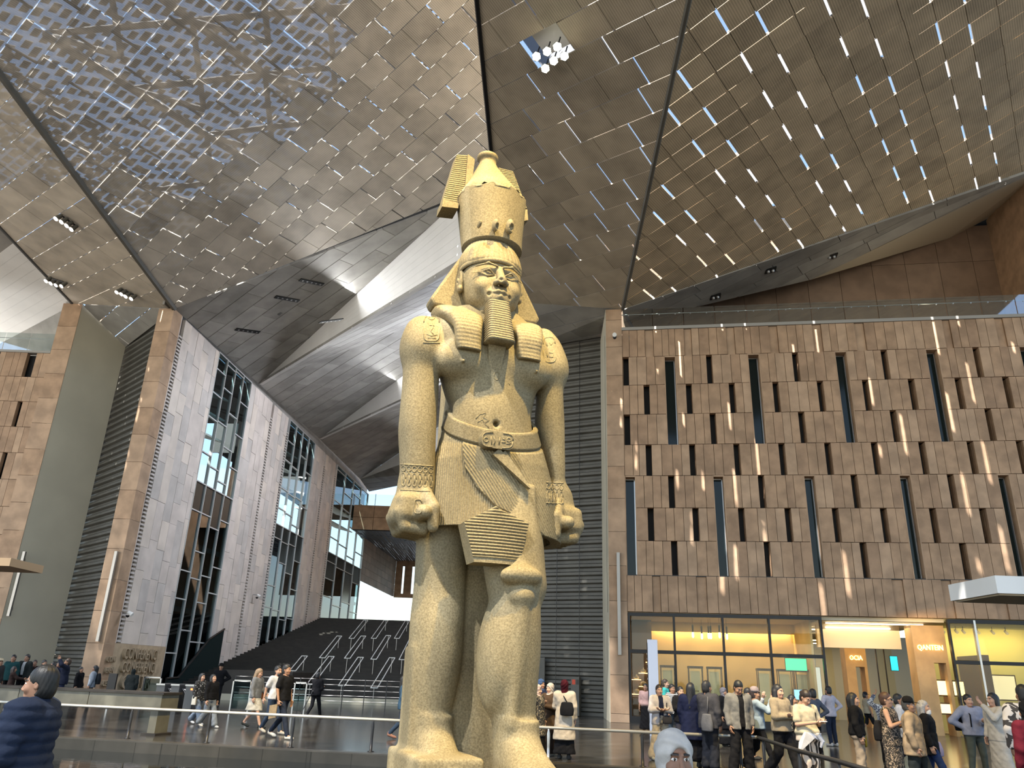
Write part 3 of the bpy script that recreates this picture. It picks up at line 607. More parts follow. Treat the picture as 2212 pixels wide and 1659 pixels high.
tag(text_obj('shop_sign', 'QANTEIN', wallM(12.6, .57, 3.3), .30, .02, m_neon, sx=.78), 'glowing letters on the near tan stone portal', 'sign')
# ================================================================== LEFT WALL WITH TOWERS AND GLASS BAYS
marks = [lu(377, 667)[0], lu(475, 760)[0], lu(545, 823)[0], lu(628, 906)[0], lu(684, 944)[0], lu(731, 995)[0], lu(797, 1062)[0]]
LM = frame(L0, UL, -NL, (0, 0, 1))                                     # local x along, y into the wall (away from the hall), z up
def tower(u0, u1, strips, first, seed, nm, zb=0.0):
    root = empty(nm, M=LM); tag(root, kind='structure'); rr = random.Random(seed); b = MB(); rest = MB(); cnt = 0
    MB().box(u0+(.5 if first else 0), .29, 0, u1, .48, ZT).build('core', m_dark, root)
    cols = []; x = u0
    if first: cols.append((x, x+1.05, 1.52)); x += 1.05
    sw = .42; si = 0; strips = sorted(strips)
    while x < u1-.05:
        if si < len(strips) and x >= strips[si]-.3:
            # dark slot with horizontal slats
            m_ = MB(); z = 1.4
            while z < ZT-1.2: m_.box(x+.03, -.0, z, x+sw-.03, .2, z+.10); z += .21
            tag(m_.build('slats', m_pale2, root), kind='stuff'); MB().box(x, .20, 0, x+sw, .32, ZT).build('slat_back', mat('slat_dark', (.06, .035, .028), .8), root)
            MB().box(x, 0, 0, x+sw, .2, 1.4).build('stone_block', m_pale2, root)
            x += sw; si += 1; continue
        nx = min(x+.86, u1); nx = nx if u1-nx > .35 else u1
        if si < len(strips) and nx > strips[si]: nx = max(x+.4, strips[si])
        cols.append((x, nx, 0)); x = nx
    for i, (a, c, bh) in enumerate(cols):
        z = zb if bh else zb + rr.choice([.6, 1.1, 1.7]); prev = zb; hs = []
        while prev < ZT-.01:
            top = min(ZT, (z if prev == zb and not bh else prev + (bh or rr.choice([1.2, 1.6, 2.1, 2.6])))); top = ZT if ZT-top < .4 else top; hs.append((prev, top)); prev = top
        for (za, zc) in hs:
            d = rr.choice([0, 0, .012, .02]); mm = rr.choice([m_pale, m_pale, m_pale2, m_pale3]) if not bh else m_pale
            MB().box(a+.008, d, za+.008, c-.008, .28, zc-.008).build('stone_block', mm, root)
    return root
w01 = marks[1]-marks[0]
TW1 = tower(marks[0], marks[1], [marks[0]+1.05], True, 1, 'wall_left', 2.6)
tower(marks[2], marks[3], [marks[2]+(marks[3]-marks[2])*.52, marks[3]-.45], False, 2, 'wall_left')
tower(marks[4], marks[5], [marks[4]+(marks[5]-marks[4])*.42, marks[5]-.6], False, 3, 'wall_left')
# base panel with relief letters
m_sand = mat('sand_panel', (.42, .32, .21), .7, noise=.18, nscale=2, bump=.3, bscale=8)
MB().box(marks[0], -.02, 0, marks[1]-.02, .28, 2.6).build('relief_panel', m_sand, TW1)
wbay = marks[1]-marks[0]
def leftM(u, d, z): return frame(L0+UL*u+NL*d+np.array([0, 0, z]), UL, (0, 0, 1), NL)
for (s, u, z, sz, sx) in (('CONFERENCE', .56, 1.88, .78, .84), ('CONFERENCE', .56, 1.24, .74, .88), ('CENTRE', .58, .46, .95, 1.1)):
    t = text_obj('relief_lettering', s, leftM(marks[0]+wbay*u, .10, z), sz, .09, m_sand, sx=sx*wbay/7.2); tag(t, {1.88: 'top line of large relief letters on the sand coloured tower base', 1.24: 'middle line of large relief letters on the tower base', .46: 'bottom line of large relief letters reading CENTRE'}[z], 'lettering')
for (s, z) in (('CONF', 1.7), ('EREN', 1.2), ('CENT', .6)):
    t = text_obj('relief_lettering', s, leftM(marks[0]+.75, .08, z), .38, .06, m_sand, sx=.8); tag(t, 'small relief letters at the left of the tower base, %s row' % {1.7: 'upper', 1.2: 'middle', .6: 'lower'}[z], 'lettering')
# front pier of the tower, brown blocks
D5 = nrm([-.996, .087, 0]); NP = np.array([-D5[1], D5[0], 0]); NP = NP if NP[1] < 0 else -NP
pw = np.linalg.norm((hit(345, 667, A0, NP)-A0)[:2])
PM = frame(L0, D5, -NP, (0, 0, 1)); pier = empty('wall_pier', M=PM); tag(pier, kind='structure')
zj = [0, 1.0, 2.55] + [2.55+1.52*i for i in range(1, 12)] + [ZT]; zj = [z for z in zj if z <= ZT]
for i in range(len(zj)-1): MB().box(-.02, -.06, zj[i]+.01, pw, .9, zj[i+1]-.01).build('stone_block', m_stone2 if i % 3 else m_stone, pier)
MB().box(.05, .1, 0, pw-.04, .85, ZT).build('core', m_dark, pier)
# glass bays
m_spandrel = mat('dark_spandrel', (.02, .024, .024), .25, spec=.15); m_tint = glass('tinted_glass', (.60, .74, .76), .78, ior=1.4)
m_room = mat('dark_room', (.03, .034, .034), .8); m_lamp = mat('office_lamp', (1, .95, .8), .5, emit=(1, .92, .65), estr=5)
zb1 = lu(425, 1037)[1]; zb2 = lu(445, 925)[1]
def bay(u0, u1, n, nm, seed, low=0.0):
    root = empty(nm, M=LM); tag(root, kind='structure'); rr = random.Random(seed); wdt = (u1-u0)/n
    for i in range(n+1): MB().box(u0+i*wdt-.03, -.02, low, u0+i*wdt+.03, .18, ZT).build('mullion', m_frame, root)
    for i in range(n):
        z = low; cuts = [low]; 
        while z < ZT-1.0:
            z += rr.choice([1.6, 2.3, 3.0, 3.6]); cuts.append(min(z, ZT))
        cuts = sorted(set([c for c in cuts if abs(c-zb1) > .5] + [zb1, ZT]))
        for a, c in zip(cuts[:-1], cuts[1:]):
            mid = (a+c)/2; mm = m_spandrel if (zb1-2.6 < mid < zb1) else (m_tint if mid < zb1 or mid > zb2+1.5 else m_clear)
            MB().box(u0+i*wdt+.035, .07, a+.03, u0+(i+1)*wdt-.035, .09, c-.03).build('pane', mm, root); MB().box(u0+i*wdt, -.01, c-.035, u0+(i+1)*wdt, .14, c+.035).build('transom', m_frame, root)
    # rooms behind the glass: dark below, open gallery with daylight in the middle, pale curved soffits on top
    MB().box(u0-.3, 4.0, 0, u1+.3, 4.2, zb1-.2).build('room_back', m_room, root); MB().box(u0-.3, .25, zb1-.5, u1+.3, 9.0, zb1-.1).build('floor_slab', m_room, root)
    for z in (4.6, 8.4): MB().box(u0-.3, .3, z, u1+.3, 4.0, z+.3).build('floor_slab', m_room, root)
    for k in range(4):
        z = zb2 + .3 + k*1.5; pts = [(u0-.4, 2.2+k*.5, z), (u1+.4, 2.2+k*.5, z)]
        MB().prism([(u0-.6, 1.6, z), (u1+.6, 1.6, z+.5), (u1+.6, 3.6, z+1.0), (u0-.6, 3.6, z+.4)], (0, 0, .12)).build('soffit', m_white, root)
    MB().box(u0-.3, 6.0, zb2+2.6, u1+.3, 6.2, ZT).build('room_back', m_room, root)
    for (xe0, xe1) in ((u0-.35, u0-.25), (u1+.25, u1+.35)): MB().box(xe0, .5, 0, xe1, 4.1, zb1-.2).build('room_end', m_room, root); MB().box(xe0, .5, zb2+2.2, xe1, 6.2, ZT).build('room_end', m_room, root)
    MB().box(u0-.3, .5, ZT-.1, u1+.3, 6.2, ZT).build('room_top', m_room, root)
    for k in range(5): x = u0+(u1-u0)*(k+.5)/5; MB().tube([(x, 3.6+.5*(k % 2), zb1), (x+.5, 3.8, zb2+1.8)], .14, 8).build('raking_column', m_white, root)
    for k in range(4): MB().box(u0+.3+k*wdt*.8, 1.5+k*.4, 8.1+(k % 2)*.25, u0+.3+k*wdt*.8+.6, 1.6+k*.4, 8.2+(k % 2)*.25).build('office_lamp', m_lamp, root)
    for k in range(5): x = u0+.2+k*wdt*.7; MB().box(x, 3.9, 5.2+(k % 2)*.4, x+.45, 3.98, 6.9).build('lit_window', mat('lit_window', (.5, .48, .3), .6, emit=(.8, .78, .5), estr=.5), root)
    return root
bay(marks[1], marks[2], 4, 'window_20', 4); bay(marks[3], marks[4], 4, 'window_21', 5); bay(marks[5], marks[6], 4, 'window_22', 6)
tag(MB().box(-.6, .30, ZT-.02, marks[6]+.3, .42, ZT+2.4).build('trim_6', m_solid), kind='structure').matrix_world = LM
# lower end of the left wall beyond the last bay: stone, bright glass front at the head of the stair
uE = marks[6]
# bridge across the hall
pb0 = lw(765, 1090); zt_, zb_ = pb0[2], lw(765, 1147)[2]; YB = pb0[1]
br = empty('bridge'); tag(br, kind='structure')
n = 8
for i in range(n):
    xa = pb0[0]+i*(1.2-pb0[0])/n; xb = pb0[0]+(i+1)*(1.2-pb0[0])/n
    for (za, zc) in ((zb_, (zt_+zb_)/2), ((zt_+zb_)/2, zt_)): MB().box(xa+.02, YB, za+.02, xb-.02, YB+.3, zc-.02).build('stone_panel', m_stone, br)
MB().box(pb0[0], YB+.25, zb_, 1.2, YB+.6, zt_).build('beam_core', m_dark, br)
m_slat = mat('soffit_slat', (.16, .17, .18), .35, metal=.4)
ye = YB+24
sl = MB(); rr = random.Random(8); x = pb0[0]
while x < 1.1:
    y = YB+.6
    while y < ye: l = rr.uniform(2, 4); sl.box(x, y, zb_+rr.uniform(0, .12), x+.24, min(ye, y+l-.05), zb_+.3); y += l
    x += .3
tag(sl.build('soffit_slats', m_slat, br), kind='stuff')
gb = empty('glass_balustrade'); tag(gb, 'glass balustrade along the brown bridge over the stairs', 'balustrade')
for i in range(8): xa = pb0[0]+i*(1.2-pb0[0])/8; MB().box(xa+.02, YB+.1, zt_, xa+(1.2-pb0[0])/8-.02, YB+.13, zt_+1.2).build('glass_pane', m_clear, gb); MB().box(xa-.03, YB+.08, zt_, xa+.03, YB+.15, zt_+1.25).build('post', m_steel, gb)
# far hall end
ZS = None
fw0 = hit(850, 1290, (0, ye, 0), np.array([0, 1., 0])); zf = fw0[2]
fe = empty('wall_end'); tag(fe, kind='structure')
xs_ = [fw0[0], fw0[0]+.9, fw0[0]+1.2, fw0[0]+2.2, fw0[0]+2.9, fw0[0]+3.6, fw0[0]+3.9, 1.2]
for i in range(0, len(xs_)-1, 2): MB().box(xs_[i], ye, zf, xs_[i+1], ye+.4, zb_+.2).build('stone_panel', m_stone, fe)
for i in range(1, len(xs_)-1, 2): MB().box(xs_[i], ye, zf, xs_[i+1], ye+.4, zf+.5).build('stone_panel', m_stone, fe); MB().box(xs_[i], ye, zb_-.6, xs_[i+1], ye+.4, zb_+.2).build('stone_panel', m_stone, fe)
# stone wall between the last bay and the end wall, following the pixel edge (790..850)
pA = lw(797, 1062); pA[2] = 0; pB_ = np.array([fw0[0], ye, 0]); st = MB()
sroot = empty('wall_far'); tag(sroot, kind='structure')
dd = nrm(pB_-pA); LL = np.linalg.norm(pB_-pA); nnf = np.array([dd[1], -dd[0], 0])
for i in range(9):
    for j in range(6):
        za, zc = zf+.1+j*(zb_-zf)/6, zf+.1+(j+1)*(zb_-zf)/6; a = pA+dd*(LL*i/9+.02); c = pA+dd*(LL*(i+1)/9-.02)
        MB().prism([(*a[:2], za), (*c[:2], za), (*c[:2], zc-.03), (*a[:2], zc-.03)], -nnf*.2).build('stone_block', rr.choice([m_pale, m_pale2]), sroot)
# ---- the grand stairs
SY0, SSL = 45.0, None
zt_st = hit(800, 1339, lw(690, 1340), np.array([0, 1., 0]))[2]; SY1 = lw(690, 1340)[1]
NS = 46; XR = .82
stairs = empty('staircase'); tag(stairs, 'grand wide dark stone staircase rising between the walls', 'staircase')
m_step = mat('dark_granite_step', (.022, .018, .014), .6, noise=.3, nscale=2)
for i in range(NS):
    y0 = SY0+(SY1-SY0)*i/NS; y1 = SY0+(SY1-SY0)*(i+1)/NS; z = zt_st*(i+1)/NS; xl = L0[0]+(y1-L0[1])*UL[0]/UL[1]+.12
    MB().box(xl, y0, 0 if i == 0 else z-.35, XR, y1+.06, z).build('step', m_step, stairs)
tag(MB().box(L0[0]+2, SY1, zt_st-.3, XR, SY1+40, zt_st).build('floor_upper', m_step), kind='structure')
lwall = hit(500, 1447, (0, SY0+.6, 0), np.array([0, 1., 0])); 
tag(MB().box(lwall[0]-.6, SY0-.2, 0, lwall[0]+3.6, SY0+6, lwall[2]).build('wall_landing', m_step), kind='structure')
tag(MB().box(L0[0], SY0-.45, 0, XR, SY0-.2, .32).build('kerb', mat('pale_kerb', (.42, .39, .30), .6)), kind='structure')
def stp(x, y):                                                          # rail height above the sloping nosing plane
    s = zt_st/(SY1-SY0); n_ = nrm([0, -s, 1]); return hit(x, y, (0, SY0, .95), n_)
m_rail = mat('lit_rail', (.80, .80, .76), .35, metal=.2)
rails = [(632, 1449, 658, 1417), (670, 1478, 716, 1418), (738, 1481, 779, 1420), (808, 1486, 847, 1421), (696, 1421, 733, 1374), (750, 1422, 785, 1374), (807, 1424, 839, 1373), (868, 1425, 893, 1374), (759, 1379, 790, 1340), (807, 1379, 834, 1340), (857, 1379, 880, 1341)]
rl_ = ['leftmost rail of the lowest flight', 'second rail of the lowest flight', 'third rail of the lowest flight', 'rail of the lowest flight beside the statue', 'leftmost rail of the middle flight', 'second rail of the middle flight', 'third rail of the middle flight', 'rail of the middle flight beside the statue', 'left rail of the top flight', 'middle rail of the top flight', 'right rail of the top flight']
for k, (xa, ya, xb, yb) in enumerate(rails):
    p, q = stp(xa, ya), stp(xb, yb); h = empty('handrail'); tag(h, 'steel double handrail, ' + rl_[k], 'handrail', 'double handrails on the grand stairs'); up_ = np.array([0, 0, .9]); ofs = np.array([.22, 0, 0])
    p, q = p-up_, q-up_
    for s in (-1, 1): MB().tube([p+up_+s*ofs*.8, q+up_+s*ofs*.8], .030, 6).build('rail', m_rail, h)
    for e in (p, q): MB().tube([e+up_-ofs*.8, e+up_+ofs*.8], .030, 6).build('rail_end', m_rail, h); MB().tube([e, e+up_], .014, 5).build('post', m_steel, h)
# ================================================================== LEFT FACADE, CREAM RETURN, LOUVRES
P1 = c0(160, 656); P1r = c0(178, 660)
yF = P1[1]
def lf(x, y): return hit(x, y, (0, yF, 0), np.array([0, 1., 0]))
xr = lf(178, 660)[0]; xl_ = lf(139, 830)[0]
ztop = lf(70, 762)[2]; rowsL = [ztop] + [ztop-1.53*i for i in range(1, 12)]; rowsL = [z for z in rowsL if z > 0]+[0]
FL = empty('wall_front_left', M=frame((0, yF, 0), (1, 0, 0), (0, 1, 0), (0, 0, 1))); tag(FL, kind='structure')
pj = [lf(165, y)[2] for y in (660, 705, 757, 812, 868, 925)]
zz = P1[2]; k = 0
while zz > 0:
    nz = max(0, zz-1.53); MB().box(xr-1.15, -.03, nz+.01, xr, .7, zz-.01).build('pier_block', m_stone2 if k % 3 else m_stone, FL); zz = nz; k += 1
xe = xr-1.15; rr = random.Random(9); X0 = xe-9.0
wl_slots = {}
for r in range(len(rowsL)-1):
    z1, z0 = rowsL[r], rowsL[r+1]; x = xe; base = {0: .9, 1: 1.95}.get(r % 2)
    ss = [xe-base-2.04*i for i in range(5)]
    while x > X0:
        w_ = rr.uniform(.34, .5); nx = x-w_; hole = [s for s in ss if s-.28 < nx+.1 and x > s-.2 and s < x+.05]
        if any(abs(x-s) < .18 for s in ss):
            x = x-.27; continue
        MB().box(max(nx, X0)+.009, 0, z0+.012, x-.009, .28, z1-.012).build('stone_panel', rr.choice(mats_st), FL); x = nx
MB().box(X0, .5, 0, xe, .7, ztop).build('shell', m_dark, FL); MB().box(X0, -.04, ztop, xe, .4, ztop+.14).build('coping', MAT['grey_coping'], FL)
bl = empty('glass_balustrade', loc=(0, yF, 0)); tag(bl, 'glass balustrade on top of the left brown facade', 'balustrade')
for i in range(6): MB().box(xe-1.5*(i+1)+.02, .1, ztop+.1, xe-1.5*i-.02, .12, ztop+1.3).build('glass_pane', m_balglass, bl)
MB().tube([(X0, .2, ztop+1.0), (xe, .2, ztop+1.0)], .025, 8).build('rail', m_steel, bl)
lp = np.array([*(L0+D5*(pw))[:2], 0])                                   # back-left of tower pier
cornerp = hit(271, 749, (0, lp[1]+5.2, 0), np.array([0, 1., 0])); zc = cornerp[2]; cornerp = np.array([cornerp[0], cornerp[1], 0])
pr_ = np.array([xr, yF, 0])
P = [(*pr_[:2], 0), (*cornerp[:2], 0), (*cornerp[:2], zc), (*pr_[:2], P1[2])]
tag(MB().prism(P, (-.3, 0, 0)).build('wall_cream', m_cream), kind='structure')
rend = lp + np.array([.3, .7, 0])
louvre_wall('wall_louvres_left', cornerp+(cornerp-rend)*.12, rend, 0, zc+.8, .40, m_grey, 0)
fan([c0(178, 658)+[0, 0, -.02], A0+[0, 0, -.03], np.array([*cornerp[:2], zc])], 'ceiling_portal'); fan([A0+[0, 0, -.03], np.array([*rend[:2], zc+.4]), np.array([*cornerp[:2], zc])], 'ceiling_portal')
# white sloped wall at the far left and its neighbours
qa, qb = c0(30, 524), c0(157, 659); qc = hit(0, 748, (0, yF+6, 0), np.array([0, 1., 0])); nq = nrm(np.cross(qb-qa, qc-qa))
qd = hit(0, 585, qa, nq); qe = hit(-260, 880, qa, nq); qf = hit(-260, 740, qa, nq)
ww = empty('wall_white_left'); tag(ww, kind='structure')
for k in range(8):
    f0, f1 = k/8, (k+1)/8-.004
    s0, s1 = qa+(qb-qa)*f0, qa+(qb-qa)*f1; e0, e1 = qf+(qe-qf)*f0, qf+(qe-qf)*f1; MB().prism([s0, s1, e1, e0], (0, .25, 0)).build('plaster_panel', m_white, ww)
cwl = (qa+qb+qe+qf)/4; nwl = nq if nq @ (cwl-EYE) < 0 else -nq
area_light('white_wall_fill', tuple(cwl+nwl*5+np.array([0, 0, -3.])), 8, 2, 900, (1, .98, .95), tuple(cwl))  # added fill that brightens the white wall
tag(MB().prism([c0(157, 659)+[0, 0, -.03], lf(156, 760)+[0, 3, 0], lf(-60, 800)+[0, 5, 0], qe], (0, .2, .2)).build('ceiling_side', m_solid), kind='structure')
tag(MB().box(X0-3, yF+6, 14, xe, yF+6.3, 24).build('wall_upper_left', m_stone), kind='structure')
tag(MB().prism([Q1x, c0(0, 490)+(c0(0, 490)-c0(157, 656))*.0, qa, qf+(qf-qa)*.3], (0, 0, .25)).build('ceiling_side', m_solid), kind='structure')
# ================================================================== FLOOR AND POOL
eL, eR = floorp(132, 1595), floorp(1180, 1651); de = nrm(eR-eL); 
pL = eL - de*26; pc = floorp(1640, 1604); corner = eL + de*float((floorp(1640, 1660)-eL) @ de)
def flM(nm):
    m = mat(nm, (.045, .042, .038), .16, noise=.25, nscale=1.2, spec=.32); t = m.node_tree; b_ = t.nodes['Principled BSDF']
    g = t.nodes.new('ShaderNodeNewGeometry'); mp = t.nodes.new('ShaderNodeMapping'); mp.inputs['Rotation'].default_value = (0, 0, math.radians(-50)); br_ = t.nodes.new('ShaderNodeTexBrick')
    br_.inputs['Color1'].default_value = (1, 1, 1, 1); br_.inputs['Color2'].default_value = (.82, .82, .82, 1); br_.inputs['Mortar'].default_value = (.35, .35, .35, 1); br_.inputs['Scale'].default_value = 1.0; br_.inputs['Mortar Size'].default_value = .008
    br_.inputs['Brick Width'].default_value = 1.8; br_.inputs['Row Height'].default_value = .9
    t.links.new(g.outputs['Position'], mp.inputs[0]); t.links.new(mp.outputs[0], br_.inputs[0]); src = b_.inputs['Base Color'].links[0].from_socket
    mu = t.nodes.new('ShaderNodeMix'); mu.data_type = 'RGBA'; mu.blend_type = 'MULTIPLY'; mu.inputs[0].default_value = 1; t.links.new(src, mu.inputs[6]); t.links.new(br_.outputs[0], mu.inputs[7]); t.links.new(mu.outputs[2], b_.inputs['Base Color']); return m
m_floor = flM('polished_granite')
nd = np.array([de[1], -de[0], 0]); nd = nd if nd[1] < 0 else -nd        # towards the camera
near = 9.5
fl = MB(); T = .5
def slab(pts): fl.prism([(p[0], p[1], 0) for p in pts][::-1], (0, 0, -T))
bigL, bigR = eL-de*60, eR+de*60
slab([corner + (bigL-corner)*1.0, corner, bigR, (60, 110, 0), (-60, 110, 0)])
rc = floorp(1640, 1604); c_near = corner+nd*near+de*1.2
slab([corner, corner+nd*(near+20)+de*3, bigR+nd*40, bigR])
slab([corner+nd*near+de*1.0, bigL+nd*near, bigL+nd*40, corner+nd*(near+20)+de*3])
tag(fixn(fl.build('floor', m_floor)), kind='structure')
m_water = mat('pool_water', (.006, .007, .008), .03, spec=.6, bump=.0)
t = m_water.node_tree; g = t.nodes.new('ShaderNodeNewGeometry'); mp = t.nodes.new('ShaderNodeMapping'); mp.inputs['Scale'].default_value = (1.2, 5.5, 1); n2 = t.nodes.new('ShaderNodeTexNoise'); n2.inputs['Scale'].default_value = 1.6; n2.inputs['Detail'].default_value = 2
t.links.new(g.outputs['Position'], mp.inputs[0]); t.links.new(mp.outputs[0], n2.inputs['Vector']); bp = t.nodes.new('ShaderNodeBump'); bp.inputs['Strength'].default_value = .12; bp.inputs['Distance'].default_value = .02; t.links.new(n2.outputs[0], bp.inputs['Height']); t.links.new(bp.outputs[0], t.nodes['Principled BSDF'].inputs['Normal'])
tag(MB().prism([(*(bigL+nd*near)[:2], -.22), (*(corner+nd*near+de*1.5)[:2], -.22), (*(corner+de*.5)[:2], -.22), (*bigL[:2], -.22)], (0, 0, -.15)).build('pool_water', m_water), kind='structure')
# a dark stone lip along the pool
lip = MB(); lip.prism([(*bigL[:2], .0), (*corner[:2], .0), (*(corner-nd*.28)[:2], .0), (*(bigL-nd*.28)[:2], .0)], (0, 0, .025)); tag(fixn(lip.build('trim_5', mat('pool_lip', (.05, .046, .04), .3, noise=.2, nscale=2))), kind='structure')
# ================================================================== SCULPTING TOOLKIT (signed distance fields turned into meshes)
def smin(a, b, k):
    if k <= 0: return np.minimum(a, b)
    h = np.clip(.5+.5*(b-a)/k, 0, 1); return b*(1-h)+a*h-k*h*(1-h)
def smax(a, b, k): return -smin(-a, -b, k)
class Field:
    def __init__(s, lo, hi, h):
        s.lo = np.array(lo, float); s.h = h; s.n = np.maximum(3, np.ceil((np.array(hi)-s.lo)/h).astype(int)+1)
        s.ax = [(s.lo[i]+h*np.arange(s.n[i])).astype(np.float32) for i in range(3)]; s.F = np.full(s.n, 9.0, np.float32)
    def blk(s, lo, hi):
        i0 = [max(0, int((lo[i]-s.lo[i])/s.h)) for i in range(3)]; i1 = [min(s.n[i], int((hi[i]-s.lo[i])/s.h)+2) for i in range(3)]
        if any(a >= b for a, b in zip(i0, i1)): return None
        sl = tuple(slice(a, b) for a, b in zip(i0, i1))
        return sl, s.ax[0][sl[0]][:, None, None], s.ax[1][sl[1]][None, :, None], s.ax[2][sl[2]][None, None, :]
    def op(s, lo, hi, fn, k=0.0, cut=False, m=.12):
        m = m+k; r = s.blk([a-m for a in lo], [a+m for a in hi])
        if r is None: return s
        sl, X, Y, Z = r; d = fn(X, Y, Z).astype(np.float32); s.F[sl] = smax(s.F[sl], -d, k) if cut else smin(s.F[sl], d, k); return s
    def ell(s, c, r, k=.0, cut=False, rot=None):
        c = np.array(c, float); r = np.array(r, float); R = np.eye(3) if rot is None else rot; e = np.abs(R.T) @ r if rot is not None else r; e = np.full(3, max(r)) if rot is not None else r
        def f(X, Y, Z):
            dx, dy, dz = X-c[0], Y-c[1], Z-c[2]; p = [R[i, 0]*dx+R[i, 1]*dy+R[i, 2]*dz for i in range(3)]
            q = np.sqrt((p[0]/r[0])**2+(p[1]/r[1])**2+(p[2]/r[2])**2); return (q-1)*min(r)
        return s.op(c-e, c+e, f, k, cut)
    def cap(s, a, b, ra, rb=None, k=.0, cut=False, flat=None):
        a = np.array(a, float); b = np.array(b, float); rb = ra if rb is None else rb; R = max(ra, rb); ab = b-a; L2 = max(ab @ ab, 1e-9)
        def f(X, Y, Z):
            px, py, pz = X-a[0], Y-a[1], Z-a[2]; t = np.clip((px*ab[0]+py*ab[1]+pz*ab[2])/L2, 0, 1)
            return np.sqrt((px-t*ab[0])**2+(py-t*ab[1])**2+(pz-t*ab[2])**2)-(ra+(rb-ra)*t)
        return s.op(np.minimum(a, b)-R, np.maximum(a, b)+R, f, k, cut)
    def box(s, c, hf, r=.02, k=.0, cut=False, rot=None):
        c = np.array(c, float); hf = np.array(hf, float); R = np.eye(3) if rot is None else rot; e = np.full(3, np.linalg.norm(hf)) if rot is not None else hf
        def f(X, Y, Z):
            dx, dy, dz = X-c[0], Y-c[1], Z-c[2]; q = [np.abs(R[i, 0]*dx+R[i, 1]*dy+R[i, 2]*dz)-(hf[i]-r) for i in range(3)]
            return np.sqrt(np.maximum(q[0], 0)**2+np.maximum(q[1], 0)**2+np.maximum(q[2], 0)**2)+np.minimum(np.maximum(q[0], np.maximum(q[1], q[2])), 0)-r
        return s.op(c-e, c+e, f, k, cut)
    def column(s, secs, p=2.0, k=.0, cut=False, rnd=.0):
        """secs: rows (z, cx, cy, a, b) sorted by z; superelliptic column"""
        S = np.array(sorted(secs), float); zz = S[:, 0]
        lo = [min(S[:, 1]-S[:, 3]), min(S[:, 2]-S[:, 4]), zz[0]]; hi = [max(S[:, 1]+S[:, 3]), max(S[:, 2]+S[:, 4]), zz[-1]]
        def f(X, Y, Z):
            z = Z.ravel(); v = [smooth_interp(z, zz, S[:, i])[None, None, :] for i in range(1, 5)]; cx, cy, a, b = v
            q = (np.abs((X-cx)/a)**p+np.abs((Y-cy)/b)**p)**(1/p); d = (q-1)*np.minimum(a, b)
            return smax(d, np.maximum(Z-zz[-1], zz[0]-Z)+0*X, rnd) if rnd else np.maximum(d, np.maximum(Z-zz[-1], zz[0]-Z))
        return s.op(lo, hi, f, k, cut)
    def nets(s):
        F = s.F; S = F < 0; n = F.shape; c = np.zeros([a-1 for a in n], np.int8)
        for i in (0, 1):
            for j in (0, 1):
                for k in (0, 1): c += S[i:n[0]-1+i, j:n[1]-1+j, k:n[2]-1+k]
        act = (c > 0) & (c < 8); I = np.argwhere(act); idx = -np.ones(c.shape, np.int32); idx[act] = np.arange(len(I))
        if len(I) == 0: return np.zeros((0, 3)), np.zeros((0, 4), int)
        P = np.zeros((len(I), 3)); C = np.zeros(len(I)); crn = [(i, j, k) for i in (0, 1) for j in (0, 1) for k in (0, 1)]
        val = {q: F[I[:, 0]+q[0], I[:, 1]+q[1], I[:, 2]+q[2]] for q in crn}
        for q in crn:
            for a in range(3):
                if q[a] == 0:
                    r = list(q); r[a] = 1; r = tuple(r); u, v = val[q], val[r]; m = (u < 0) != (v < 0); t = np.where(m, u/np.where(m, u-v, 1), 0)
                    for d in range(3): P[:, d] += np.where(m, q[d]+(t if d == a else 0), 0)
                    C += m
        P = P/np.maximum(C, 1)[:, None]; V = s.lo + (I+P)*s.h; Q = []
        for a in range(3):
            b, d = (a+1) % 3, (a+2) % 3; sh = [slice(None)]*3; s0 = list(sh); s1 = list(sh); s0[a] = slice(0, n[a]-1); s1[a] = slice(1, n[a])
            A, B = S[tuple(s0)], S[tuple(s1)]; E = np.argwhere(A != B); ok = (E[:, b] > 0) & (E[:, d] > 0) & (E[:, b] < n[b]-1) & (E[:, d] < n[d]-1); E = E[ok]
            fl = A[tuple(E.T)]
            def cell(ob, od): e = E.copy(); e[:, b] += ob; e[:, d] += od; return idx[tuple(e.T)]
            q = np.stack([cell(-1, -1), cell(0, -1), cell(0, 0), cell(-1, 0)], 1); q[~fl] = q[~fl][:, ::-1]; Q.append(q)
        return V, np.concatenate(Q)
def smooth_interp(x, xp, fp):
    """monotone-ish cubic through the section rows"""
    xp = np.asarray(xp, float); fp = np.asarray(fp, float); n = len(xp)
    if n < 3: return np.interp(x, xp, fp)
    d = np.gradient(fp, xp); i = np.clip(np.searchsorted(xp, x)-1, 0, n-2); h = xp[i+1]-xp[i]; t = np.clip((x-xp[i])/h, 0, 1)
    return (2*t**3-3*t**2+1)*fp[i]+(t**3-2*t**2+t)*h*d[i]+(-2*t**3+3*t**2)*fp[i+1]+(t**3-t**2)*h*d[i+1]
def fastmesh(name, V, Q, mats, midx=None, smooth=True):
    me = bpy.data.meshes.new(name); V = np.asarray(V, np.float32); Q = np.asarray(Q, np.int32); k = Q.shape[1]
    me.vertices.add(len(V)); me.vertices.foreach_set('co', V.ravel()); me.loops.add(Q.size); me.loops.foreach_set('vertex_index', Q.ravel())
    me.polygons.add(len(Q)); me.polygons.foreach_set('loop_start', np.arange(0, Q.size, k, dtype=np.int32)); me.polygons.foreach_set('loop_total', np.full(len(Q), k, np.int32))
    for m in (mats if isinstance(mats, (list, tuple)) else [mats]): me.materials.append(m)
    if midx is not None: me.polygons.foreach_set('material_index', np.asarray(midx, np.int32))
    me.polygons.foreach_set('use_smooth', np.full(len(Q), smooth)); me.update(calc_edges=True); me.validate(); return me
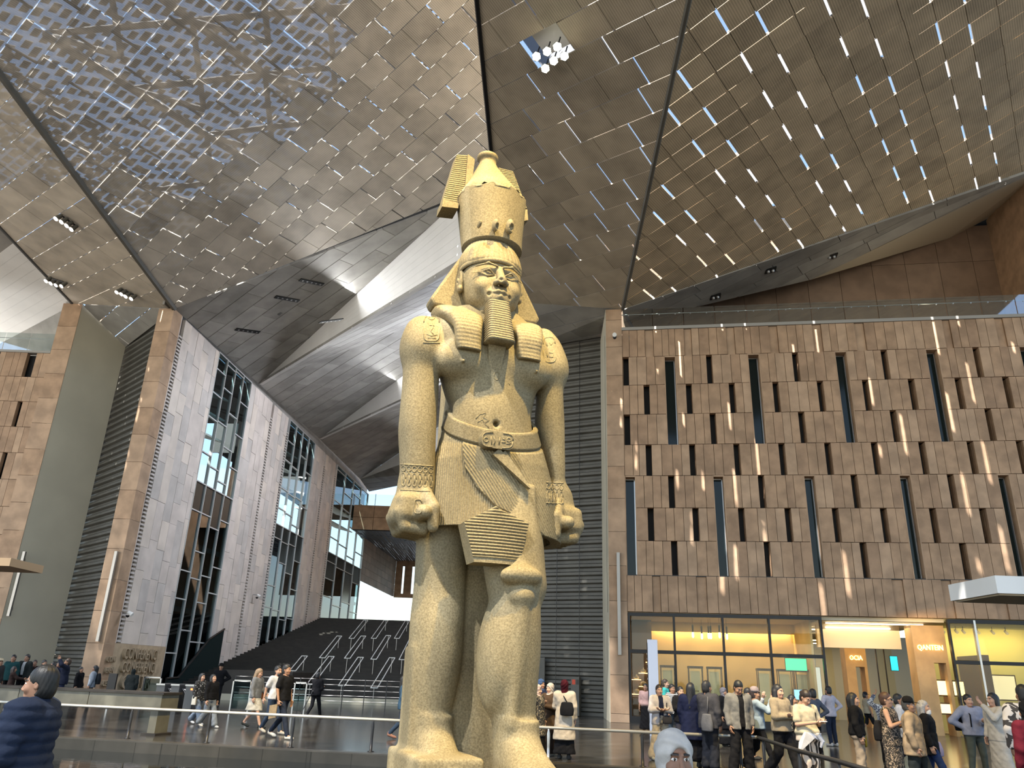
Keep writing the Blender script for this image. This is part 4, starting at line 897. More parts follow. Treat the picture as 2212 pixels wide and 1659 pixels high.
def relax(V, Q, it=1, w=.5):
    for _ in range(it):
        S = np.zeros_like(V); C = np.zeros(len(V))
        for a, b in ((0, 1), (1, 2), (2, 3), (3, 0)):
            np.add.at(S, Q[:, a], V[Q[:, b]]); np.add.at(C, Q[:, a], 1); np.add.at(S, Q[:, b], V[Q[:, a]]); np.add.at(C, Q[:, b], 1)
        V = V*(1-w)+w*S/np.maximum(C, 1)[:, None]
    return V
def gridq(nu, nv, wrap=False):
    i = np.arange(nv-1)[:, None]*nu; j = np.arange(nu if wrap else nu-1)[None, :]; jn = (j+1) % nu
    return np.stack([(i+j).ravel(), (i+jn).ravel(), (i+nu+jn).ravel(), (i+nu+j).ravel()], 1)
# ================================================================== THE COLOSSUS
TH = math.radians(20); XS, YS, ZB = -.42, 13.6, .12
cT, sT = math.cos(TH), math.sin(TH); AXL, AYL = np.array([cT, sT, 0]), np.array([-sT, cT, 0]); OS = np.array([XS, YS, ZB])
SM = frame(OS, AXL, AYL, (0, 0, 1)); statue = empty('statue', M=SM)
tag(statue, 'colossal granite statue of a striding pharaoh with double crown, ribbed beard and pleated kilt', 'statue')
def toloc(p): d = np.asarray(p)-OS; return np.array([d @ AXL, d @ AYL, d[2]])
def fp(x, y, yl): return toloc(hit(x, y, OS+AYL*yl, AYL))               # pixel onto the local plane y = yl (front negative)
def sec(y, xl, xr, ratio=.8, cy=0.0, cx0=0.0):
    """silhouette row -> (z, cx, cy, a, b)"""
    Y = YS + cx0*sT + cy*cT; L, R = atY(xl, y, Y), atY(xr, y, Y); z = (L[2]+R[2])/2-ZB; xc = (L[0]+R[0])/2; hw = (R[0]-L[0])/2
    cx = (xc-XS+cy*sT)/cT; a = hw/math.sqrt(cT*cT+(ratio*sT)**2); return (z, cx, cy, a, a*ratio)
m_gran = mat('statue_granite', (.27, .225, .130), .72, noise=.42, nscale=34, c2=(.165, .133, .072), bump=.22, bscale=60, detail=4)
t = m_gran.node_tree                                                    # large soft veins over the speckle
g = t.nodes.new('ShaderNodeNewGeometry'); n2 = t.nodes.new('ShaderNodeTexNoise'); n2.inputs['Scale'].default_value = .9; n2.inputs['Detail'].default_value = 5; t.links.new(g.outputs['Position'], n2.inputs['Vector'])
mr = t.nodes.new('ShaderNodeMapRange'); mr.inputs[1].default_value = .3; mr.inputs[2].default_value = .7; mr.inputs[3].default_value = .72; mr.inputs[4].default_value = 1.12; t.links.new(n2.outputs[0], mr.inputs[0])
b_ = t.nodes['Principled BSDF']; src = b_.inputs['Base Color'].links[0].from_socket; mu = t.nodes.new('ShaderNodeVectorMath'); mu.operation = 'SCALE'; t.links.new(src, mu.inputs[0]); t.links.new(mr.outputs[0], mu.inputs[3]); t.links.new(mu.outputs[0], b_.inputs['Base Color'])
# ---------------- body
H = .030
F = Field((-2.6, -2.6, -.05), (2.3, 1.6, 9.0), H)
tor = [sec(1150, 940, 1184, .66, .05), sec(1080, 944, 1180, .66, .03), sec(1010, 950, 1166, .66, 0), sec(945, 965, 1152, .64, 0), sec(905, 977, 1144, .62, 0), sec(860, 962, 1152, .62, 0), sec(815, 950, 1163, .62, 0), sec(770, 940, 1170, .60, .02), sec(730, 935, 1168, .55, .08), sec(700, 955, 1150, .5, .12), sec(680, 985, 1125, .5, .14)]
F.column(tor, 2.4, 0)
la = [sec(y, l, r, rt, 0.0, -1.45) for y, l, r, rt in ((1068, 866, 936, .95), (1030, 863, 938, 1.0), (985, 862, 939, 1.05), (933, 860, 941, 1.1), (890, 863, 943, 1.1), (850, 867, 946, 1.08), (800, 870, 948, 1.1), (760, 872, 950, 1.1), (725, 876, 952, 1.0), (700, 885, 948, .85), (686, 900, 935, .7))]
ra = [sec(y, l, r, rt, 0.0, 1.35) for y, l, r, rt in ((1092, 1181, 1219, 1.5), (1050, 1178, 1219, 1.6), (1000, 1168, 1219, 1.5), (960, 1160, 1218, 1.45), (915, 1156, 1217, 1.45), (870, 1158, 1215, 1.45), (828, 1160, 1213, 1.5), (780, 1160, 1212, 1.5), (748, 1158, 1207, 1.4), (728, 1158, 1195, 1.2), (716, 1160, 1185, 1.0))]
F.column(la, 2.2, .10, rnd=.1); F.column(ra, 2.2, .10, rnd=.1)
# shoulders, chest, belly
zs = la[-3][0]
F.ell((la[-4][1]+.05, .0, la[-4][0]+.05), (.44, .46, .42), .18); F.ell((ra[-4][1]-.05, .0, la[-4][0]+.05), (.42, .46, .42), .18)
F.cap((la[-4][1]+.1, .08, zs-.05), (ra[-4][1]-.1, .08, zs-.05), .36, .36, .25)
pl_, pr2 = fp(998, 783, -.62), fp(1155, 806, -.62)
F.ell((pl_[0]+.10, -.36, pl_[2]+.12), (.50, .36, .38), .12); F.ell((pr2[0]-.12, -.36, pr2[2]+.12), (.50, .36, .38), .12)
nv = fp(1073, 915, -.62)
F.ell((nv[0], -.30, nv[2]+.25), (.62, .33, .75), .2); F.cap((nv[0], -.72, nv[2]), (nv[0], -.50, nv[2]), .055, .05, .05, cut=True); F.cap((nv[0], -.70, nv[2]+.10), (nv[0], -.72, nv[2]+.55), .02, .03, .08, cut=True)
for q in (pl_, pr2): F.ell((q[0], -.715, q[2]), (.035, .05, .035), .02)
# neck
nk = fp(1078, 690, -.1); F.cap((0-.02, .05, nk[2]-.45), (0-.02, .0, nk[2]+.6), .40, .38, .15)
# legs
ll = [sec(y, l, r, rt, .15, -.55) for y, l, r, rt in ((1700, 884, 966, 1.15), (1655, 885, 967, 1.15), (1612, 886, 968, 1.15), (1560, 885, 970, 1.1), (1500, 883, 984, 1.05), (1430, 883, 997, 1.0), (1353, 886, 1002, 1.0), (1290, 893, 1005, .95), (1220, 898, 1008, 1.0), (1150, 902, 1012, 1.0), (1090, 910, 1020, 1.0))]
rl2 = [sec(y, l, r, rt, -.75, .75) for y, l, r, rt in ((1690, 1070, 1152, 1.1), (1640, 1070, 1152, 1.1), (1590, 1070, 1153, 1.05), (1530, 1064, 1156, 1.05), (1471, 1058, 1161, 1.05), (1410, 1052, 1166, 1.08), (1360, 1052, 1167, 1.08), (1315, 1058, 1166, 1.02), (1275, 1072, 1163, .95), (1245, 1080, 1160, .95))]
F.column(ll, 2.1, .05); F.column(rl2, 2.1, .08)
kx, kz = rl2[-1][1], rl2[-1][0]
F.cap((kx, rl2[-1][2]+.08, kz-.15), (kx-.05, -.05, kz+1.6), .50, .62, .1)
# knee cap, shin ridge, inner calf
kn = fp(1132, 1240, -1.25)
F.ell((kn[0], -1.12, kn[2]-.02), (.36, .24, .17), .05); F.ell((kn[0]+.02, -1.10, kn[2]-.33), (.22, .22, .19), .05); F.cap((kn[0]+.0, -1.02, kn[2]+.05), (kn[0]-.05, -.95, kn[2]+.45), .2, .10, .1)
F.ell((kn[0]-.44, -1.05, kn[2]-.38), (.10, .18, .12), .05, cut=True)
F.cap((kn[0]+.02, -1.16, kn[2]-.55), (kn[0]-.08, -1.10, .9), .10, .07, .12)
F.ell((rl2[5][1]-.28, -.72, rl2[5][0]-.1), (.30, .45, .85), .12)
# feet: rear (his right) and forward (his left)
def foot(cx, cyh, lx, ztop):
    F.column([(0, cx+lx*.5, cyh-.55, .36, 1.05), (.12, cx+lx*.5, cyh-.52, .38, 1.08), (.30, cx+lx*.4, cyh-.40, .36, .92), (.48, cx+lx*.2, cyh-.18, .33, .66), (.70, cx, cyh+.0, .32, .48), (.95, cx, cyh+.02, .32, .42)], 2.3, .10)
    for i in range(5):
        x = cx+lx+(-.27+i*.135); F.ell((x, cyh-1.56+abs(i-1)*.06*(1 if lx >= 0 else 1), .12), (.075, .16, .10), .02)
foot(ll[0][1], .15, .0, .9); foot(rl2[0][1], -.80, .0, .9)
F.box((ll[0][1]-.02, -.1, .10), (.50, 1.05, .34), .06, .04)
# stone web between the legs and back pillar
F.box((.10, .45, 2.6), (.62, .42, 2.75), .04, .06); F.box((.0, .95, 4.3), (.62, .35, 4.3), .05, .05); F.box((.52, -.05, 2.3), (.16, .75, 2.4), .05, .12)
F.box((-.98, .28, 1.0), (.0+.12, .35, 1.0), .05, .1)
# fists
def fist(cx, cz, sx, fl, sc=1.0):
    """sx: outward side (-1 image left); fl flare outwards"""
    q = lambda x, y, z: (cx+sx*x*sc, y*sc, cz+z*sc)
    F.cap(q(.02, 0, .42), q(.10, -.02, .02), .30*sc, .30*sc, .12); F.box(q(.13, -.03, -.02), (.25*sc, .40*sc, .24*sc), .12, .10)
    F.ell(q(.26, -.02, -.12), (.20*sc, .38*sc, .22*sc), .08)
    for i in range(4):
        y = -.30+i*.20; F.cap(q(.33, y, -.10), q(.22, y-.01, -.34), .105*sc, .10*sc, .02); F.cap(q(.22, y-.01, -.34), q(-.10, y, -.37), .10*sc, .095*sc, .02); F.cap(q(-.10, y, -.37), q(-.17, y, -.20), .09*sc, .085*sc, .03)
    F.cap(q(-.02, -.42, -.12), q(-.02, .40, -.12), .135*sc, .135*sc, .0); F.cap(q(-.02, -.30, -.12), q(-.02, -.60, -.12), .125*sc, .12*sc, .0)
    F.cap(q(-.10, -.28, .25), q(-.20, -.50, -.02), .12*sc, .11*sc, .06); F.cap(q(-.20, -.50, -.02), q(-.21, -.50, -.34), .105*sc, .095*sc, .03)
hl = fp(893, 1103, -.15); hr = fp(1209, 1127, -.15)
fist(hl[0]+.06, hl[2]+.03, -1, .1); fist(hr[0]-.02, hr[2]+.03, 1, .1)
# broken stone link between arms and kilt
V, Q = F.nets()
nr = np.sin(V[:, 0]*2.1+V[:, 2]*1.3)*.004+np.sin(V[:, 2]*7.3+V[:, 1]*5)*.003
V = relax(V, Q, 1, .45); V[:, 1] += nr
# shallow crack across the rear leg
body = link(bpy.data.objects.new('body', fastmesh('body', V, Q, m_gran)), statue); del F
# ---------------- kilt
zk = np.array([r[0] for r in tor[:6]][::-1]); 
def kilt_sec(z): S = np.array(sorted(tor)); return [np.interp(z, S[:, 0], S[:, i]) for i in (1, 2, 3, 4)]
zbel = fp(1075, 966, -.75)[2]; zhem = fp(1003, 1127, -.95)[2]
cur = np.array([fp(x, y, -.78)[[0, 2]] for x, y in ((1011, 962), (1013, 1005), (1034, 1052), (1071, 1094), (1139, 1130), (1190, 1168))])
NU, NV = 620, 110
u = np.linspace(0, 2*math.pi, NU, endpoint=False); v = np.linspace(0, 1, NV)
Uu, Vv = np.meshgrid(u, v); frn = np.clip(-np.sin(Uu), 0, 1)
ztp = zbel + .48*(1-frn)**1.0; zbt = zhem + .0*frn - .12*np.clip(np.cos(Uu), 0, 1)
Zk = ztp+(zbt-ztp)*Vv; cxk, cyk, ak, bk = kilt_sec(Zk); fl = .05+.10*Vv; p_ = 2.4
den = (np.abs(np.cos(Uu))**p_+np.abs(np.sin(Uu))**p_)**(-1/p_)
Xk = cxk+(ak+fl)*np.cos(Uu)*den; Yk = cyk+(bk+fl)*np.sin(Uu)*den
xc = np.interp(-Zk, -cur[:, 1], cur[:, 0]); wrap = (Xk > xc) & (Yk < .2) & (Zk < cur[0, 1]+.3)
sarc = np.where(Yk < 0, Xk, Xk)+np.sign(Xk)*(Yk+.6)*.8
pv = np.abs(np.sin(Xk*math.pi/.042 - Yk*30)); pw_ = np.abs(np.sin((Xk*.84+Zk*.54)*math.pi/.045))
amp = np.where(wrap, pw_*.026+.045, pv*.026)*np.clip(Vv*20, 0, 1); nx, ny = np.cos(Uu), np.sin(Uu)
Xk += nx*amp; Yk += ny*amp
Vk = np.stack([Xk.ravel(), Yk.ravel(), Zk.ravel()], 1); inn = Vk.copy(); inn[:, 0] = (inn[:, 0]-0)*.9; inn[:, 1] *= .9
Qk = gridq(NU, NV, True)[:, ::-1]
low = (NV-1)*NU; ring = np.arange(NU); inner = np.stack([Xk[-1]*.86, Yk[-1]*.86, Zk[-1]+.02], 1)
Vk = np.concatenate([Vk, inner]); Qk = np.concatenate([Qk, np.stack([low+ring, len(Vk)-NU+ring, len(Vk)-NU+(ring+1) % NU, low+(ring+1) % NU], 1)])
link(bpy.data.objects.new('kilt', fastmesh('kilt', Vk, Qk, m_gran)), statue)
# belt: band following the dipping waist, and its buckle plaque
nb_ = 200; u = np.linspace(0, 2*math.pi, nb_, endpoint=False); rows = []
for kk, (dz, off) in enumerate(((-.02, .05), (.0, .10), (.03, .115), (.27, .10), (.30, .115), (.33, .09), (.34, .03))):
    fr = np.clip(-np.sin(u), 0, 1); z = zbel + .48*(1-fr) + dz; cx_, cy_, a_, b__ = kilt_sec(z); den = (np.abs(np.cos(u))**p_+np.abs(np.sin(u))**p_)**(-1/p_)
    zig = .0; rows.append(np.stack([cx_+(a_+off)*np.cos(u)*den, cy_+(b__+off)*np.sin(u)*den, z], 1))
belt = link(bpy.data.objects.new('belt', fastmesh('belt', np.concatenate(rows), gridq(nb_, len(rows), True), m_gran)), statue)
bx = fp(1075, 951, -.86)
def rrect(cx, cz, w_, h_, r, n=6):
    P = []
    for (sx, sz, a0) in ((1, 1, 0), (-1, 1, 90), (-1, -1, 180), (1, -1, 270)):
        for i in range(n+1): a = math.radians(a0+90*i/n); P.append((cx+sx*(w_-r)+r*math.cos(a), cz+sz*(h_-r)+r*math.sin(a)))
    return P
MB().prism([(x, -.88, z) for x, z in rrect(bx[0], bx[2], .30, .155, .13)], (0, .18, 0)).build('buckle', m_gran, statue)
# apron with horizontal ribs
ya = -1.02
AT, AL, AR, ABL, ABR = fp(1069, 1094, ya), fp(1001, 1128, ya), fp(1141, 1132, ya), fp(1022, 1218, ya-.06), fp(1119, 1219, ya-.06)
NVa, NUa = 260, 24; zt0, zb0 = AT[2], (ABL[2]+ABR[2])/2; zz = np.linspace(zt0, zb0, NVa); zl = AL[2]
xl = np.where(zz > zl, AT[0]+(AL[0]-AT[0])*(zt0-zz)/(zt0-zl), AL[0]+(ABL[0]-AL[0])*((zl-zz)/(zl-zb0))); zr_ = AR[2]
xr2 = np.where(zz > zr_, AT[0]+(AR[0]-AT[0])*(zt0-zz)/(zt0-zr_), AR[0]+(ABR[0]-AR[0])*((zr_-zz)/(zr_-zb0)))
tt = np.linspace(0, 1, NUa)[None, :]; Xa = xl[:, None]+(xr2-xl)[:, None]*tt; Za = np.repeat(zz[:, None], NUa, 1)
rib = np.abs(np.sin((zt0-Za)*math.pi/.052)); edge = ((zb0+.09) < Za); Ya = ya-.05*(1-Vv[:1, :1])+(-.10*(zt0-Za)/(zt0-zb0)) - .022*rib*edge + .10*(2*tt-1)**2*.5
Va = np.stack([Xa.ravel(), Ya.ravel(), Za.ravel()], 1); Vb = Va.copy(); Vb[:, 1] = ya+.30; nA = len(Va)
Qa = gridq(NUa, NVa); Qs = []
for j in range(NVa-1): Qs += [(j*NUa, (j+1)*NUa, nA+(j+1)*NUa, nA+j*NUa), (j*NUa+NUa-1, nA+j*NUa+NUa-1, nA+(j+1)*NUa+NUa-1, (j+1)*NUa+NUa-1)]
for i in range(NUa-1): Qs += [((NVa-1)*NUa+i, (NVa-1)*NUa+i+1, nA+(NVa-1)*NUa+i+1, nA+(NVa-1)*NUa+i)]
link(bpy.data.objects.new('apron', fastmesh('apron', np.concatenate([Va, Vb]), np.concatenate([Qa[:, ::-1], np.array(Qs)]), m_gran, smooth=False)), statue)
# sash ends: two long tapering bands
s0, s1 = fp(1072, 972, -.84), fp(1146, 1055, -.92)
for (dx, w0) in ((0, .085), (.13, .05)):
    a = np.array([s0[0]+dx, -.84, s0[2]-.02]); b__ = np.array([s1[0], -.93, s1[2]]); n_ = nrm(np.cross(b__-a, [0, 1, 0]))
    MB().prism([a-n_*w0, b__-n_*.01, b__+n_*.012, a+n_*w0], (0, .10, 0)).build('sash', m_gran, statue)
# ---------------- head
hc = fp(1070, 600, -.35); HZ = .0125 if True else .02
zbrow, zchin = fp(1085, 577, -.66)[2], fp(1080, 657, -.70)[2]; fh = zbrow-zchin
band = fp(1085, 560, -.6)[2]; cx = fp(1084, 600, -.70)[0]
F = Field((cx-.85, -1.05, zchin-.62), (cx+.85, .75, band+.50), .0135)
zc_ = zchin+fh*.55
F.column([(zchin-.6, cx, .02, .40, .40), (zchin-.1, cx, -.02, .40, .42), (zchin+.02, cx, -.16, .30, .44), (zchin+.16, cx, -.14, .44, .52), (zchin+.36, cx, -.10, .53, .55), (zchin+.62, cx, -.08, .575, .565), (zbrow, cx, -.04, .58, .57), (band+.05, cx, .0, .56, .55), (band+.25, cx, .02, .50, .50), (band+.42, cx, .06, .38, .4)], 2.25, .05)
f_ = lambda x, y: fp(x, y, -.68)
el, er = f_(1056, 586), f_(1107, 595); em = (el[2]+er[2])/2; ex = abs(er[0]-el[0])/2; cx = (el[0]+er[0])/2 + 0
nt_ = f_(1088, 616)
for sx in (-1, 1):
    x = cx+sx*ex
    F.ell((x-sx*.01, -.68, em+.01), (.205, .135, .115), .04, cut=True)          # socket
    F.ell((x, -.525, em-.005), (.165, .085, .075), .012)                 # eyeball
    F.cap((x-sx*.135, -.60, em-.01), (x-sx*.02, -.645, em+.062), .016, .020, .012); F.cap((x-sx*.02, -.645, em+.062), (x+sx*.15, -.56, em+.01), .020, .016, .012)
    F.cap((x-sx*.13, -.595, em-.02), (x, -.625, em-.068), .012, .014, .012); F.cap((x, -.625, em-.068), (x+sx*.15, -.555, em), .014, .012, .012)
    F.cap((x+sx*.15, -.56, em+.0), (x+sx*.28, -.46, em-.0), .009, .010, .012)
    F.cap((x-sx*.17, -.655, em+.155), (x+sx*.0, -.64, em+.195), .022, .022, .04); F.cap((x+sx*.0, -.64, em+.195), (x+sx*.22, -.53, em+.13), .022, .016, .04)
    F.ell((cx+sx*.27, -.52, em-.27), (.17, .13, .17), .08)                # cheek
    # ears
    ec = (cx+sx*.60, -.02, em+.02)
    F.ell(ec, (.075, .135, .235), .02); F.ell((ec[0]+sx*.055, ec[1]-.02, ec[2]+.05), (.035, .075, .13), .015, cut=True); F.ell((ec[0]+sx*.01, ec[1]-.04, ec[2]-.19), (.06, .08, .075), .02); F.ell((ec[0]+sx*.06, ec[1]-.05, ec[2]-.02), (.03, .03, .05), .01)
zn = nt_[2]
F.cap((cx, -.60, em+.10), (cx, -.76, zn+.06), .062, .085, .05); F.ell((cx, -.77, zn+.02), (.105, .085, .075), .03)
for sx in (-1, 1): F.ell((cx+sx*.095, -.72, zn-.0), (.06, .075, .055), .02); F.ell((cx+sx*.05, -.77, zn-.06), (.028, .03, .025), .01, cut=True)
F.ell((cx-.05, -.86, zn+.02), (.06, .05, .05), .01, cut=True)                 # chipped nose tip
zm = f_(1080, 638)[2]
F.ell((cx, -.60, zm+.02), (.24, .13, .15), .06)
F.cap((cx-.17, -.655, zm+.035), (cx-.05, -.735, zm+.05), .025, .042, .02); F.cap((cx+.17, -.655, zm+.035), (cx+.05, -.735, zm+.05), .025, .042, .02); F.cap((cx-.05, -.735, zm+.048), (cx+.05, -.735, zm+.048), .038, .038, .02)
F.cap((cx-.13, -.655, zm-.035), (cx, -.715, zm-.045), .025, .048, .02); F.cap((cx+.13, -.655, zm-.035), (cx, -.715, zm-.045), .025, .048, .02)
F.cap((cx-.18, -.71, zm+.004), (cx+.18, -.71, zm+.004), .010, .010, .012, cut=True)
for sx in (-1, 1): F.ell((cx+sx*.20, -.66, zm), (.035, .05, .04), .03, cut=True)
F.ell((cx, -.58, zchin+.10), (.20, .14, .12), .06)
F.cap((cx, -.74, zm+.09), (cx, -.74, zn-.04), .02, .02, .03, cut=True)
V, Q = F.nets(); V = relax(V, Q, 1, .35)
link(bpy.data.objects.new('head', fastmesh('head', V, Q, m_gran)), statue); del F
# ---------------- royal headcloth
F = Field((-1.75, -1.15, zchin-1.45), (1.75, .95, band+.60), .022)
wl_, wr_ = fp(927, 648, .20), fp(1163, 699, .20); zw = (wl_[2]+wr_[2])/2; ww_ = (wr_[0]-wl_[0])/2; cw = (wr_[0]+wl_[0])/2
F.column([(zw+.1, cx, .34, .62, .30), (band-.1, cx, .30, .60, .34), (band+.30, cx, .18, .56, .42), (band+.5, cx, .1, .45, .4)], 2.6, .04, rnd=.05)
F.column([(band-.10, cx, -.02, .598, .592), (band-.03, cx, -.02, .612, .608), (band+.12, cx, .02, .61, .61), (band+.32, cx, .06, .56, .57), (band+.52, cx, .10, .46, .48)], 2.2, .05)
F.ell((cx, -.05, zc_-.1), (.58, .62, 1.0), .02, cut=True) if False else None
# lappets over the chest
for (P, s) in (([(940, 655), (1005, 665), (1030, 763), (990, 742)], -1), ([(1112, 690), (1160, 700), (1157, 777), (1121, 779)], 1)):
    q = [fp(x, y, -.66) for x, y in P]; zt2 = max(c[2] for c in q[:2]); zb2_ = min(c[2] for c in q[2:]); xc2 = (q[2][0]+q[3][0])/2; hw = .22 if s < 0 else .20
    F.column([(zb2_, xc2+.02, -.70, .22, .13), (zb2_+.10, xc2, -.69, .235, .13), (zb2_+.5, xc2+s*.02, -.64, .27, .15), (zt2-.15, (xc2+cw+s*.62)/2, -.42, .34, .26), (zt2+.02, cw+s*.62, -.12, .42, .40), (zt2+.22, cw+s*.72, .12, .38, .35)], 3.0, .06, rnd=.02)
F.ell((cx, -.25, zchin+.25), (.52, .62, .62), .0, cut=True)
V, Q = F.nets()
ff = (V[:, 1] < .06); V[:, 1] += np.where((V[:, 2] < zchin+.1) & ff, .006*np.sin(V[:, 2]*2*math.pi/.075), 0)
cap_ = (V[:, 2] > band-.02); ang = np.arctan2(V[:, 0]-cx, -(V[:, 1]-.05)); rr_ = .012*np.abs(np.sin(ang*22)); V[:, 0] += np.where(cap_, rr_*np.sin(ang), 0); V[:, 1] -= np.where(cap_, rr_*np.cos(ang), 0)
link(bpy.data.objects.new('headcloth', fastmesh('headcloth', relax(V, Q, 1, .2), Q, m_gran)), statue); del F
def wing(P, Pt):
    q = [np.array([p[0], .10, p[2]]) for p in P]; o = MB().prism(q, (0, .42, 0)).build('headcloth_wing', m_gran, statue); fixn(o)
    bv = o.modifiers.new('bevel', 'BEVEL'); bv.width = .05; bv.segments = 2
wt = band+.30; wing([(cx-.30, 0, wt+.1), (cx-.60, 0, wt-.02), (cw-ww_*1.0, 0, zw+.03), (cw-ww_*.93, 0, zw-.10), (cx-.30, 0, zw-.10)], 0); wing([(cx+.30, 0, wt+.1), (cx+.60, 0, wt-.02), (cw+ww_*1.0, 0, zw+.03), (cw+ww_*.93, 0, zw-.10), (cx+.30, 0, zw-.10)], 0)
# brow band
nb2 = 90; a_ = np.linspace(-1.75, 1.75, nb2); rows = []
for dz, off in ((-.10, .60), (-.09, .622), (-.01, .626), (.0, .605)): rows.append(np.stack([cx+off*np.sin(a_), -.02-off*np.cos(a_), np.full(nb2, band+dz)-.02*np.abs(a_)], 1))
link(bpy.data.objects.new('brow_band', fastmesh('brow_band', np.concatenate(rows), gridq(nb2, 4)[:, ::-1], m_gran)), statue)
# ---------------- beard with ribs
NB, NS_ = 150, 32; bt, bb = fp(1079, 655, -.74), fp(1087, 733, -1.02); zt3, zb3 = bt[2]+.05, bb[2]
V = []
for i in range(NB):
    t_ = i/(NB-1); z = zt3+(zb3-zt3)*t_; xc3 = bt[0]+(bb[0]-bt[0])*t_; yc = -.60-.20*t_; hx, hy = .195+.055*t_, .17+.05*t_; rb = .014*abs(math.sin(t_*math.pi*17))*(t_ < .985)
    for k in range(NS_):
        a = 2*math.pi*k/NS_; c_, s_ = math.cos(a), math.sin(a); e = (abs(c_)**5+abs(s_)**5)**(-1/5); V.append((xc3+(hx+rb)*c_*e, yc+(hy+rb)*s_*e, z))
Qb = gridq(NS_, NB, True)[:, ::-1].tolist(); nV = len(V); V.append((bb[0], -.80, zb3)); me = [tuple(q) for q in Qb] + [((NB-1)*NS_+(k+1) % NS_, (NB-1)*NS_+k, nV, nV) for k in range(NS_)]
me = [q if q[2] != q[3] else q[:3] for q in me]; bo = obj('beard', V, me, m_gran, statue, True)
MB().prism([(bb[0]-.17, -.72, zb3+.01), (bb[0]+.17, -.72, zb3+.01), (bb[0]+.12, -.60, zb3-.42), (bb[0]-.12, -.60, zb3-.42)], (0, .2, 0)).build('beard_support', m_gran, statue)
# ---------------- double crown
def ringloft(name, S, n=72, rough=None, parent=statue, p=2.0, close=True):
    V = []; S = sorted(S); zz = np.linspace(S[0][0], S[-1][0], 60) if len(S) > 3 else np.array([s[0] for s in S]); A = np.array(S)
    for z in zz:
        cx_, cy_, a_, b_ = [float(smooth_interp(np.array([z]), A[:, 0], A[:, i])[0]) for i in (1, 2, 3, 4)]
        for k in range(n): t_ = 2*math.pi*k/n; V.append((cx_+a_*math.cos(t_), cy_+b_*math.sin(t_), z+(rough(t_, z) if rough else 0)))
    m_ = len(zz); Qf = [tuple(q) for q in gridq(n, m_, True)]; Qf.append(tuple(range((m_-1)*n, m_*n))); Qf.append(tuple(range(n))[::-1])
    return obj(name, V, Qf, m_gran, parent, True)
rc_ = [sec(545, 997, 1127, .98, .12), sec(520, 994, 1128, .98, .12), sec(490, 991, 1131, .98, .12), sec(462, 988, 1134, .98, .12), sec(441, 986, 1136, .98, .12)]
ztr = max(r[0] for r in rc_)
ringloft('red_crown', rc_, rough=lambda t_, z: (.03*math.sin(t_*9)+.02*math.sin(t_*23)+.012*math.sin(t_*41))*(1 if z > ztr-.05 else 0))
wc = [sec(446, 992, 1130, .98, .12), sec(430, 995, 1124, .98, .12), sec(413, 1007, 1111, .98, .12), sec(386, 1022, 1088, .98, .12), sec(368, 1032, 1075, .98, .12), sec(357, 1036, 1072, .98, .12), sec(350, 1031, 1076, .98, .12), sec(344, 1033, 1075, .98, .12), sec(339, 1042, 1066, .98, .12)]
ringloft('white_crown', wc)
# broken cobra remains and the two damaged chips
F = Field((-.9, -1.3, rc_[0][0]-.2), (.9, -.2, ztr), .02)
for (x, y, r) in ((1070, 487, .09), (1101, 490, .11), (1036, 484, .05)): q = fp(x, y, -.60); F.ell((q[0], -.60, q[2]), (r*.7, .12, r*1.5), .0); F.ell((q[0]+.03, -.72, q[2]-.06), (r*.6, .10, r*.7), .0, cut=True)
V, Q = F.nets(); link(bpy.data.objects.new('cobra_remains', fastmesh('cobra_remains', V, Q, m_gran, smooth=False)), statue); del F
# ostrich plumes each side, ridged
def plume(P, yl, nm, s):
    """ridged slab from a pixel outline on the local plane yl"""
    q = [fp(x, y, yl) for x, y in P]; tl, tr_, brr, bl_ = q; NU_, NV_ = 10, 160; V = []
    for j in range(NV_):
        t_ = j/(NV_-1); l = tl+(bl_-tl)*t_; r = tr_+(brr-tr_)*t_
        for i in range(NU_):
            w_ = i/(NU_-1); p = l+(r-l)*w_; V.append((p[0], yl-.012*abs(math.sin(t_*math.pi*24)), p[2]+.10*w_*s))
    n0_ = len(V); V += [(a, yl+.30, c) for a, b, c in V]; Qf = [tuple(x) for x in gridq(NU_, NV_)[:, ::-1]] + [tuple(n0_+x for x in q_) for q_ in gridq(NU_, NV_)]
    for j in range(NV_-1): Qf += [(j*NU_, (j+1)*NU_, n0_+(j+1)*NU_, n0_+j*NU_), (j*NU_+NU_-1, n0_+j*NU_+NU_-1, n0_+(j+1)*NU_+NU_-1, (j+1)*NU_+NU_-1)]
    for i in range(NU_-1): Qf += [(i, n0_+i, n0_+i+1, i+1), ((NV_-1)*NU_+i, (NV_-1)*NU_+i+1, n0_+(NV_-1)*NU_+i+1, n0_+(NV_-1)*NU_+i)]
    o = obj(nm, V, Qf, m_gran, statue); fixn(o); return o
plume([(987, 334), (1011, 336), (1002, 440), (957, 432)], .10, 'plume', 0); plume([(1077, 362), (1108, 370), (1138, 450), (1100, 455)], .30, 'plume', 0)
q = [fp(x, y, .06) for x, y in ((1011, 333), (1026, 344), (1016, 420), (1003, 424))]; MB().prism(q, (0, .30, 0)).build('plume_edge', m_gran, statue)
q = [fp(x, y, .05) for x, y in ((957, 430), (992, 438), (990, 450), (955, 446))]; MB().prism(q, (0, .42, 0)).build('horn_base', m_gran, statue)
q = [fp(x, y, .25) for x, y in ((1100, 455), (1139, 452), (1141, 475), (1128, 478))]; MB().prism(q, (0, .30, 0)).build('horn_base', m_gran, statue)
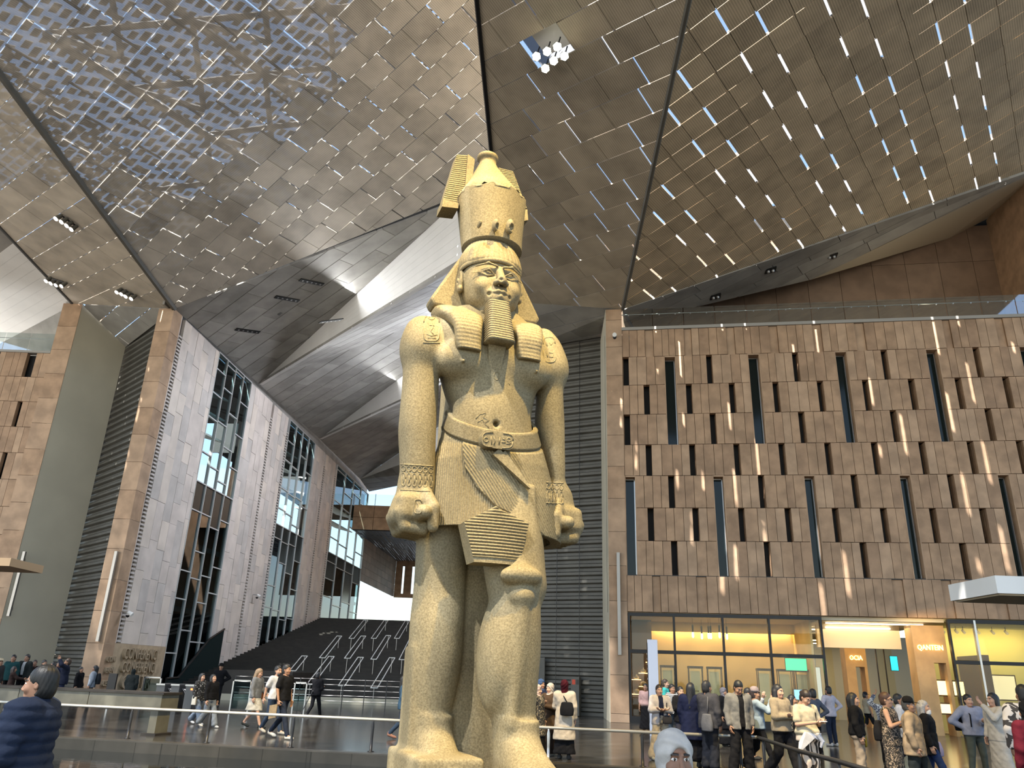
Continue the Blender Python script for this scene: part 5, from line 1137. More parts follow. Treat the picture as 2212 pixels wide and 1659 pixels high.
# ---------------- engraved royal names: raised rims and signs pressed onto the stone
from mathutils.bvhtree import BVHTree
def bvh_of(names):
    V = []; P = []
    for o in statue.children:
        if o.name.split('.')[0] in names:
            k = len(V); V += [tuple(v.co) for v in o.data.vertices]; P += [tuple(i+k for i in p.vertices) for p in o.data.polygons]
    return BVHTree.FromPolygons(V, P)
BV = bvh_of(('body', 'kilt', 'belt', 'buckle', 'headcloth'))
Oloc = Vector(toloc(EYE))
def onstone(x, y):
    d = ray(x, y); dl = Vector((d @ AXL, d @ AYL, d[2])).normalized(); h = BV.ray_cast(Oloc, dl); return None if h[0] is None else np.array(h[0]+h[1]*.0)
def stroke(b, pts, r=.014, closed=False, sub=1):
    pp = list(pts) + ([pts[0]] if closed else []); Q = [onstone(x, y) for x, y in pp]; Q = [q for q in Q if q is not None]
    run = [Q[0]] if Q else []
    for q in Q[1:]:
        if np.linalg.norm(q-run[-1]) > .15:
            if len(run) > 1: b.tube(run, r, 5)
            run = [q]
        else: run.append(q)
    if len(run) > 1: b.tube(run, r, 5)
def oval(cx, cy, a, c, tilt=0, n=18, p=2): 
    o = []
    for i in range(n):
        t_ = 2*math.pi*i/n; u_ = a*abs(math.cos(t_))**(2/p)*math.copysign(1, math.cos(t_)); v_ = c*abs(math.sin(t_))**(2/p)*math.copysign(1, math.sin(t_)); o.append((cx+u_*math.cos(tilt)-v_*math.sin(tilt), cy+u_*math.sin(tilt)+v_*math.cos(tilt)))
    return o
def seg(a, b, n=5): return [(a[0]+(b[0]-a[0])*i/n, a[1]+(b[1]-a[1])*i/n) for i in range(n+1)]
gm = MB()
stroke(gm, oval(932, 710, 17, 27, 0, 26, 4), .012, True); stroke(gm, oval(932, 687, 6, 4), .014, True); stroke(gm, seg((914, 740), (950, 741)), .012)
for s in ([(925, 697), (927, 712), (924, 728)], [(933, 698), (935, 708), (930, 716), (936, 722)], [(941, 697), (943, 712), (941, 727)], [(922, 722), (932, 726), (944, 723)], [(924, 730), (941, 731)], [(928, 703), (938, 704)]): stroke(gm, s, .011)
stroke(gm, oval(1187, 756, 13, 27, -.06, 26, 4), .012, True)
for s in ([(1180, 738), (1182, 748)], [(1186, 738), (1190, 746), (1194, 740)], [(1179, 754), (1197, 752)], [(1181, 762), (1183, 772)], [(1186, 762), (1195, 763), (1194, 772), (1186, 771)]): stroke(gm, s, .011)
# buckle signs
stroke(gm, oval(1075, 951, 33, 16, .08, 30, 4), .014, True)
stroke(gm, oval(1050, 950, 5, 5), .012, True); stroke(gm, oval(1099, 950, 4, 4), .011, True)
for s in ([(1061, 942), (1062, 960)], [(1066, 943), (1070, 952), (1067, 961)], [(1074, 942), (1076, 961)], [(1080, 944), (1078, 960)], [(1084, 955), (1092, 956)], [(1086, 948), (1091, 950)], [(1094, 959), (1104, 957)]): stroke(gm, s, .011)
# bracelets
for (x0, x1, y0, y1, n, sl) in ((866, 936, 1003, 1058, 6, .06), (1180, 1217, 1042, 1086, 4, .05)):
    stroke(gm, seg((x0, y0), (x1, y0+(x1-x0)*sl), 10), .014); stroke(gm, seg((x0, y1), (x1, y1+(x1-x0)*sl), 10), .014)
    for i in range(n):
        xc_ = x0+(x1-x0)*(i+.5)/n; yy = (xc_-x0)*sl; stroke(gm, oval(xc_, y0+9+yy, (x1-x0)/n*.38, 6), .012, True); stroke(gm, oval(xc_, y0+32+yy, (x1-x0)/n*.36, 14, 0, 18, 3), .011, True); stroke(gm, [(xc_, y0+24+yy), (xc_+2, y0+32+yy), (xc_-1, y0+40+yy)], .010)
# chest and belly drawings
for s in (oval(1073, 812, 6, 9), [(1058, 818), (1062, 830), (1058, 832)], [(1100, 806), (1098, 826), (1101, 832)], [(1050, 830), (1100, 834)], [(1048, 838), (1104, 842)]): stroke(gm, s, .009)
stroke(gm, [(1028, 905), (1036, 895), (1050, 892), (1044, 902), (1056, 908), (1046, 914), (1056, 924), (1068, 936)], .009); stroke(gm, [(1032, 912), (1042, 906), (1048, 916)], .008)
# fist seal
stroke(gm, oval(903, 1094, 8, 15, 0, 20, 4), .012, True); stroke(gm, [(900, 1084), (904, 1092), (900, 1100)], .010); stroke(gm, [(906, 1086), (907, 1102)], .010)
for yb, x0, x1 in ((1240, 935, 1000),): pass
tag(gm.build('carved_signs', m_gran, statue, True), kind='stuff')
# plinth standing in the pool
pl0 = empty('statue_plinth', M=frame((XS, YS, 0), AXL, AYL, (0, 0, 1))); tag(pl0, 'low dark plinth under the colossal statue in the pool', 'plinth')
MB().box(-1.9, -2.9, -.3, 1.9, 1.9, -.02).build('base', m_step, pl0); MB().box(-1.75, -2.75, -.02, 1.75, 1.75, .065).build('slab', m_gran, pl0)
# ================================================================== PEOPLE
m_skin = mat('skin_light', (.42, .25, .175), .6, spec=.3); m_skin2 = mat('skin_tan', (.30, .165, .105), .6, spec=.3); m_skin3 = mat('skin_brown', (.20, .105, .065), .55)
m_eye = mat('eye_dark', (.015, .01, .008), .3); m_lip = mat('lips', (.35, .11, .09), .5); m_eyew = mat('eye_white', (.65, .62, .58), .4)
def cloth(c, name=None): return mat(name or 'cloth_%02d_%02d_%02d' % tuple(int(min(.99, x)*99) for x in c), tuple(x*.72 for x in c), .9, noise=.12, nscale=9, bump=.25, bscale=26, spec=.12)
def stripes(name, c1, c2, scale=45, axis=2):
    m = mat(name, c1, .85)
    t = m.node_tree; g = t.nodes.new('ShaderNodeTexCoord'); s = t.nodes.new('ShaderNodeSeparateXYZ'); t.links.new(g.outputs['Object'], s.inputs[0]); q = t.nodes.new('ShaderNodeMath'); q.operation = 'MULTIPLY'; q.inputs[1].default_value = scale; t.links.new(s.outputs[axis], q.inputs[0])
    a = t.nodes.new('ShaderNodeMath'); a.operation = 'SINE'; t.links.new(q.outputs[0], a.inputs[0]); h_ = t.nodes.new('ShaderNodeMath'); h_.operation = 'GREATER_THAN'; h_.inputs[1].default_value = .15; t.links.new(a.outputs[0], h_.inputs[0])
    mx = t.nodes.new('ShaderNodeMix'); mx.data_type = 'RGBA'; mx.inputs[6].default_value = (*c1, 1); mx.inputs[7].default_value = (*c2, 1); t.links.new(h_.outputs[0], mx.inputs[0]); t.links.new(mx.outputs[2], t.nodes['Principled BSDF'].inputs['Base Color']); return m
def blotch(name, c1, c2, scale=14, dist=2.5, th=.5, wave=False):
    m = mat(name, c1, .85); t = m.node_tree; g = t.nodes.new('ShaderNodeTexCoord'); n = t.nodes.new('ShaderNodeTexWave' if wave else 'ShaderNodeTexNoise')
    if wave: n.inputs['Scale'].default_value = scale; n.inputs['Distortion'].default_value = 9; n.inputs['Detail'].default_value = 1.2; n.inputs['Detail Scale'].default_value = .9
    else: n.inputs['Scale'].default_value = scale; n.inputs['Distortion'].default_value = dist
    t.links.new(g.outputs['Object'], n.inputs['Vector']); h_ = t.nodes.new('ShaderNodeMath'); h_.operation = 'GREATER_THAN'; h_.inputs[1].default_value = th; t.links.new(n.outputs[0] if not wave else n.outputs[1], h_.inputs[0])
    mx = t.nodes.new('ShaderNodeMix'); mx.data_type = 'RGBA'; mx.inputs[6].default_value = (*c1, 1); mx.inputs[7].default_value = (*c2, 1); t.links.new(h_.outputs[0], mx.inputs[0]); t.links.new(mx.outputs[2], t.nodes['Principled BSDF'].inputs['Base Color']); return m
_heads = {}
def head_proto(h):
    if h in _heads: return _heads[h]
    F = Field((-.115, -.145, -.19), (.115, .13, .155), h)
    F.ell((0, .015, .035), (.077, .098, .095), .02); F.ell((0, -.02, -.03), (.066, .078, .098), .03); F.ell((0, -.055, -.095), (.032, .034, .028), .03)
    F.cap((0, .02, -.05), (0, .035, -.20), .058, .06, .03)
    for s in (-1, 1):
        F.ell((s*.034, -.098, .008), (.020, .016, .013), .008, cut=True); F.ell((s*.032, -.080, .006), (.015, .014, .010), .002)
        F.cap((s*.014, -.096, .026), (s*.046, -.088, .026), .008, .006, .012); F.ell((s*.040, -.066, -.035), (.026, .024, .024), .02)
        F.ell((s*.078, .008, -.005), (.010, .019, .031), .004); F.ell((s*.087, .004, .0), (.006, .010, .018), .003, cut=True)
        F.ell((s*.011, -.104, -.043), (.009, .010, .008), .006)
    F.cap((0, -.092, .015), (0, -.112, -.034), .009, .0125, .008); F.ell((0, -.112, -.036), (.0125, .012, .010), .006)
    F.cap((-.020, -.086, -.066), (.020, -.086, -.066), .0065, .0065, .006); F.cap((-.016, -.085, -.077), (.016, -.085, -.077), .0075, .0075, .006); F.cap((-.022, -.0985, -.0715), (.022, -.0985, -.0715), .0022, .0022, .003, cut=True)
    V, Q = F.nets(); C = V[Q].mean(1); mi = np.zeros(len(Q), int); fr = C[:, 1] < -.055
    for s in (-1, 1):
        d = ((C[:, 0]-s*.032)/.0145)**2+((C[:, 2]-.006)/.0075)**2; mi[(d < 1) & fr] = 3; d2 = ((C[:, 0]-s*.032)/.006)**2+((C[:, 2]-.006)/.007)**2; mi[(d2 < 1.3) & fr] = 1
        mi[(np.abs(C[:, 0]-s*.032) < .02) & (np.abs(C[:, 2]-.030+.12*np.abs(np.abs(C[:, 0])-.03)) < .0048+h*.25) & fr] = 1
    mi[(np.abs(C[:, 0]) < .024) & (np.abs(C[:, 2]+.0715) < .0115) & (C[:, 1] < -.08)] = 2
    _heads[h] = (V, Q, mi); return _heads[h]
_hands = {}
def hand_proto(kind, h=.0065):
    """right-side hand: wrist at the origin, fingers down -z, thumb to the front (-y), palm towards -x"""
    if kind in _hands: return _hands[kind]
    F = Field((-.09, -.10, -.215), (.06, .07, .04), h); curl = {'relaxed': .45, 'grip': 1.25, 'open': .12}[kind]
    F.cap((0, 0, .035), (0, 0, -.01), .024, .022, .01); F.box((0, .0, -.055), (.014, .040, .045), .012, .015)
    for i, (y, L) in enumerate(((-.030, .072), (-.010, .080), (.010, .075), (.029, .060))):
        p = np.array([0, y, -.095]); a = .12
        for j, f in enumerate((.45, .30, .25)):
            a += curl*(.55 if j == 0 else .75); d = np.array([-math.sin(a), (y*.5 if j == 0 else 0), -math.cos(a)]); q = p+d*L*f*1.15; F.cap(p, q, .0098-.0008*j, .0092-.0008*j, .003); p = q
    t0 = np.array([-.004, -.034, -.030]); t1 = t0+np.array([-.012, -.030, -.024]); t2 = t1+np.array([-.014-.02*curl, -.006, -.030]); F.cap(t0, t1, .014, .0115, .008); F.cap(t1, t2, .011, .009, .003)
    V, Q = F.nets(); _hands[kind] = (V, Q); return _hands[kind]
POSES = {'down': ((.235, .02, 1.13), (.245, -.05, .88)), 'swingf': ((.225, -.06, 1.14), (.215, -.24, .98)), 'swingb': ((.235, .12, 1.14), (.24, .16, .90)), 'fold': ((.25, -.06, 1.13), (-.03, -.235, 1.15)),
         'phone': ((.235, -.04, 1.12), (.07, -.30, 1.17)), 'hip': ((.40, .08, 1.16), (.19, .02, 1.02)), 'photo': ((.22, -.24, 1.24), (.06, -.34, 1.50)), 'back': ((.26, .10, 1.14), (.04, .19, .97)), 'raise': ((.30, -.18, 1.50), (.16, -.26, 1.68)), 'reach': ((.22, -.20, 1.20), (.20, -.46, 1.17)), 'chest': ((.24, -.08, 1.14), (.02, -.22, 1.22))}
def rot_to(d):
    """matrix taking -z to direction d"""
    d = nrm(d); z = -d; f = np.array([0, -1., 0]); x = np.cross(f, z)*-1; x = np.array([1., 0, 0]) if np.linalg.norm(x) < .1 else nrm(x); y = np.cross(z, x); return np.stack([x, y, z], 1)
NPEOPLE = 0
def person(label, x, yh, Y, rz=0, H=None, skin=0, top=('shirt', (.3, .3, .3)), bottom=('trousers', (.03, .03, .035)), hair=('short', (.015, .012, .01)), arms=('down', 'down'), legs='stand', shoes=(.05, .05, .05), pitch=0, hyaw=0, sleeve='long', group=None, hands=('relaxed', 'relaxed'), extra=None, girth=1.0, hscale=1.0, hv=None, under=None, hem=None, mats_=None):
    P = atY(x, yh, Y); Hh = H or P[2]; s = Hh/1.72; loc = (P[0], Y, 0)
    hv = hv or min(.027, max(.013, Y*.00115)); hh = .0075 if Y < 19 else .0105
    if Y < 8: hh = .005
    sk = (m_skin, m_skin2, m_skin3)[skin]; hipz, kz_, az = .92, .49, .085; g = girth
    # leg joints
    if legs == 'stand': L = [((-.09, 0, hipz), (-.10, -.015, kz_), (-.11, .02, az)), ((.09, 0, hipz), (.10, -.015, kz_), (.11, .02, az))]
    elif legs == 'wide': L = [((-.09, 0, hipz), (-.14, -.03, kz_), (-.19, .0, az)), ((.09, 0, hipz), (.13, -.03, kz_), (.17, .03, az))]
    elif legs == 'cross': L = [((-.09, 0, hipz), (-.16, -.05, kz_), (-.24, -.02, az)), ((.09, 0, hipz), (.10, -.05, kz_), (.05, .05, az))]
    elif legs == 'walk': L = [((-.09, 0, hipz), (-.09, -.18, kz_+.01), (-.09, -.33, az)), ((.09, 0, hipz), (.09, .06, kz_-.01), (.09, .36, az+.07))]
    elif legs == 'walk2': L = [((-.09, 0, hipz), (-.09, .05, kz_-.01), (-.09, .30, az+.07)), ((.09, 0, hipz), (.09, -.15, kz_+.01), (.09, -.27, az))]
    arm = []
    for sx, a in ((-1, arms[0]), (1, arms[1])): e, w_ = POSES[a]; arm.append(((sx*.185*g, .0, 1.40), (sx*e[0]*g, e[1], e[2]), (sx*w_[0], w_[1], w_[2])))
    pr_ = math.radians(pitch); hc_ = np.array([0, .01-.10*math.sin(pr_), 1.595-.03*(1-math.cos(pr_))])
    def limbs(F, k, inf, armto=1.0, legto=1.0, do=('t', 'a', 'l')):
        if 't' in do: F.column([(.88, 0, .01, .165*g+inf, .115*g+inf), (1.0, 0, .01, .160*g+inf, .110*g+inf), (1.10, 0, .0, .145*g+inf, .105*g+inf), (1.25, 0, .0, .165*g+inf, .115*g+inf), (1.36, 0, .005, .175*g+inf, .105*g+inf), (1.44, 0, .015, .11*g+inf, .075*g+inf)], 2.3, k, rnd=.03)
        if 't' in do: F.cap((-.15*g, .01, 1.395), (.15*g, .01, 1.395), .055+inf, .055+inf, .05)
        for (a, b, c) in arm if 'a' in do else ():
            F.cap(a, b, .050+inf, .041+inf*.9, .03)
            if armto > .5: q = np.array(b)+(np.array(c)-np.array(b))*((armto-.5)*2); F.cap(b, q, .039+inf*.9, .030+inf*.9, .02)
        for (a, b, c) in L if 'l' in do else ():
            F.cap(a, b, .082*g+inf, .056+inf, .03)
            if legto > .5: q = np.array(b)+(np.array(c)-np.array(b))*((legto-.5)*2); F.cap(b, q, .054+inf, .040+inf, .02)
    lo, hi = (-.52, -.58, -.03), (.52, .50, 1.80)
    # body
    F = Field(lo, hi, hv); limbs(F, .03, 0.0); F.cap((0, .02, 1.40), (hc_[0], hc_[1]+.02, 1.52), .056, .054, .03)
    for (a, b, c) in L: F.cap(c, (c[0], c[1]-.12, .04), .040, .032, .02)
    V, Q = F.nets(); parts = [(V, Q, np.zeros(len(Q), int))]
    cp, sp = math.cos(pr_), math.sin(pr_); cyw, syw = math.cos(math.radians(hyaw)), math.sin(math.radians(hyaw))
    Rx = np.array([[1, 0, 0], [0, cp, -sp], [0, sp, cp]]); Rz = np.array([[cyw, -syw, 0], [syw, cyw, 0], [0, 0, 1]]); HR = Rz @ Rx
    Vh, Qh, mh = head_proto(hh); parts.append((Vh*hscale @ HR.T + hc_, Qh, mh))
    for sx, (a, b, c), hk in ((-1, arm[0], hands[0]), (1, arm[1], hands[1])):
        Vn, Qn = hand_proto(hk); Vn = Vn.copy(); 
        if sx < 0: Vn[:, 0] *= -1; Qn = Qn[:, ::-1]
        d = np.array(c)-np.array(b); parts.append((Vn @ rot_to(d).T + np.array(c), Qn, np.zeros(len(Qn), int)))
    k = 0; VV, QQ, MM = [], [], []
    for V, Q, mi in parts: VV.append(V); QQ.append(Q+k); MM.append(mi); k += len(V)
    me = fastmesh('person', np.concatenate(VV), np.concatenate(QQ), [sk, m_eye, m_lip, m_eyew], np.concatenate(MM))
    o = bpy.data.objects.new('person', me); link(o); o.location = loc; o.rotation_euler = (0, 0, math.radians(rz)); o.scale = (s, s, s); tag(o, label, 'person', group)
    def part(nm, F, m, sm=True):
        V, Q = F.nets()
        if len(V): link(bpy.data.objects.new(nm, fastmesh(nm, V, Q, m, None, sm)), o)
    def folds(V, a=.006):
        ph = abs(x*.7 % 6); q = np.sin(V[:, 2]*23+V[:, 1]*19+ph)*np.sin(V[:, 2]*11-V[:, 0]*31+ph*2); V[:, 0] += a*q; V[:, 1] += a*np.sin(V[:, 2]*41+V[:, 0]*37+ph)*(.4+.6*q); return V
    def part2(nm, F, m, a=.005, ridge=None):
        V, Q = F.nets()
        if not len(V): return
        V = folds(V, a)
        if ridge: V[:, 0] *= 1; r = ridge(V); V[:, 0] += r*np.sign(V[:, 0])*.6; V[:, 1] += r*np.sign(V[:, 1])
        link(bpy.data.objects.new(nm, fastmesh(nm, V, Q, m)), o)
    M_ = lambda c: c if not isinstance(c, tuple) else cloth(c)
    # lower garment
    bk, bc = bottom[0], bottom[1]
    F = Field(lo, hi, hv)
    if bk == 'trousers': limbs(F, .03, .017, legto=1.0, do=('l',)); F.column([(.84, 0, .01, .17*g, .125*g), (.95, 0, .01, .182*g, .13*g), (1.04, 0, .01, .172*g, .122*g)], 2.2, .04, rnd=.01); 
    elif bk == 'wide':
        for (a, b, c) in L: F.cap(a, b, .10*g, .095, .03); F.cap(b, np.array(c)+[0, 0, .03], .095, .105, .02)
        F.column([(.84, 0, .01, .19*g, .135*g), (.95, 0, .01, .186*g, .132*g), (1.06, 0, .01, .168*g, .12*g)], 2.2, .05, rnd=.01)
    elif bk in ('skirt', 'longskirt', 'shorts'):
        zb_ = {'skirt': .50, 'longskirt': .12, 'shorts': .5}[bk]
        if bk == 'shorts':
            for (a, b, c) in L: F.cap(a, b, .098*g, .09, .03)
            F.column([(.84, 0, .01, .18*g, .13*g), (1.04, 0, .01, .168*g, .12*g)], 2.2, .04, rnd=.01)
        else:
            fc = np.mean([c for _, _, c in L], axis=0); sp_ = max(abs(L[0][2][1]-L[1][2][1])*.5, 0)*(1-zb_)
            F.column([(zb_, fc[0]*.5, fc[1]*.3, .21*g+.06*(bk == 'longskirt'), .15+sp_*.75), (.6+zb_*.2, 0, 0, .205*g, .15+sp_*.35), (.92, 0, .01, .19*g, .14*g), (1.06, 0, .01, .160*g, .12*g)], 2.2, .0, rnd=.01)
    elif bk == 'robe':
        F.column([(.06, 0, .0, .26*g, .22), (.5, 0, 0, .23*g, .18), (.92, 0, .01, .205*g, .155*g), (1.1, 0, .01, .185*g, .14*g)], 2.2, .0, rnd=.01)
    part2({'trousers': 'trousers', 'wide': 'trousers', 'skirt': 'skirt', 'longskirt': 'skirt', 'shorts': 'shorts', 'robe': 'robe_skirt'}[bk], F, M_(bc), .004 if bk == 'trousers' else .009)
    # upper garment
    tk, tc = top[0], top[1]; inf = {'tee': .020, 'shirt': .022, 'sweater': .030, 'jacket': .036, 'coat': .040, 'puffer': .058, 'dress': .024, 'vest': .034}[tk]
    F = Field(lo, hi, hv); at = {'long': 1.0, 'half': .5, 'elbow': .7, 'none': .0}[sleeve]
    if at > 0: limbs(F, .03, inf, armto=at-.06 if at > .5 else .45, do=('t', 'a') if at > .5 else ('t',))
    else: limbs(F, .03, inf, do=('t',))
    if at == .5:
        for (a, b, c) in arm: F.cap(a, np.array(a)+(np.array(b)-np.array(a))*.7, .052+inf, .054+inf, .03)
    hemz = hem if hem is not None else {'tee': .86, 'shirt': .84, 'sweater': .86, 'jacket': .80, 'coat': .50, 'puffer': .84, 'dress': .30, 'vest': .9}[tk]
    F.column([(hemz, 0, .005, .19*g+inf*.8+(.05 if hemz < .6 else 0), .135*g+inf*.8+(.05 if hemz < .6 else 0)), (.94, 0, .01, .175*g+inf, .125*g+inf), (1.10, 0, .0, .155*g+inf, .11*g+inf)], 2.2, .03, rnd=.01)
    F.cap((0, .0, 1.46), (0, -.02, 1.60), .062, .075, .01, cut=True)
    rg = (lambda V: .012*np.abs(np.sin(V[:, 2]*math.pi/.075))) if tk == 'puffer' else None
    if tk in ('jacket', 'coat', 'puffer', 'vest'): F.cap((0, .02, 1.44), (0, .02, 1.475), .082, .078, .01); F.cap((0, .0, 1.44), (0, -.02, 1.60), .060, .07, .0, cut=True)
    if under is not None: F.box((0, -.25, 1.15), (.055, .2, .38), .01, 0, cut=True)
    part2({'tee': 'tee_shirt', 'dress': 'dress_top', 'puffer': 'quilted_jacket'}.get(tk, tk), F, M_(tc), .006, rg)
    if under is not None: F = Field(lo, hi, hv); limbs(F, .03, .016, do=('t',)); part2('inner_shirt', F, M_(under), .003)
    # shoes
    F = Field((-.4, -.62, -.02), (.4, .55, .35), min(hv, .018))
    for (a, b, c) in L:
        up_ = c[2]-.085; F.cap((c[0], c[1]+.02, .045+up_), (c[0], c[1]-.13, .040+up_*.3), .046, .040, .02); F.cap((c[0], c[1]-.13, .04+up_*.3), (c[0], c[1]-.185, .034+up_*.2), .040, .030, .02); F.cap((c[0], c[1]+.02, .05+up_), (c[0], c[1]+.015, .10+up_), .045, .042, .02)
    F.box((0, 0, -.1), (1, 1, .1), .001, 0, cut=True); V, Q = F.nets(); link(bpy.data.objects.new('shoes', fastmesh('shoes', V, Q, cloth(shoes))), o)
    # hair or headwear
    hk, hcol = hair[0], hair[1]; hm = M_(hcol) if not isinstance(hcol, tuple) else mat('hair_%02d_%02d_%02d' % tuple(int(c*99) for c in hcol), hcol, .5, noise=.25, nscale=30)
    if hk in ('hijab',): hm = cloth(hcol)
    F = Field((-.30, -.30, -.62), (.30, .30, .24), min(hv, .013) if Y > 8 else .008)
    if hk == 'hijab':
        F.ell((0, .015, .035), (.096, .120, .118), .02); F.cap((0, .01, -.06), (0, .01, -.19), .085, .10, .04); F.ell((0, -.01, -.24), (.17, .13, .10), .06); F.ell((0, -.13, -.02), (.058, .10, .088), .015, cut=True)
    else:
        F.ell((0, .022, .045), (.088, .106, .102), .0); F.ell((0, .035, -.02), (.084, .092, .11), .02); F.ell((0, -.112, -.038), (.084, .098, .104), .01, cut=True); (None if hk in ('long', 'bob') else [F.ell((sx_*.095, -.005, -.035), (.035, .034, .050), .008, cut=True) for sx_ in (-1, 1)]); F.box((0, 0, -.16), (.2, .2, .06), .01, 0, cut=True)
        if hk == 'long': F.cap((0, .07, .02), (0, .10, -.38), .085, .060, .03); F.cap((-.07, .03, .0), (-.085, .04, -.28), .035, .03, .02); F.cap((.07, .03, .0), (.085, .04, -.28), .035, .03, .02)
        if hk == 'bob': F.cap((-.07, .04, .0), (-.075, .03, -.13), .045, .045, .03); F.cap((.07, .04, .0), (.075, .03, -.13), .045, .045, .03); F.cap((0, .08, 0), (0, .08, -.15), .07, .06, .03)
        if hk == 'bun': F.ell((0, .125, .02), (.045, .04, .045), .01)
        if hk == 'beard': F.ell((0, -.06, -.095), (.058, .052, .048), .0); F.ell((0, -.12, -.03), (.04, .06, .045), 0, cut=True)
    V, Q = F.nets()
    if hk != 'hijab': an = np.arctan2(V[:, 0], V[:, 1]); V = V*(1+(.009*np.sin(an*23+V[:, 2]*60)+.009*np.sin(an*47-V[:, 2]*85)+.012*np.sin(V[:, 0]*70+V[:, 1]*50)))[:, None]
    else: V = V+(.0035*np.sin(V[:, 2]*75+V[:, 0]*60+V[:, 1]*40))[:, None]*np.sign(V)*[1, 1, 0]
    V = V*hscale @ HR.T + hc_
    link(bpy.data.objects.new('headscarf' if hk == 'hijab' else 'hair', fastmesh('headscarf' if hk == 'hijab' else 'hair', V, Q, hm)), o)
    if len(hair) > 2:                                                    # cap, straw hat
        cm_ = cloth(hair[3]); b = MB(); kind = hair[2]
        if kind == 'cap':
            b.lathe([(.101, .045), (.104, .075), (.092, .125), (.055, .158), (.005, .168)], 20, (0, .01, 0)); k0 = len(b.v); pts = []
            for i in range(11): a = math.pi+math.pi*i/10; pts.append((.085*math.cos(a), -.06+.125*math.sin(a), .055-.015*abs(math.sin(a))))
            b.prism(pts, (0, 0, .008))
        else: b.lathe([(.17, .075), (.165, .082), (.10, .085), (.098, .15), (.06, .168), (.005, .17)], 24, (0, .01, 0))
        b.v = [tuple((np.array(v_)*hscale) @ HR.T + hc_) for v_ in b.v]; c = b.build('cap' if kind == 'cap' else 'straw_hat', cm_, o, True); fixn(c)
    if extra: extra(o, arm, hc_, HR, F)
    global NPEOPLE; NPEOPLE += 1
    return o
def held(o, name, build, m, label, cat, at, off=(0, 0, 0)):
    """a thing carried by a person: top-level, placed in the person's frame"""
    b = MB(); build(b); k = b.build(name, m); k.matrix_world = Matrix.Translation(o.location) @ Matrix.Rotation(o.rotation_euler[2], 4, 'Z') @ Matrix.Scale(o.scale[0], 4) @ Matrix.Translation(Vector(at)+Vector(off)); fixn(k); return tag(k, label, cat)
def ribbon(b, pts, w_=.035, t_=.008):
    b.tube(pts, [w_*.5]*len(pts), 6)
def bag(o, label, m, at, size=(.30, .12, .26), strap=None, cat='bag', name='handbag'):
    root = empty(name); root.matrix_world = Matrix.Translation(o.location) @ Matrix.Rotation(o.rotation_euler[2], 4, 'Z') @ Matrix.Scale(o.scale[0], 4) @ Matrix.Translation(Vector(at)); tag(root, label, cat)
    a, c, h_ = size; F = Field((-a*.7, -c*.9, -h_*.7), (a*.7, c*.9, h_*.7), .018); F.column([(-h_/2, 0, 0, a*.48, c*.46), (-h_*.1, 0, 0, a*.52, c*.5), (h_/2, 0, 0, a*.40, c*.26)], 2.8, 0, rnd=.02); V, Q = F.nets(); link(bpy.data.objects.new('bag_body', fastmesh('bag_body', V, Q, m)), root)
    if strap: b = MB(); b.tube([np.array(p)-np.array(at) for p in strap], .013, 6); b.build('strap', m, root, True)
    return root
def backpack(o, label, m): return bag(o, label, m, (0, .24, 1.17), (.32, .20, .42), None, 'backpack', 'backpack')
BK, NV_, GR, WH = (.012, .012, .014), (.018, .024, .055), (.16, .16, .17), (.62, .61, .60)
stripe_m = stripes('striped_knit', (.02, .02, .025), (.7, .7, .7), 150); zebra = blotch('zebra_print', (.03, .022, .018), (.62, .50, .40), 3.2, wave=True, th=.5); floral = blotch('floral_print', (.012, .012, .014), (.24, .20, .14), 16, 2, .56); vines = blotch('vine_print', (.012, .011, .010), (.26, .20, .15), 12, 3.5, .54); fleece = blotch('plaid_fleece', (.05, .045, .045), (.6, .56, .54), 5, 1.5, .5); dots = blotch('white_motif_knit', (.012, .012, .013), (.5, .5, .5), 22, .5, .64)
# ---- visitors on the right
person('person in a pink top and long black skirt left of the sign column', 1394, 1477, 29.5, -20, skin=1, top=('tee', (.52, .34, .32)), bottom=('longskirt', BK), hair=('bun', BK), sleeve='elbow', hem=.95)
p = person('person in a cream cardigan and navy scarf with folded arms before the sign column', 1424, 1480, 19.6, 5, top=('jacket', (.60, .55, .53)), under=NV_, bottom=('wide', (.52, .44, .33)), hair=('bun', (.02, .013, .01)), arms=('fold', 'fold'), legs='cross', shoes=(.35, .35, .33))
bag(p, 'dark grey shoulder bag of the visitor with folded arms', cloth((.05, .05, .06)), (.12, -.20, .93), (.24, .10, .20), [(.12, -.2, 1.02), (.14, -.12, 1.3), (.1, .0, 1.46)])
person('person in a turquoise top behind the visitor with folded arms', 1438, 1468, 27.5, 60, top=('sweater', (.06, .45, .42)), bottom=('trousers', (.10, .15, .22)), hair=('bun', (.05, .035, .025)))
person('person in a black and white striped knit top and jeans', 1452, 1479, 24.5, 25, skin=1, top=('sweater', stripe_m), bottom=('trousers', (.04, .06, .09)), hair=('bun', BK), legs='walk2', shoes=(.04, .04, .04))
person('person in black with tied hair facing the long-haired visitor', 1470, 1484, 21.5, 10, top=('jacket', BK), bottom=('trousers', (.05, .05, .07)), hair=('bun', BK), arms=('chest', 'phone'))
person('person with very long black hair in a navy coat seen from behind', 1492, 1476, 18.3, 150, skin=1, top=('coat', (.012, .016, .045)), bottom=('longskirt', BK), hair=('long', BK), arms=('phone', 'down'), hem=.55, girth=1.12)
p = person('person in a black hooded jacket with grey sleeves and loose dark trousers', 1527, 1472, 17.7, 125, skin=1, top=('jacket', (.055, .055, .065)), bottom=('wide', (.022, .024, .032)), hair=('short', BK), arms=('down', 'swingf'), legs='stand', girth=1.1)
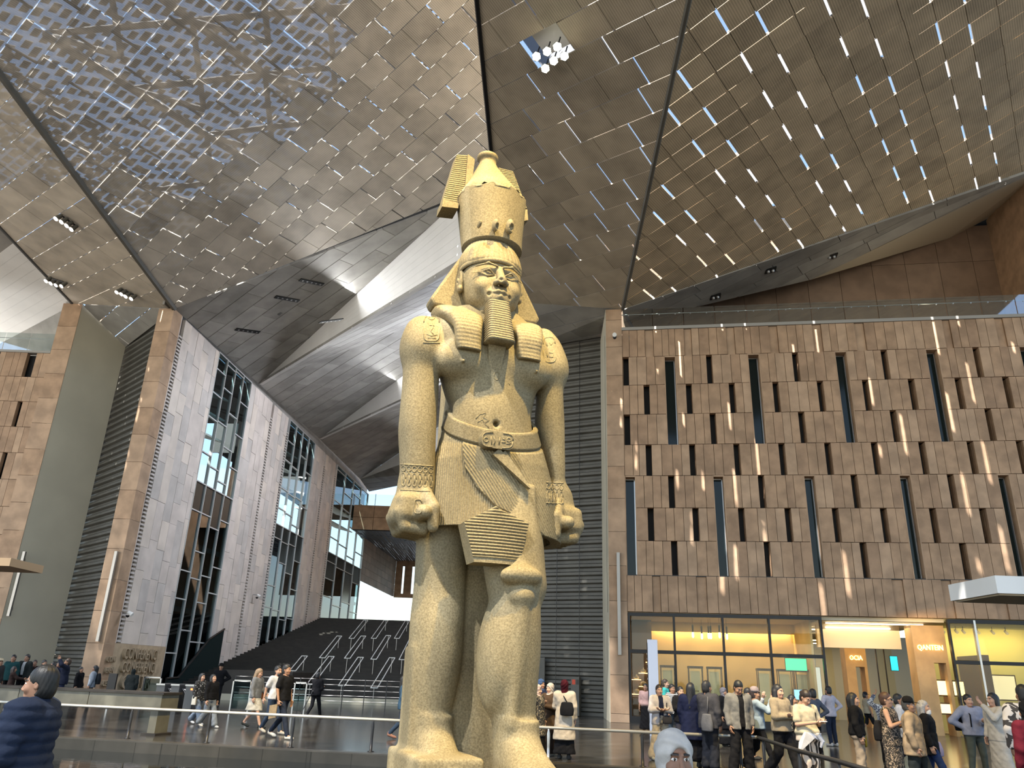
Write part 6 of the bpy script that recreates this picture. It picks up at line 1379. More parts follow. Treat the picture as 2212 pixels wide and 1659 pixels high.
bag(p, 'grey strap bag hanging on the back of the visitor in the black hooded jacket', cloth((.13, .13, .14)), (-.12, .20, .92), (.28, .12, .34), [(-.14, .2, 1.1), (-.12, .14, 1.4), (.0, .05, 1.47)])
person('person in a grey headscarf and black robe behind the crowd', 1563, 1486, 24.5, 35, skin=1, top=('coat', BK), bottom=('robe', BK), hair=('hijab', (.20, .19, .22)))
person('person with bowed head in an open grey hoodie over a black shirt', 1592, 1471, 17.4, 10, skin=1, top=('jacket', (.19, .185, .175)), under=BK, bottom=('wide', BK), hair=('short', (.008, .008, .008)), pitch=32, legs='wide', girth=1.08)
p = person('person in a light blue knit top and pale cap raising a phone', 1631, 1486, 17.9, 75, skin=1, top=('sweater', (.30, .38, .45)), bottom=('trousers', BK), hair=('short', (.03, .02, .02), 'cap', (.30, .25, .26)), arms=('photo', 'back'), legs='walk', hands=('grip', 'relaxed'), girth=1.1)
held(p, 'phone', lambda b: b.box(-.04, -.01, -.02, .04, .0, .13), mat('phone_blue', (.1, .4, .5), .3), 'turquoise backed phone raised by the visitor in the pale cap', 'phone', (-.05, -.36, 1.60))
p = person('person in a white shirt partly hidden behind the pale cap', 1617, 1487, 20.6, 60, top=('shirt', WH), bottom=('trousers', BK), hair=('short', BK), arms=('down', 'photo'))
p = person('person in a beige jacket with folded arms and black trousers', 1681, 1480, 16.6, 35, top=('jacket', (.36, .29, .20)), bottom=('wide', BK), hair=('bob', BK), arms=('fold', 'fold'), legs='walk2', hem=.86, girth=1.05)
bag(p, 'black crossbody bag behind the visitor in the beige jacket', cloth(BK), (.20, .16, .98), (.26, .12, .24), [(.2, .12, 1.1), (.12, .0, 1.44), (-.02, -.13, 1.3), (-.12, -.12, 1.1)])
person('short person with dark hair between the beige jacket and the cream top', 1712, 1502, 19.2, 60, skin=1, top=('shirt', floral), bottom=('trousers', BK), hair=('bob', BK))
p = person('person in a cream top and zebra trousers looking at a phone', 1735, 1491, 15.0, 25, top=('tee', (.62, .54, .38)), bottom=('wide', zebra), hair=('bun', (.02, .012, .01)), arms=('phone', 'phone'), hands=('grip', 'grip'), sleeve='half', pitch=34, girth=1.16, hem=.95)
held(p, 'phone', lambda b: b.box(-.04, -.08, 0, .04, .08, .012), mat('phone_white', (.7, .7, .7), .3), 'white phone in the hands of the visitor in zebra trousers', 'phone', (0, -.40, 1.19))
held(p, 'folded_jacket', lambda b: (b.prism([(-.20, -.15, 1.0), (.16, -.17, .98), (.10, -.19, .84), (-.04, -.20, .90), (-.36, -.12, .66), (-.30, -.10, .82)], (0, .05, 0)), b.tube([(.04, -.2, .96), (.10, -.24, .84), (.06, -.22, .74)], [.05, .045, .02], 8)), cloth((.66, .65, .68)), 'white jacket tied around the waist above the zebra trousers', 'jacket', (0, -.02, 0))
bag(p, 'slim black backpack of the visitor in the cream top', cloth(BK), (0, .20, 1.15), (.24, .12, .30), [(.10, .10, 1.42), (.11, -.02, 1.46), (.11, -.14, 1.32), (.12, -.10, 1.05)], 'backpack', 'backpack')
person('person in a blue denim shirt seen from behind by the shop corner', 1753, 1489, 22, 200, skin=1, top=('shirt', (.10, .12, .17)), bottom=('trousers', BK), hair=('short', BK), arms=('hip', 'down'))
person('person in a white shirt and dark jeans, hands on hips, at the passage corner', 1787, 1483, 26, 205, skin=1, top=('shirt', (.60, .57, .66)), bottom=('trousers', (.022, .032, .06)), hair=('beard', BK), arms=('hip', 'hip'), shoes=(.55, .55, .55))
p = person('person in a dark cardigan and pale loose trousers with a yellow bag', 1843, 1498, 16.6, 65, top=('jacket', (.014, .014, .018)), under=floral, bottom=('wide', (.34, .28, .22)), hair=('bob', BK), girth=1.1, hem=.92)
bag(p, 'yellow cloth shoulder bag of the visitor in the dark cardigan', cloth((.36, .26, .035)), (.20, -.12, .84), (.26, .08, .36), [(.20, -.12, .98), (.02, -.17, 1.25), (-.12, -.04, 1.46)])
person('distant person in a dark cap and shorts walking in the passage', 1869, 1496, 33, 95, skin=1, top=('tee', (.42, .36, .26)), bottom=('shorts', BK), hair=('short', BK, 'cap', (.03, .03, .035)), legs='walk', sleeve='half')
p = person('person in sunglasses and a long black vine patterned dress', 1914, 1497, 15.1, 50, top=('dress', vines), bottom=('longskirt', vines), hair=('short', (.06, .03, .02)), arms=('chest', 'phone'), sleeve='none', girth=1.12, hem=.8)
held(p, 'sunglasses', lambda b: (b.box(-.062, -.118, -.012, -.008, -.104, .02), b.box(.008, -.118, -.012, .062, -.104, .02), b.box(-.02, -.116, .006, .02, -.108, .014), b.box(-.082, -.11, .004, -.062, .01, .012), b.box(.062, -.11, .004, .082, .01, .012)), m_black, 'dark sunglasses worn above the vine patterned dress', 'sunglasses', (0, .01, 1.60))
bag(p, 'black backpack behind the vine patterned dress', cloth(BK), (-.05, .20, 1.05), (.30, .18, .36), None, 'backpack', 'backpack')
person('person in a white hoodie behind the visitor in the tan jacket', 1941, 1500, 18, 60, skin=1, top=('jacket', (.55, .56, .60)), bottom=('trousers', NV_), hair=('short', BK), legs='walk')
person('bare headed person with a patterned sleeve far behind the vine dress', 1904, 1499, 20, 160, skin=1, top=('shirt', blotch('blue_pattern', (.05, .06, .1), (.4, .45, .5), 15, 2, .52)), bottom=('trousers', BK), hair=('short', (.05, .03, .02)), arms=('down', 'raise'))
p = person('person in a black cap, open tan jacket and navy shirt', 1962, 1508, 14.2, 55, skin=1, top=('jacket', (.30, .22, .14)), under=(.02, .035, .08), bottom=('wide', (.025, .03, .03)), hair=('short', (.05, .05, .05), 'cap', (.012, .012, .014)), legs='walk2', girth=1.2, hem=.74)
p = person('person with grey hair and a white face mask and black waistcoat', 1995, 1514, 15.3, 55, top=('vest', BK), bottom=('trousers', (.02, .04, .12)), hair=('bob', (.30, .29, .29)), legs='walk', girth=1.08, hem=.7)
held(p, 'face_mask', lambda b: b.lathe([(.02, -.125), (.056, -.085), (.058, -.02), (.03, .0)], 14), cloth((.8, .8, .82)), 'white face mask of the grey haired visitor', 'mask', (0, -.055, 1.56))
bag(p, 'lavender plastic bag carried by the masked visitor', cloth((.40, .34, .46)), (.26, -.12, .80), (.22, .16, .28))
p = person('person in a lavender jacket and green trousers, one hand on the hip', 2090, 1501, 18, 5, top=('jacket', (.34, .36, .47)), bottom=('trousers', (.10, .115, .10)), hair=('short', (.008, .008, .008)), arms=('hip', 'phone'), legs='wide', hands=('relaxed', 'grip'), girth=1.1, hem=.88)
bag(p, 'black shoulder bag worn across the lavender jacket', cloth(BK), (-.17, .18, 1.12), (.26, .14, .34), [(-.13, .1, 1.35), (-.12, .02, 1.47), (-.13, -.16, 1.3), (-.14, -.16, 1.05)])
p = person('person with long dark hair in a long white dress seen from the side', 2140, 1498, 17, -75, top=('dress', (.62, .57, .50)), bottom=('longskirt', (.62, .57, .50)), hair=('long', (.02, .012, .012)), arms=('down', 'photo'), hem=.8)
bag(p, 'large black handbag of the visitor in the white dress', cloth((.012, .013, .016)), (-.14, .26, 1.02), (.46, .18, .38), [(-.14, .24, 1.18), (-.17, .08, 1.44), (-.14, .30, 1.18)])
person('person in a plaid fleece waistcoat at the right edge', 2204, 1481, 12.8, 175, skin=1, top=('vest', fleece), bottom=('trousers', BK), hair=('short', BK), girth=1.2)
p = person('person in a black headscarf and maroon jacket, nearest at the right edge', 2214, 1516, 10.6, 200, skin=1, top=('jacket', (.10, .010, .018)), bottom=('trousers', BK), hair=('hijab', (.008, .008, .009)), girth=1.15)
bag(p, 'black scarf and bag hanging over the maroon jacket', cloth((.010, .010, .011)), (-.05, .20, 1.08), (.34, .16, .62), None, 'bag', 'shoulder_bag')
person('person in a white headscarf, nearest of all at the bottom edge', 1457, 1600, 4.9, 8, skin=2, top=('jacket', (.25, .24, .24)), bottom=('trousers', BK), hair=('hijab', (.60, .58, .55)), hscale=1.38, pitch=-2)
# ---- three visitors in headscarves beside the statue
person('person in a pink headscarf beside the foot of the statue', 1163, 1480, 19.2, 60, top=('coat', floral), bottom=('robe', BK), hair=('hijab', (.50, .37, .34)))
person('person in a blue headscarf behind the pink headscarf', 1170, 1468, 21.8, 40, skin=1, top=('coat', NV_), bottom=('robe', BK), hair=('hijab', (.05, .09, .20)))
person('person in a cream headscarf and brown dress beside the statue', 1188, 1477, 19.8, -40, top=('coat', (.07, .045, .03)), bottom=('robe', (.05, .035, .028)), hair=('hijab', (.50, .44, .40)), arms=('chest', 'phone'), shoes=(.6, .58, .55))
p = person('person in a maroon headscarf and long cream coat seen from behind', 1220, 1470, 19.0, 165, top=('coat', (.58, .50, .40)), bottom=('longskirt', BK), hair=('hijab', (.06, .008, .014)), arms=('down', 'chest'), hem=.42)
bag(p, 'black shoulder bag on the back of the long cream coat', cloth(BK), (-.10, .24, 1.10), (.32, .14, .30), [(-.10, .22, 1.24), (.05, .1, 1.44), (.08, -.02, 1.46)])
# ---- visitors in the middle
person('person with long dark hair in a denim jacket half hidden by the statue', 877, 1460, 22.8, 90, skin=1, top=('jacket', (.05, .10, .16)), bottom=('trousers', (.035, .06, .11)), hair=('long', BK), legs='walk', shoes=(.30, .16, .13))
p = person('cleaner in black pushing a long mop on the floor', 688, 1453, 31, 160, skin=1, top=('jacket', BK), bottom=('trousers', BK), hair=('short', BK), arms=('phone', 'reach'), legs='walk', hem=.84)
a_, b2_ = floorp(648, 1548), atY(676, 1492, 30.8); mp_ = empty('mop', loc=(a_[0], a_[1], 0)); tag(mp_, 'long handled floor mop pushed by the cleaner', 'mop'); MB().tube([(0, 0, .06), tuple(b2_-[a_[0], a_[1], 0])], .018, 6).build('handle', m_steel, mp_); MB().box(-.35, -.06, .0, .35, .06, .06).build('mop_head', cloth((.25, .25, .25)), mp_)
p = person('person with long fair hair, grey sweater and short white skirt', 561, 1445, 25.2, 75, top=('sweater', (.20, .205, .215)), bottom=('skirt', (.60, .56, .48)), hair=('long', (.22, .15, .09)), arms=('down', 'swingf'), legs='walk', shoes=(.03, .03, .03), pitch=15)
bag(p, 'brown shoulder bag of the visitor in the white skirt', cloth((.16, .06, .025)), (.20, -.10, .92), (.20, .09, .20), [(.2, -.1, 1.0), (.14, -.1, 1.3), (.1, 0, 1.46)])
person('bearded person in a white tee shirt and jeans', 603, 1439, 23.2, 55, top=('tee', (.60, .60, .62)), bottom=('trousers', (.04, .06, .10)), hair=('beard', BK), legs='walk2', sleeve='half', shoes=(.4, .38, .33), arms=('swingb', 'down'))
p = person('person in a black polo shirt carrying a folded brown bag', 622, 1436, 21.8, 65, skin=1, top=('tee', BK), bottom=('trousers', (.018, .024, .04)), hair=('short', BK), legs='walk', sleeve='half', shoes=(.62, .58, .50), hands=('grip', 'relaxed'), girth=1.05)
held(p, 'paper_bag', lambda b: b.prism([(-.02, -.05, 0), (.10, .28, -.05), (.02, .20, -.36), (-.12, -.12, -.30)], (.03, 0, 0)), cloth((.30, .22, .13)), 'folded brown paper bag carried by the visitor in the black polo', 'paper bag', (-.26, .0, .80))
person('guard in a black uniform and cap standing by the gates', 479, 1434, 37, 15, skin=1, top=('jacket', (.012, .012, .02)), bottom=('trousers', (.012, .012, .018)), hair=('short', BK, 'cap', (.01, .01, .012)), arms=('back', 'hip'), legs='stand', hem=.86)
p = person('person in a black cardigan with white motifs and pale jeans', 439, 1455, 25.7, 60, top=('jacket', dots), bottom=('wide', (.16, .20, .26)), hair=('long', BK), legs='walk', shoes=(.55, .54, .52))
held(p, 'book', lambda b: b.box(-.02, -.10, -.13, .02, .10, .13), cloth((.70, .66, .56)), 'cream covered book in the hand of the visitor in the motif cardigan', 'book', (-.26, -.06, .80))
bag(p, 'round grey handbag between the two walking friends', cloth((.10, .11, .12)), (.30, -.06, 1.02), (.30, .12, .26), [(.3, -.06, 1.1), (.2, -.06, 1.4)])
person('person in a short black jacket and jeans looking up beside the motif cardigan', 464, 1457, 24.7, 62, top=('jacket', BK), bottom=('wide', (.22, .25, .29)), hair=('bob', (.02, .015, .012)), legs='walk2', shoes=(.55, .54, .52), pitch=-14, hem=.92)
# ---- left edge
person('person in a navy quilted jacket, nearest at the left edge, facing left', 92, 1441, 6.1, -82, skin=1, top=('puffer', (.025, .035, .065)), bottom=('trousers', (.05, .06, .08)), hair=('short', (.006, .006, .007)), arms=('phone', 'phone'), girth=1.12, hyaw=0, under=None, hem=.80)
left_ = [('person in a straw hat at the far left edge', 3, 1424, 33, 80, (.05, .05, .05), (.05, .05, .05), ('short', BK, 'straw', (.62, .52, .36)), 'down'),
 ('person in a dark teal sweater beside the straw hat', 31, 1415, 34, 20, (.02, .07, .075), BK, ('short', BK), 'down'),
 ('person with a white shirt under a dark coat in the left crowd', 60, 1414, 34.5, 0, (.03, .025, .025), BK, ('short', BK), 'down'),
 ('person in a brown jacket and cream trousers low in the left crowd', 33, 1440, 32.5, 120, (.035, .022, .02), (.60, .58, .55), ('bob', (.03, .02, .02)), 'reach'),
 ('person in dark brown behind the nearest head on the left', 77, 1426, 35, 30, (.04, .025, .02), BK, ('short', (.03, .02, .015)), 'down'),
 ('person with thick black hair directly right of the nearest head', 98, 1426, 32, 60, (.03, .03, .035), BK, ('short', BK), 'down'),
 ('person with dark hair and headphones in the left crowd', 115, 1431, 33.5, -30, NV_, BK, ('bob', BK), 'down'),
 ('person in navy standing left of the one raising both arms', 128, 1430, 34, 10, NV_, NV_, ('bob', BK), 'photo'),
 ('person in dark blue raising both arms to take a picture', 147, 1423, 32.5, -60, (.02, .024, .045), NV_, ('short', (.05, .03, .02)), 'raise')]
for (lb, x, y, Yq, rz_, tc, bc, hr_, ar) in left_:
    o = person(lb, x, y, Yq, rz_, skin=1, top=('jacket', tc), bottom=('trousers', bc), hair=hr_, arms=(ar, ar), **({'under': WH} if 'white shirt' in lb else {}))
p = person('person in a pale blue jacket with a black backpack before the sand coloured base', 206, 1438, 33.5, -70, skin=1, top=('jacket', (.30, .34, .40)), bottom=('trousers', BK), hair=('long', BK))
bag(p, 'black backpack on the visitor in the pale blue jacket', cloth((.02, .024, .03)), (0, .24, 1.17), (.34, .22, .46), None, 'backpack', 'backpack')
person('slender person in a black robe left of the black backpack', 177, 1441, 33.5, 80, skin=1, top=('coat', BK), bottom=('longskirt', BK), hair=('short', (.03, .03, .03)), girth=.85)
person('person in a dark hooded coat in front of the relief letters', 290, 1446, 33, 175, skin=1, top=('coat', (.022, .024, .028)), bottom=('longskirt', (.022, .024, .028)), hair=('hijab', (.022, .024, .028)), girth=1.15)
# ================================================================== RAILINGS, GATES, LAMPS
m_railtop = mat('rail_top', (.62, .58, .50), .30, metal=.55)
m_post = mat('rail_post', (.03, .03, .032), .4, metal=.5)
posts = [(131, 1591), (286, 1596), (455, 1605), (635, 1614), (806, 1623), (985, 1633), (1185, 1645), (1387, 1655)]
r0p = floorp(455, 1605); r1p = floorp(1185, 1645); rd = nrm(r1p-r0p)
def on_rail(x, y):
    d = ray(x, y); n_ = np.array([-rd[1], rd[0], 0]); t_ = ((r0p-EYE) @ n_)/(d @ n_); return EYE+d*t_
zr = on_rail(635, 1546)[2]
PR = [on_rail(x, 1545+(x-455)*.05) for x in (-60, 131, 286, 455, 635, 806, 985, 1185, 1387, 1598)]; PR = [np.array([p[0], p[1], 0]) for p in PR]
rail = empty('pool_railing', loc=tuple(PR[0])); tag(rail, 'low metal railing with dark posts running along the pool edge', 'railing')
def rel(p, o=PR[0]): return tuple(np.array(p)-o)
turn = np.array([*on_rail(1638, 1604)[:2], 0]); MB().tube([rel(PR[0]-rd*6+[0, 0, zr]), rel(turn+[0, 0, zr])], .034, 10).build('top_rail', m_railtop, rail, True)
def postat(p, root, o, k):
    m = m_steel if k == 7 else m_post; b = MB().lathe([(.075, 0), (.075, .012), (.034, .02), (.030, .30*zr/.7), (.036, .82*zr), (.022, .90*zr), (.022, zr-.02)], 12, tuple(np.array(p)-o)); b.build('post', m, root, True)
for k, p in enumerate(PR[1:]): postat(p, rail, PR[0], k+1)
# second run turning towards the camera on the right
zr2 = zr; e2 = [hit(x, y, (0, 0, zr2), np.array([0, 0, 1.])) for x, y in ((1638, 1604), (1725, 1622), (1812, 1645), (1960, 1690))]
e2 = [np.array([turn[0], turn[1], 0])] + [np.array([p[0], p[1], 0]) for p in e2[1:]]
rail2 = empty('pool_railing', loc=tuple(turn)); tag(rail2, 'dark railing run turning from the pool corner towards the lower right', 'railing')
MB().tube([tuple(p-turn+[0, 0, zr2]) for p in e2], .036, 10).build('top_rail', m_post, rail2, True)
for k, p in enumerate([e2[0]+(e2[1]-e2[0])*.15] + e2[1:]): postat(p, rail2, turn, 0)
# long stone counter on a single leg
c0_, c1_ = atY(352, 1500, 21.3), atY(60, 1484, 22.3); zt5 = .96; cl = nrm([c1_[0]-c0_[0], c1_[1]-c0_[1], 0]); cn = np.array([-cl[1], cl[0], 0]); cn = cn if cn[1] > 0 else -cn
ct = empty('stone_counter', M=frame((c0_[0], c0_[1], 0), cl, cn, (0, 0, 1))); tag(ct, 'long olive grey stone counter standing on one leg behind the railing', 'counter'); m_cnt = mat('counter_stone', (.11, .105, .08), .5, noise=.2, nscale=3)
for i in range(4): MB().box(i*2.2+.01, 0, .62, (i+1)*2.2-.01, .7, zt5).build('front_slab', m_cnt, ct)
MB().box(-.05, -.04, zt5, 8.9, .74, zt5+.05).build('top', m_step, ct); MB().box(.12, .1, 0, .34, .6, .62).build('leg', m_cnt, ct); MB().box(5.5, .1, 0, 5.75, .6, .62).build('leg', m_cnt, ct); MB().box(.02, .0, 0, .44, .65, .05).build('foot_plate', m_step, ct)
# entry gates
GY = 33.0
m_gate = mat('gate_grey', (.10, .10, .10), .4, metal=.4)
for k, (x, lab) in enumerate(((362, 'leftmost turnstile gate beside the glass panel'), (393, 'second turnstile gate'), (424, 'third turnstile gate, lit red'), (408, ''))[:3]):
    p = atY(x, 1470, GY); g_ = empty('turnstile', loc=(p[0], GY, 0)); tag(g_, lab+' in front of the escalator', 'turnstile', 'turnstiles before the escalator')
    MB().box(-.16, -.55, 0, .16, .55, .92).build('cabinet', m_gate, g_); MB().box(-.17, -.6, .92, .17, .6, .98).build('top', m_steel, g_)
    for a in (-.5, .0, .5): MB().tube([(.16, -.2, .80), (.55, -.2+a*.5, .80-abs(a)*.5-.1)], .02, 6).build('arm', m_steel, g_)
    if k == 2: MB().box(.05, -.57, .78, .12, -.55, .84).build('signal_lamp', mat('red_signal', (1, .1, .02), .4, emit=(1, .15, .03), estr=6), g_)
for k, (x0, x1, y0, y1, lab) in enumerate(((312, 350, 1464, 1500, 'glass barrier panel right of the relief letters'), (504, 545, 1471, 1525, 'framed glass barrier left of the walking friends'), (505, 640, 1468, 1527, ''), (637, 665, 1472, 1527, 'framed glass barrier right of the black polo'), (518, 530, 1470, 1525, '')) ):
    if not lab: continue
    p, q = atY(x0, y0, GY+.5), atY(x1, y0, GY+.5); g_ = empty('glass_barrier', loc=(p[0], GY+.5, 0)); tag(g_, lab, 'barrier', 'framed glass barriers at the foot of the stairs'); w_ = q[0]-p[0]
    MB().box(.05, 0, .12, w_-.05, .02, 1.12).build('pane', m_tint, g_); MB().box(0, -.03, 0, .05, .05, 1.2).build('post', m_steel, g_); MB().box(w_-.05, -.03, 0, w_, .05, 1.2).build('post', m_steel, g_); MB().box(0, -.03, 1.15, w_, .05, 1.2).build('top_rail', m_steel, g_)
fence = empty('wire_fence', loc=(atY(500, 1480, 41)[0], 41.5, 0)); tag(fence, 'low horizontal wire fence in front of the stairs', 'fence'); wx = atY(880, 1480, 41)[0]-atY(500, 1480, 41)[0]
for z in (.25, .5, .75, 1.0, 1.25): MB().tube([(0, 0, z), (wx, 0, z)], .012, 5).build('wire', m_steel, fence)
for i in range(9): MB().box(wx*i/8-.02, -.02, 0, wx*i/8+.02, .02, 1.3).build('post', m_post, fence)
# escalator between the first two towers
es = empty('escalator', M=LM); tag(es, 'dark escalator with a sloping glass side behind the gates', 'escalator')
ue0 = marks[1]+.2; MB().prism([(ue0, -.2, 0), (ue0+6.5, -.2, 0), (ue0+6.5, -.2, 3.9), (ue0+4.5, -.2, 3.2), (ue0+1.2, -.2, .95), (ue0, -.2, .95)], (0, -.15, 0)).build('side_panel', m_dglass, es); MB().tube([(ue0-.2, -.35, .95), (ue0+1.2, -.35, 1.0), (ue0+4.5, -.35, 3.25), (ue0+6.5, -.35, 3.95)], .06, 8).build('handrail', m_black, es)
# sign column
sc_ = atY(1409, 1382, 28); hs = sc_[2]; sg = empty('sign_column', loc=(sc_[0], 28, 0), rz=math.radians(-12)); tag(sg, 'tall pale lit sign column with a narrow dark information side', 'sign')
MB().box(-.17, -.12, 0, .17, .12, hs).build('body', mat('sign_white', (.30, .33, .40), .35, emit=(.6, .72, 1.0), estr=.10), sg); MB().box(-.19, -.135, .4, -.165, .12, hs-.1).build('dark_side', m_black, sg)
for i in range(6): MB().box(-.195, -.08, hs-.5-i*.16, -.19, .05, hs-.44-i*.16).build('text_line', mat('sign_text', (.8, .8, .8), .5), sg)
# vertical linear wall lamps
def wall_bar(p, h_, M, lab): b = empty('wall_light_bar', M=M); tag(b, lab, 'wall lamp'); MB().box(-.07, -.22, 0, .07, -.08, h_).build('housing', mat('bar_housing', (.33, .31, .28), .4, metal=.5), b); MB().box(-.05, -.08, .3, .05, .0, .45).build('bracket', m_steel, b); MB().box(-.05, -.08, h_-.5, .05, .0, h_-.35).build('bracket', m_steel, b)
pbar = rw(1339, 1415); wall_bar(None, rw(1337, 1195)[2]-pbar[2], frame(pbar, UR, -NR, (0, 0, 1)), 'tall slim vertical light bar on the pier beside the louvres')
pb2 = hit(216, 1386, L0, NP); wall_bar(None, hit(246, 1192, L0, NP)[2]-pb2[2], frame(pb2+NP*.06, -D5, -NP, (0, 0, 1)), 'tall slim vertical light bar on the left tower pier')
pb3 = atY(2, 1330, yF-.3); wall_bar(None, atY(30, 1190, yF-.3)[2]-pb3[2], frame((pb3[0]+.3, yF, pb3[2]), (1, 0, 0), (0, 1, 0), (0, 0, 1)), 'tall slim vertical light bar on the left brown facade')
# cameras on the walls
def cctv(M, lab): c = empty('security_camera', M=M); tag(c, lab, 'camera'); MB().box(-.05, -.3, -.02, .05, 0, .04).build('bracket', m_steel, c); MB().tube([(0, -.32, .0), (0, -.55, -.12)], [.09, .11], 12).build('housing', m_white, c); MB().lathe([(.10, -.25), (.07, -.33), (.02, -.36)], 12, (0, -.32, .1)).build('dome', m_black, c)
cctv(frame(rw(1328, 728), UR, -NR, (0, 0, 1)), 'white security camera near the top of the right pier'); cctv(frame(lw(262, 1322)+NL*.05, -UL, -NL, (0, 0, 1)), 'security camera low on the pale left tower'); cctv(frame(lw(545, 1285)+NL*.05, -UL, -NL, (0, 0, 1)), 'security camera on the second pale tower')
# floodlight cluster in the middle ceiling
m_bulb = mat('floodlight_lens', (1, 1, 1), .3, emit=(1, .95, .68), estr=28); fl_ = empty('floodlight_cluster', M=pC2.M()); tag(fl_, 'cluster of six glowing floodlights hanging below an opening in the middle ceiling', 'floodlight')
for (x, y) in ((1165, 103), (1188, 92), (1210, 82), (1225, 102), (1202, 112), (1184, 129)):
    p = c2(x, y) - N2*.5; q = pC2.loc(p); b = MB(); tolens = nrm(EYE-p); L_ = np.array([tolens @ pC2.ax, tolens @ pC2.ay, tolens @ N2]); c_ = np.array([q[0], q[1], -.5])
    MB().tube([c_, c_-L_*.30], [.17, .10], 8).build('lamp_housing', m_black, fl_); MB().tube([c_+L_*.002, c_+L_*.03], .155, 6).build('lens', m_bulb, fl_); MB().tube([c_-L_*.2, (q[0], q[1], .05)], .025, 6).build('hanger', m_black, fl_)
fc = FLOODP; MB().box(fc[0]-.75, fc[1]-.75, .3, fc[0]+.75, fc[1]+.75, .36).build('hatch_reflector', m_white, fl_)
for k, (xs, lab) in enumerate(((((135, 463), (147, 470), (158, 478), (168, 486)), 'upper'), (((112, 598), (122, 603), (133, 607), (145, 609)), 'lower left'), (((264, 622), (274, 626), (283, 631), (295, 636)), 'lower right'))):
    r_ = empty('spotlight_row', M=pC0.M()); tag(r_, '%s row of four spotlights set into the tan panelled ceiling' % lab, 'spotlight', 'spotlight rows in the tan ceiling')
    a = pC0.loc(c0(*xs[0])); z_ = pC0.loc(c0(*xs[-1])); MB().tube([(a[0], a[1], -.10), (z_[0], z_[1], -.10)], .05, 6).build('track', m_black, r_)
    for x, y in xs: q = pC0.loc(c0(x, y)); MB().tube([(q[0], q[1], -.06), (q[0]+.02, q[1]-.12, -.42)], [.09, .13], 10).build('lamp_head', m_grey, r_); MB().tube([(q[0]+.02, q[1]-.12, -.423), (q[0]+.022, q[1]-.125, -.44)], .12, 10).build('lens', mat('spot_lens', (1, 1, 1), .3, emit=(1, .9, .75), estr=9), r_)
# small fittings in the fan ceilings
fanpl = []
def fanpt(p, q, r, x, y): n_ = nrm(np.cross(np.array(q)-p, np.array(r)-p)); return hit(x, y, p, n_), (n_ if n_[2] < 0 else -n_)
vn = [((A0, T1, a1), [(620, 645), (673, 609), (535, 714)]), ((a1, b1e, t2e), [(715, 692), (735, 783), (830, 757), (825, 808), (713, 833), (712, 880)]), ((a2, b2e, t3e), [(845, 903), (835, 935)])]
vl = ['above the first tower', 'high in the first fan', 'close to the first tower top', 'in the second fan beside the skylight wall', 'in the middle of the second fan', 'in the second fan beside the statue arm', 'lower down beside the statue arm', 'in the second fan over the second tower', 'low in the second fan', 'in the third fan beside the statue', 'lowest, in the third fan']; k = 0
for (pl3, pts) in vn:
    for (x, y) in pts:
        p, n_ = fanpt(*pl3, x, y); ax_ = nrm(nrm([.77, -.63, 0]) - n_*(nrm([.77, -.63, 0]) @ n_)); v_ = empty('ceiling_vent', M=frame(p+n_*.02, np.cross(ax_, n_), ax_, n_)); tag(v_, 'black slotted vent in the grey ceiling, ' + vl[k], 'vent', 'black slotted vents in the fan ceilings'); k += 1
        MB().box(-.85, -.14, -.02, .85, .14, .03).build('slot', m_black, v_)
        for i in range(5): MB().box(-.7+i*.32, -.05, .03, -.6+i*.32, .05, .05).build('lamp_head', m_steel, v_)
# beams at the edges
kb = atY(2152, 1262, 20); t_b = empty('kiosk_canopy', loc=(kb[0], 20, kb[2])); tag(t_b, 'cream kiosk canopy beam entering at the right edge', 'canopy'); MB().box(0, 0, -.22, 4, 2.2, .22).build('fascia', m_white, t_b); MB().box(.1, .1, -.26, 3.9, 2.1, -.22).build('soffit', m_soff, t_b); MB().box(3.4, .9, -kb[2], 3.6, 1.1, -.22).build('post', m_steel, t_b)
kb = atY(22, 1214, 24); t_b = empty('kiosk_canopy', loc=(kb[0], 24, kb[2])); tag(t_b, 'canopy beam with orange light in its colour entering at the left edge', 'canopy'); MB().box(-4, 0, -.12, 0, 1.8, .12).build('fascia', mat('orange_lit_beam', (.55, .36, .2), .6), t_b); MB().box(-3.6, .8, -kb[2], -3.4, 1.0, -.12).build('post', m_steel, t_b)  # orange light is put into the beam's colour
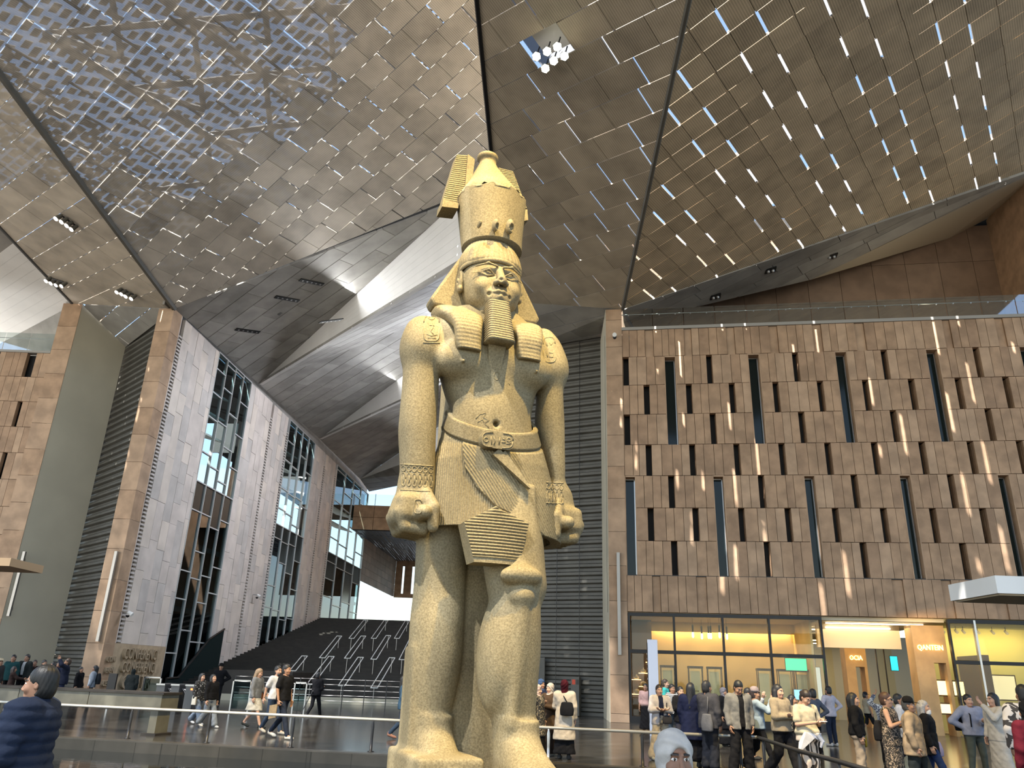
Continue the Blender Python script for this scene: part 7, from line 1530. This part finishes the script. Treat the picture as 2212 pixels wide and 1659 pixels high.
# information stand, fire cabinet, door by the louvres
ip = atY(246, 1455, 33); st_ = empty('information_stand', loc=(ip[0], 33, 0)); tag(st_, 'slim dark information stand in front of the relief letters', 'stand'); MB().box(-.16, -.05, .45, .16, .05, ip[2]).build('panel', m_black, st_); MB().box(-.03, -.03, 0, .03, .03, .45).build('leg', m_steel, st_); MB().box(-.2, -.2, 0, .2, .2, .03).build('base', m_black, st_)
LVM = lambda x, y: frame(lv(x, y), -DLV, np.array([DLV[1], -DLV[0], 0])*(-1 if DLV[0] > 0 else 1)*-1, (0, 0, 1))
def lvbox(name, x0, x1, y0, y1, parts, lab, cat, off=.25):
    p = lv(x0, y1); q = lv(x1, y1); t_ = lv(x0, y0); w_ = float((q-p) @ (-DLV)); r_ = empty(name, M=frame((p[0], p[1], max(0, p[2])), -DLV, nrm(np.array([-DLV[1]*-1, -DLV[0]*1, 0])) if False else nrm(np.cross([0, 0, 1.], -DLV)), (0, 0, 1))); tag(r_, lab, cat)
    h_ = t_[2]-max(0, p[2])
    for nm, (a, b_, c, d, dy0, dy1), mm in parts: MB().box(a*w_, dy0, c*h_, b_*w_, dy1, d*h_).build(nm, mm, r_)
lvbox('service_door', 1150, 1180, 1420, 1545, [('leaf', (0, 1, 0, 1, -.30, -.24), m_grey), ('frame', (-.05, 0, 0, 1.02, -.34, -.2), m_steel), ('handle', (.85, .92, .45, .5, -.36, -.30), m_steel)], 'grey service door low in the right louvre wall', 'door')
lvbox('fire_cabinet', 1240, 1258, 1462, 1545, [('cabinet', (0, 1, 0, 1, -.45, -.2), m_grey), ('red_ring', (.15, .55, .80, .93, -.46, -.45), mat('fire_red', (.6, .06, .02), .5)), ('display', (.65, .95, .80, .93, -.46, -.45), m_black)], 'grey fire cabinet with a red mark in front of the louvres', 'cabinet')

# smaller pieces hang under the part they belong to
def adopt(root, child, parent):
    ps = [c for c in root.children if c.name.split('.')[0] == parent]
    for c in [c for c in root.children if c.name.split('.')[0] == child]:
        if ps: c.parent = ps[min(len(ps)-1, 0)]
for o in list(COL.objects):
    if o.parent is None:
        n_ = o.name.split('.')[0]
        for (a, c, p) in (('statue', 'buckle', 'belt'), ('statue', 'headcloth_wing', 'headcloth'), ('statue', 'brow_band', 'headcloth'), ('statue', 'cobra_remains', 'red_crown'), ('statue', 'plume_edge', 'plume'), ('statue', 'beard_support', 'beard'), ('pendant_lamp', 'bulb', 'socket'), ('turnstile', 'signal_lamp', 'cabinet'), ('security_camera', 'dome', 'housing'), ('service_door', 'handle', 'leaf'), ('display_case', 'arrow', 'backing_card'), ('sign_column', 'text_line', 'dark_side'), ('stone_counter', 'foot_plate', 'leg'), ('fire_cabinet', 'red_ring', 'cabinet'), ('framed_picture', 'picture_sheet', 'frame'), ('advert_screen', 'display', 'casing')):
            if n_ == a: adopt(o, c, p)
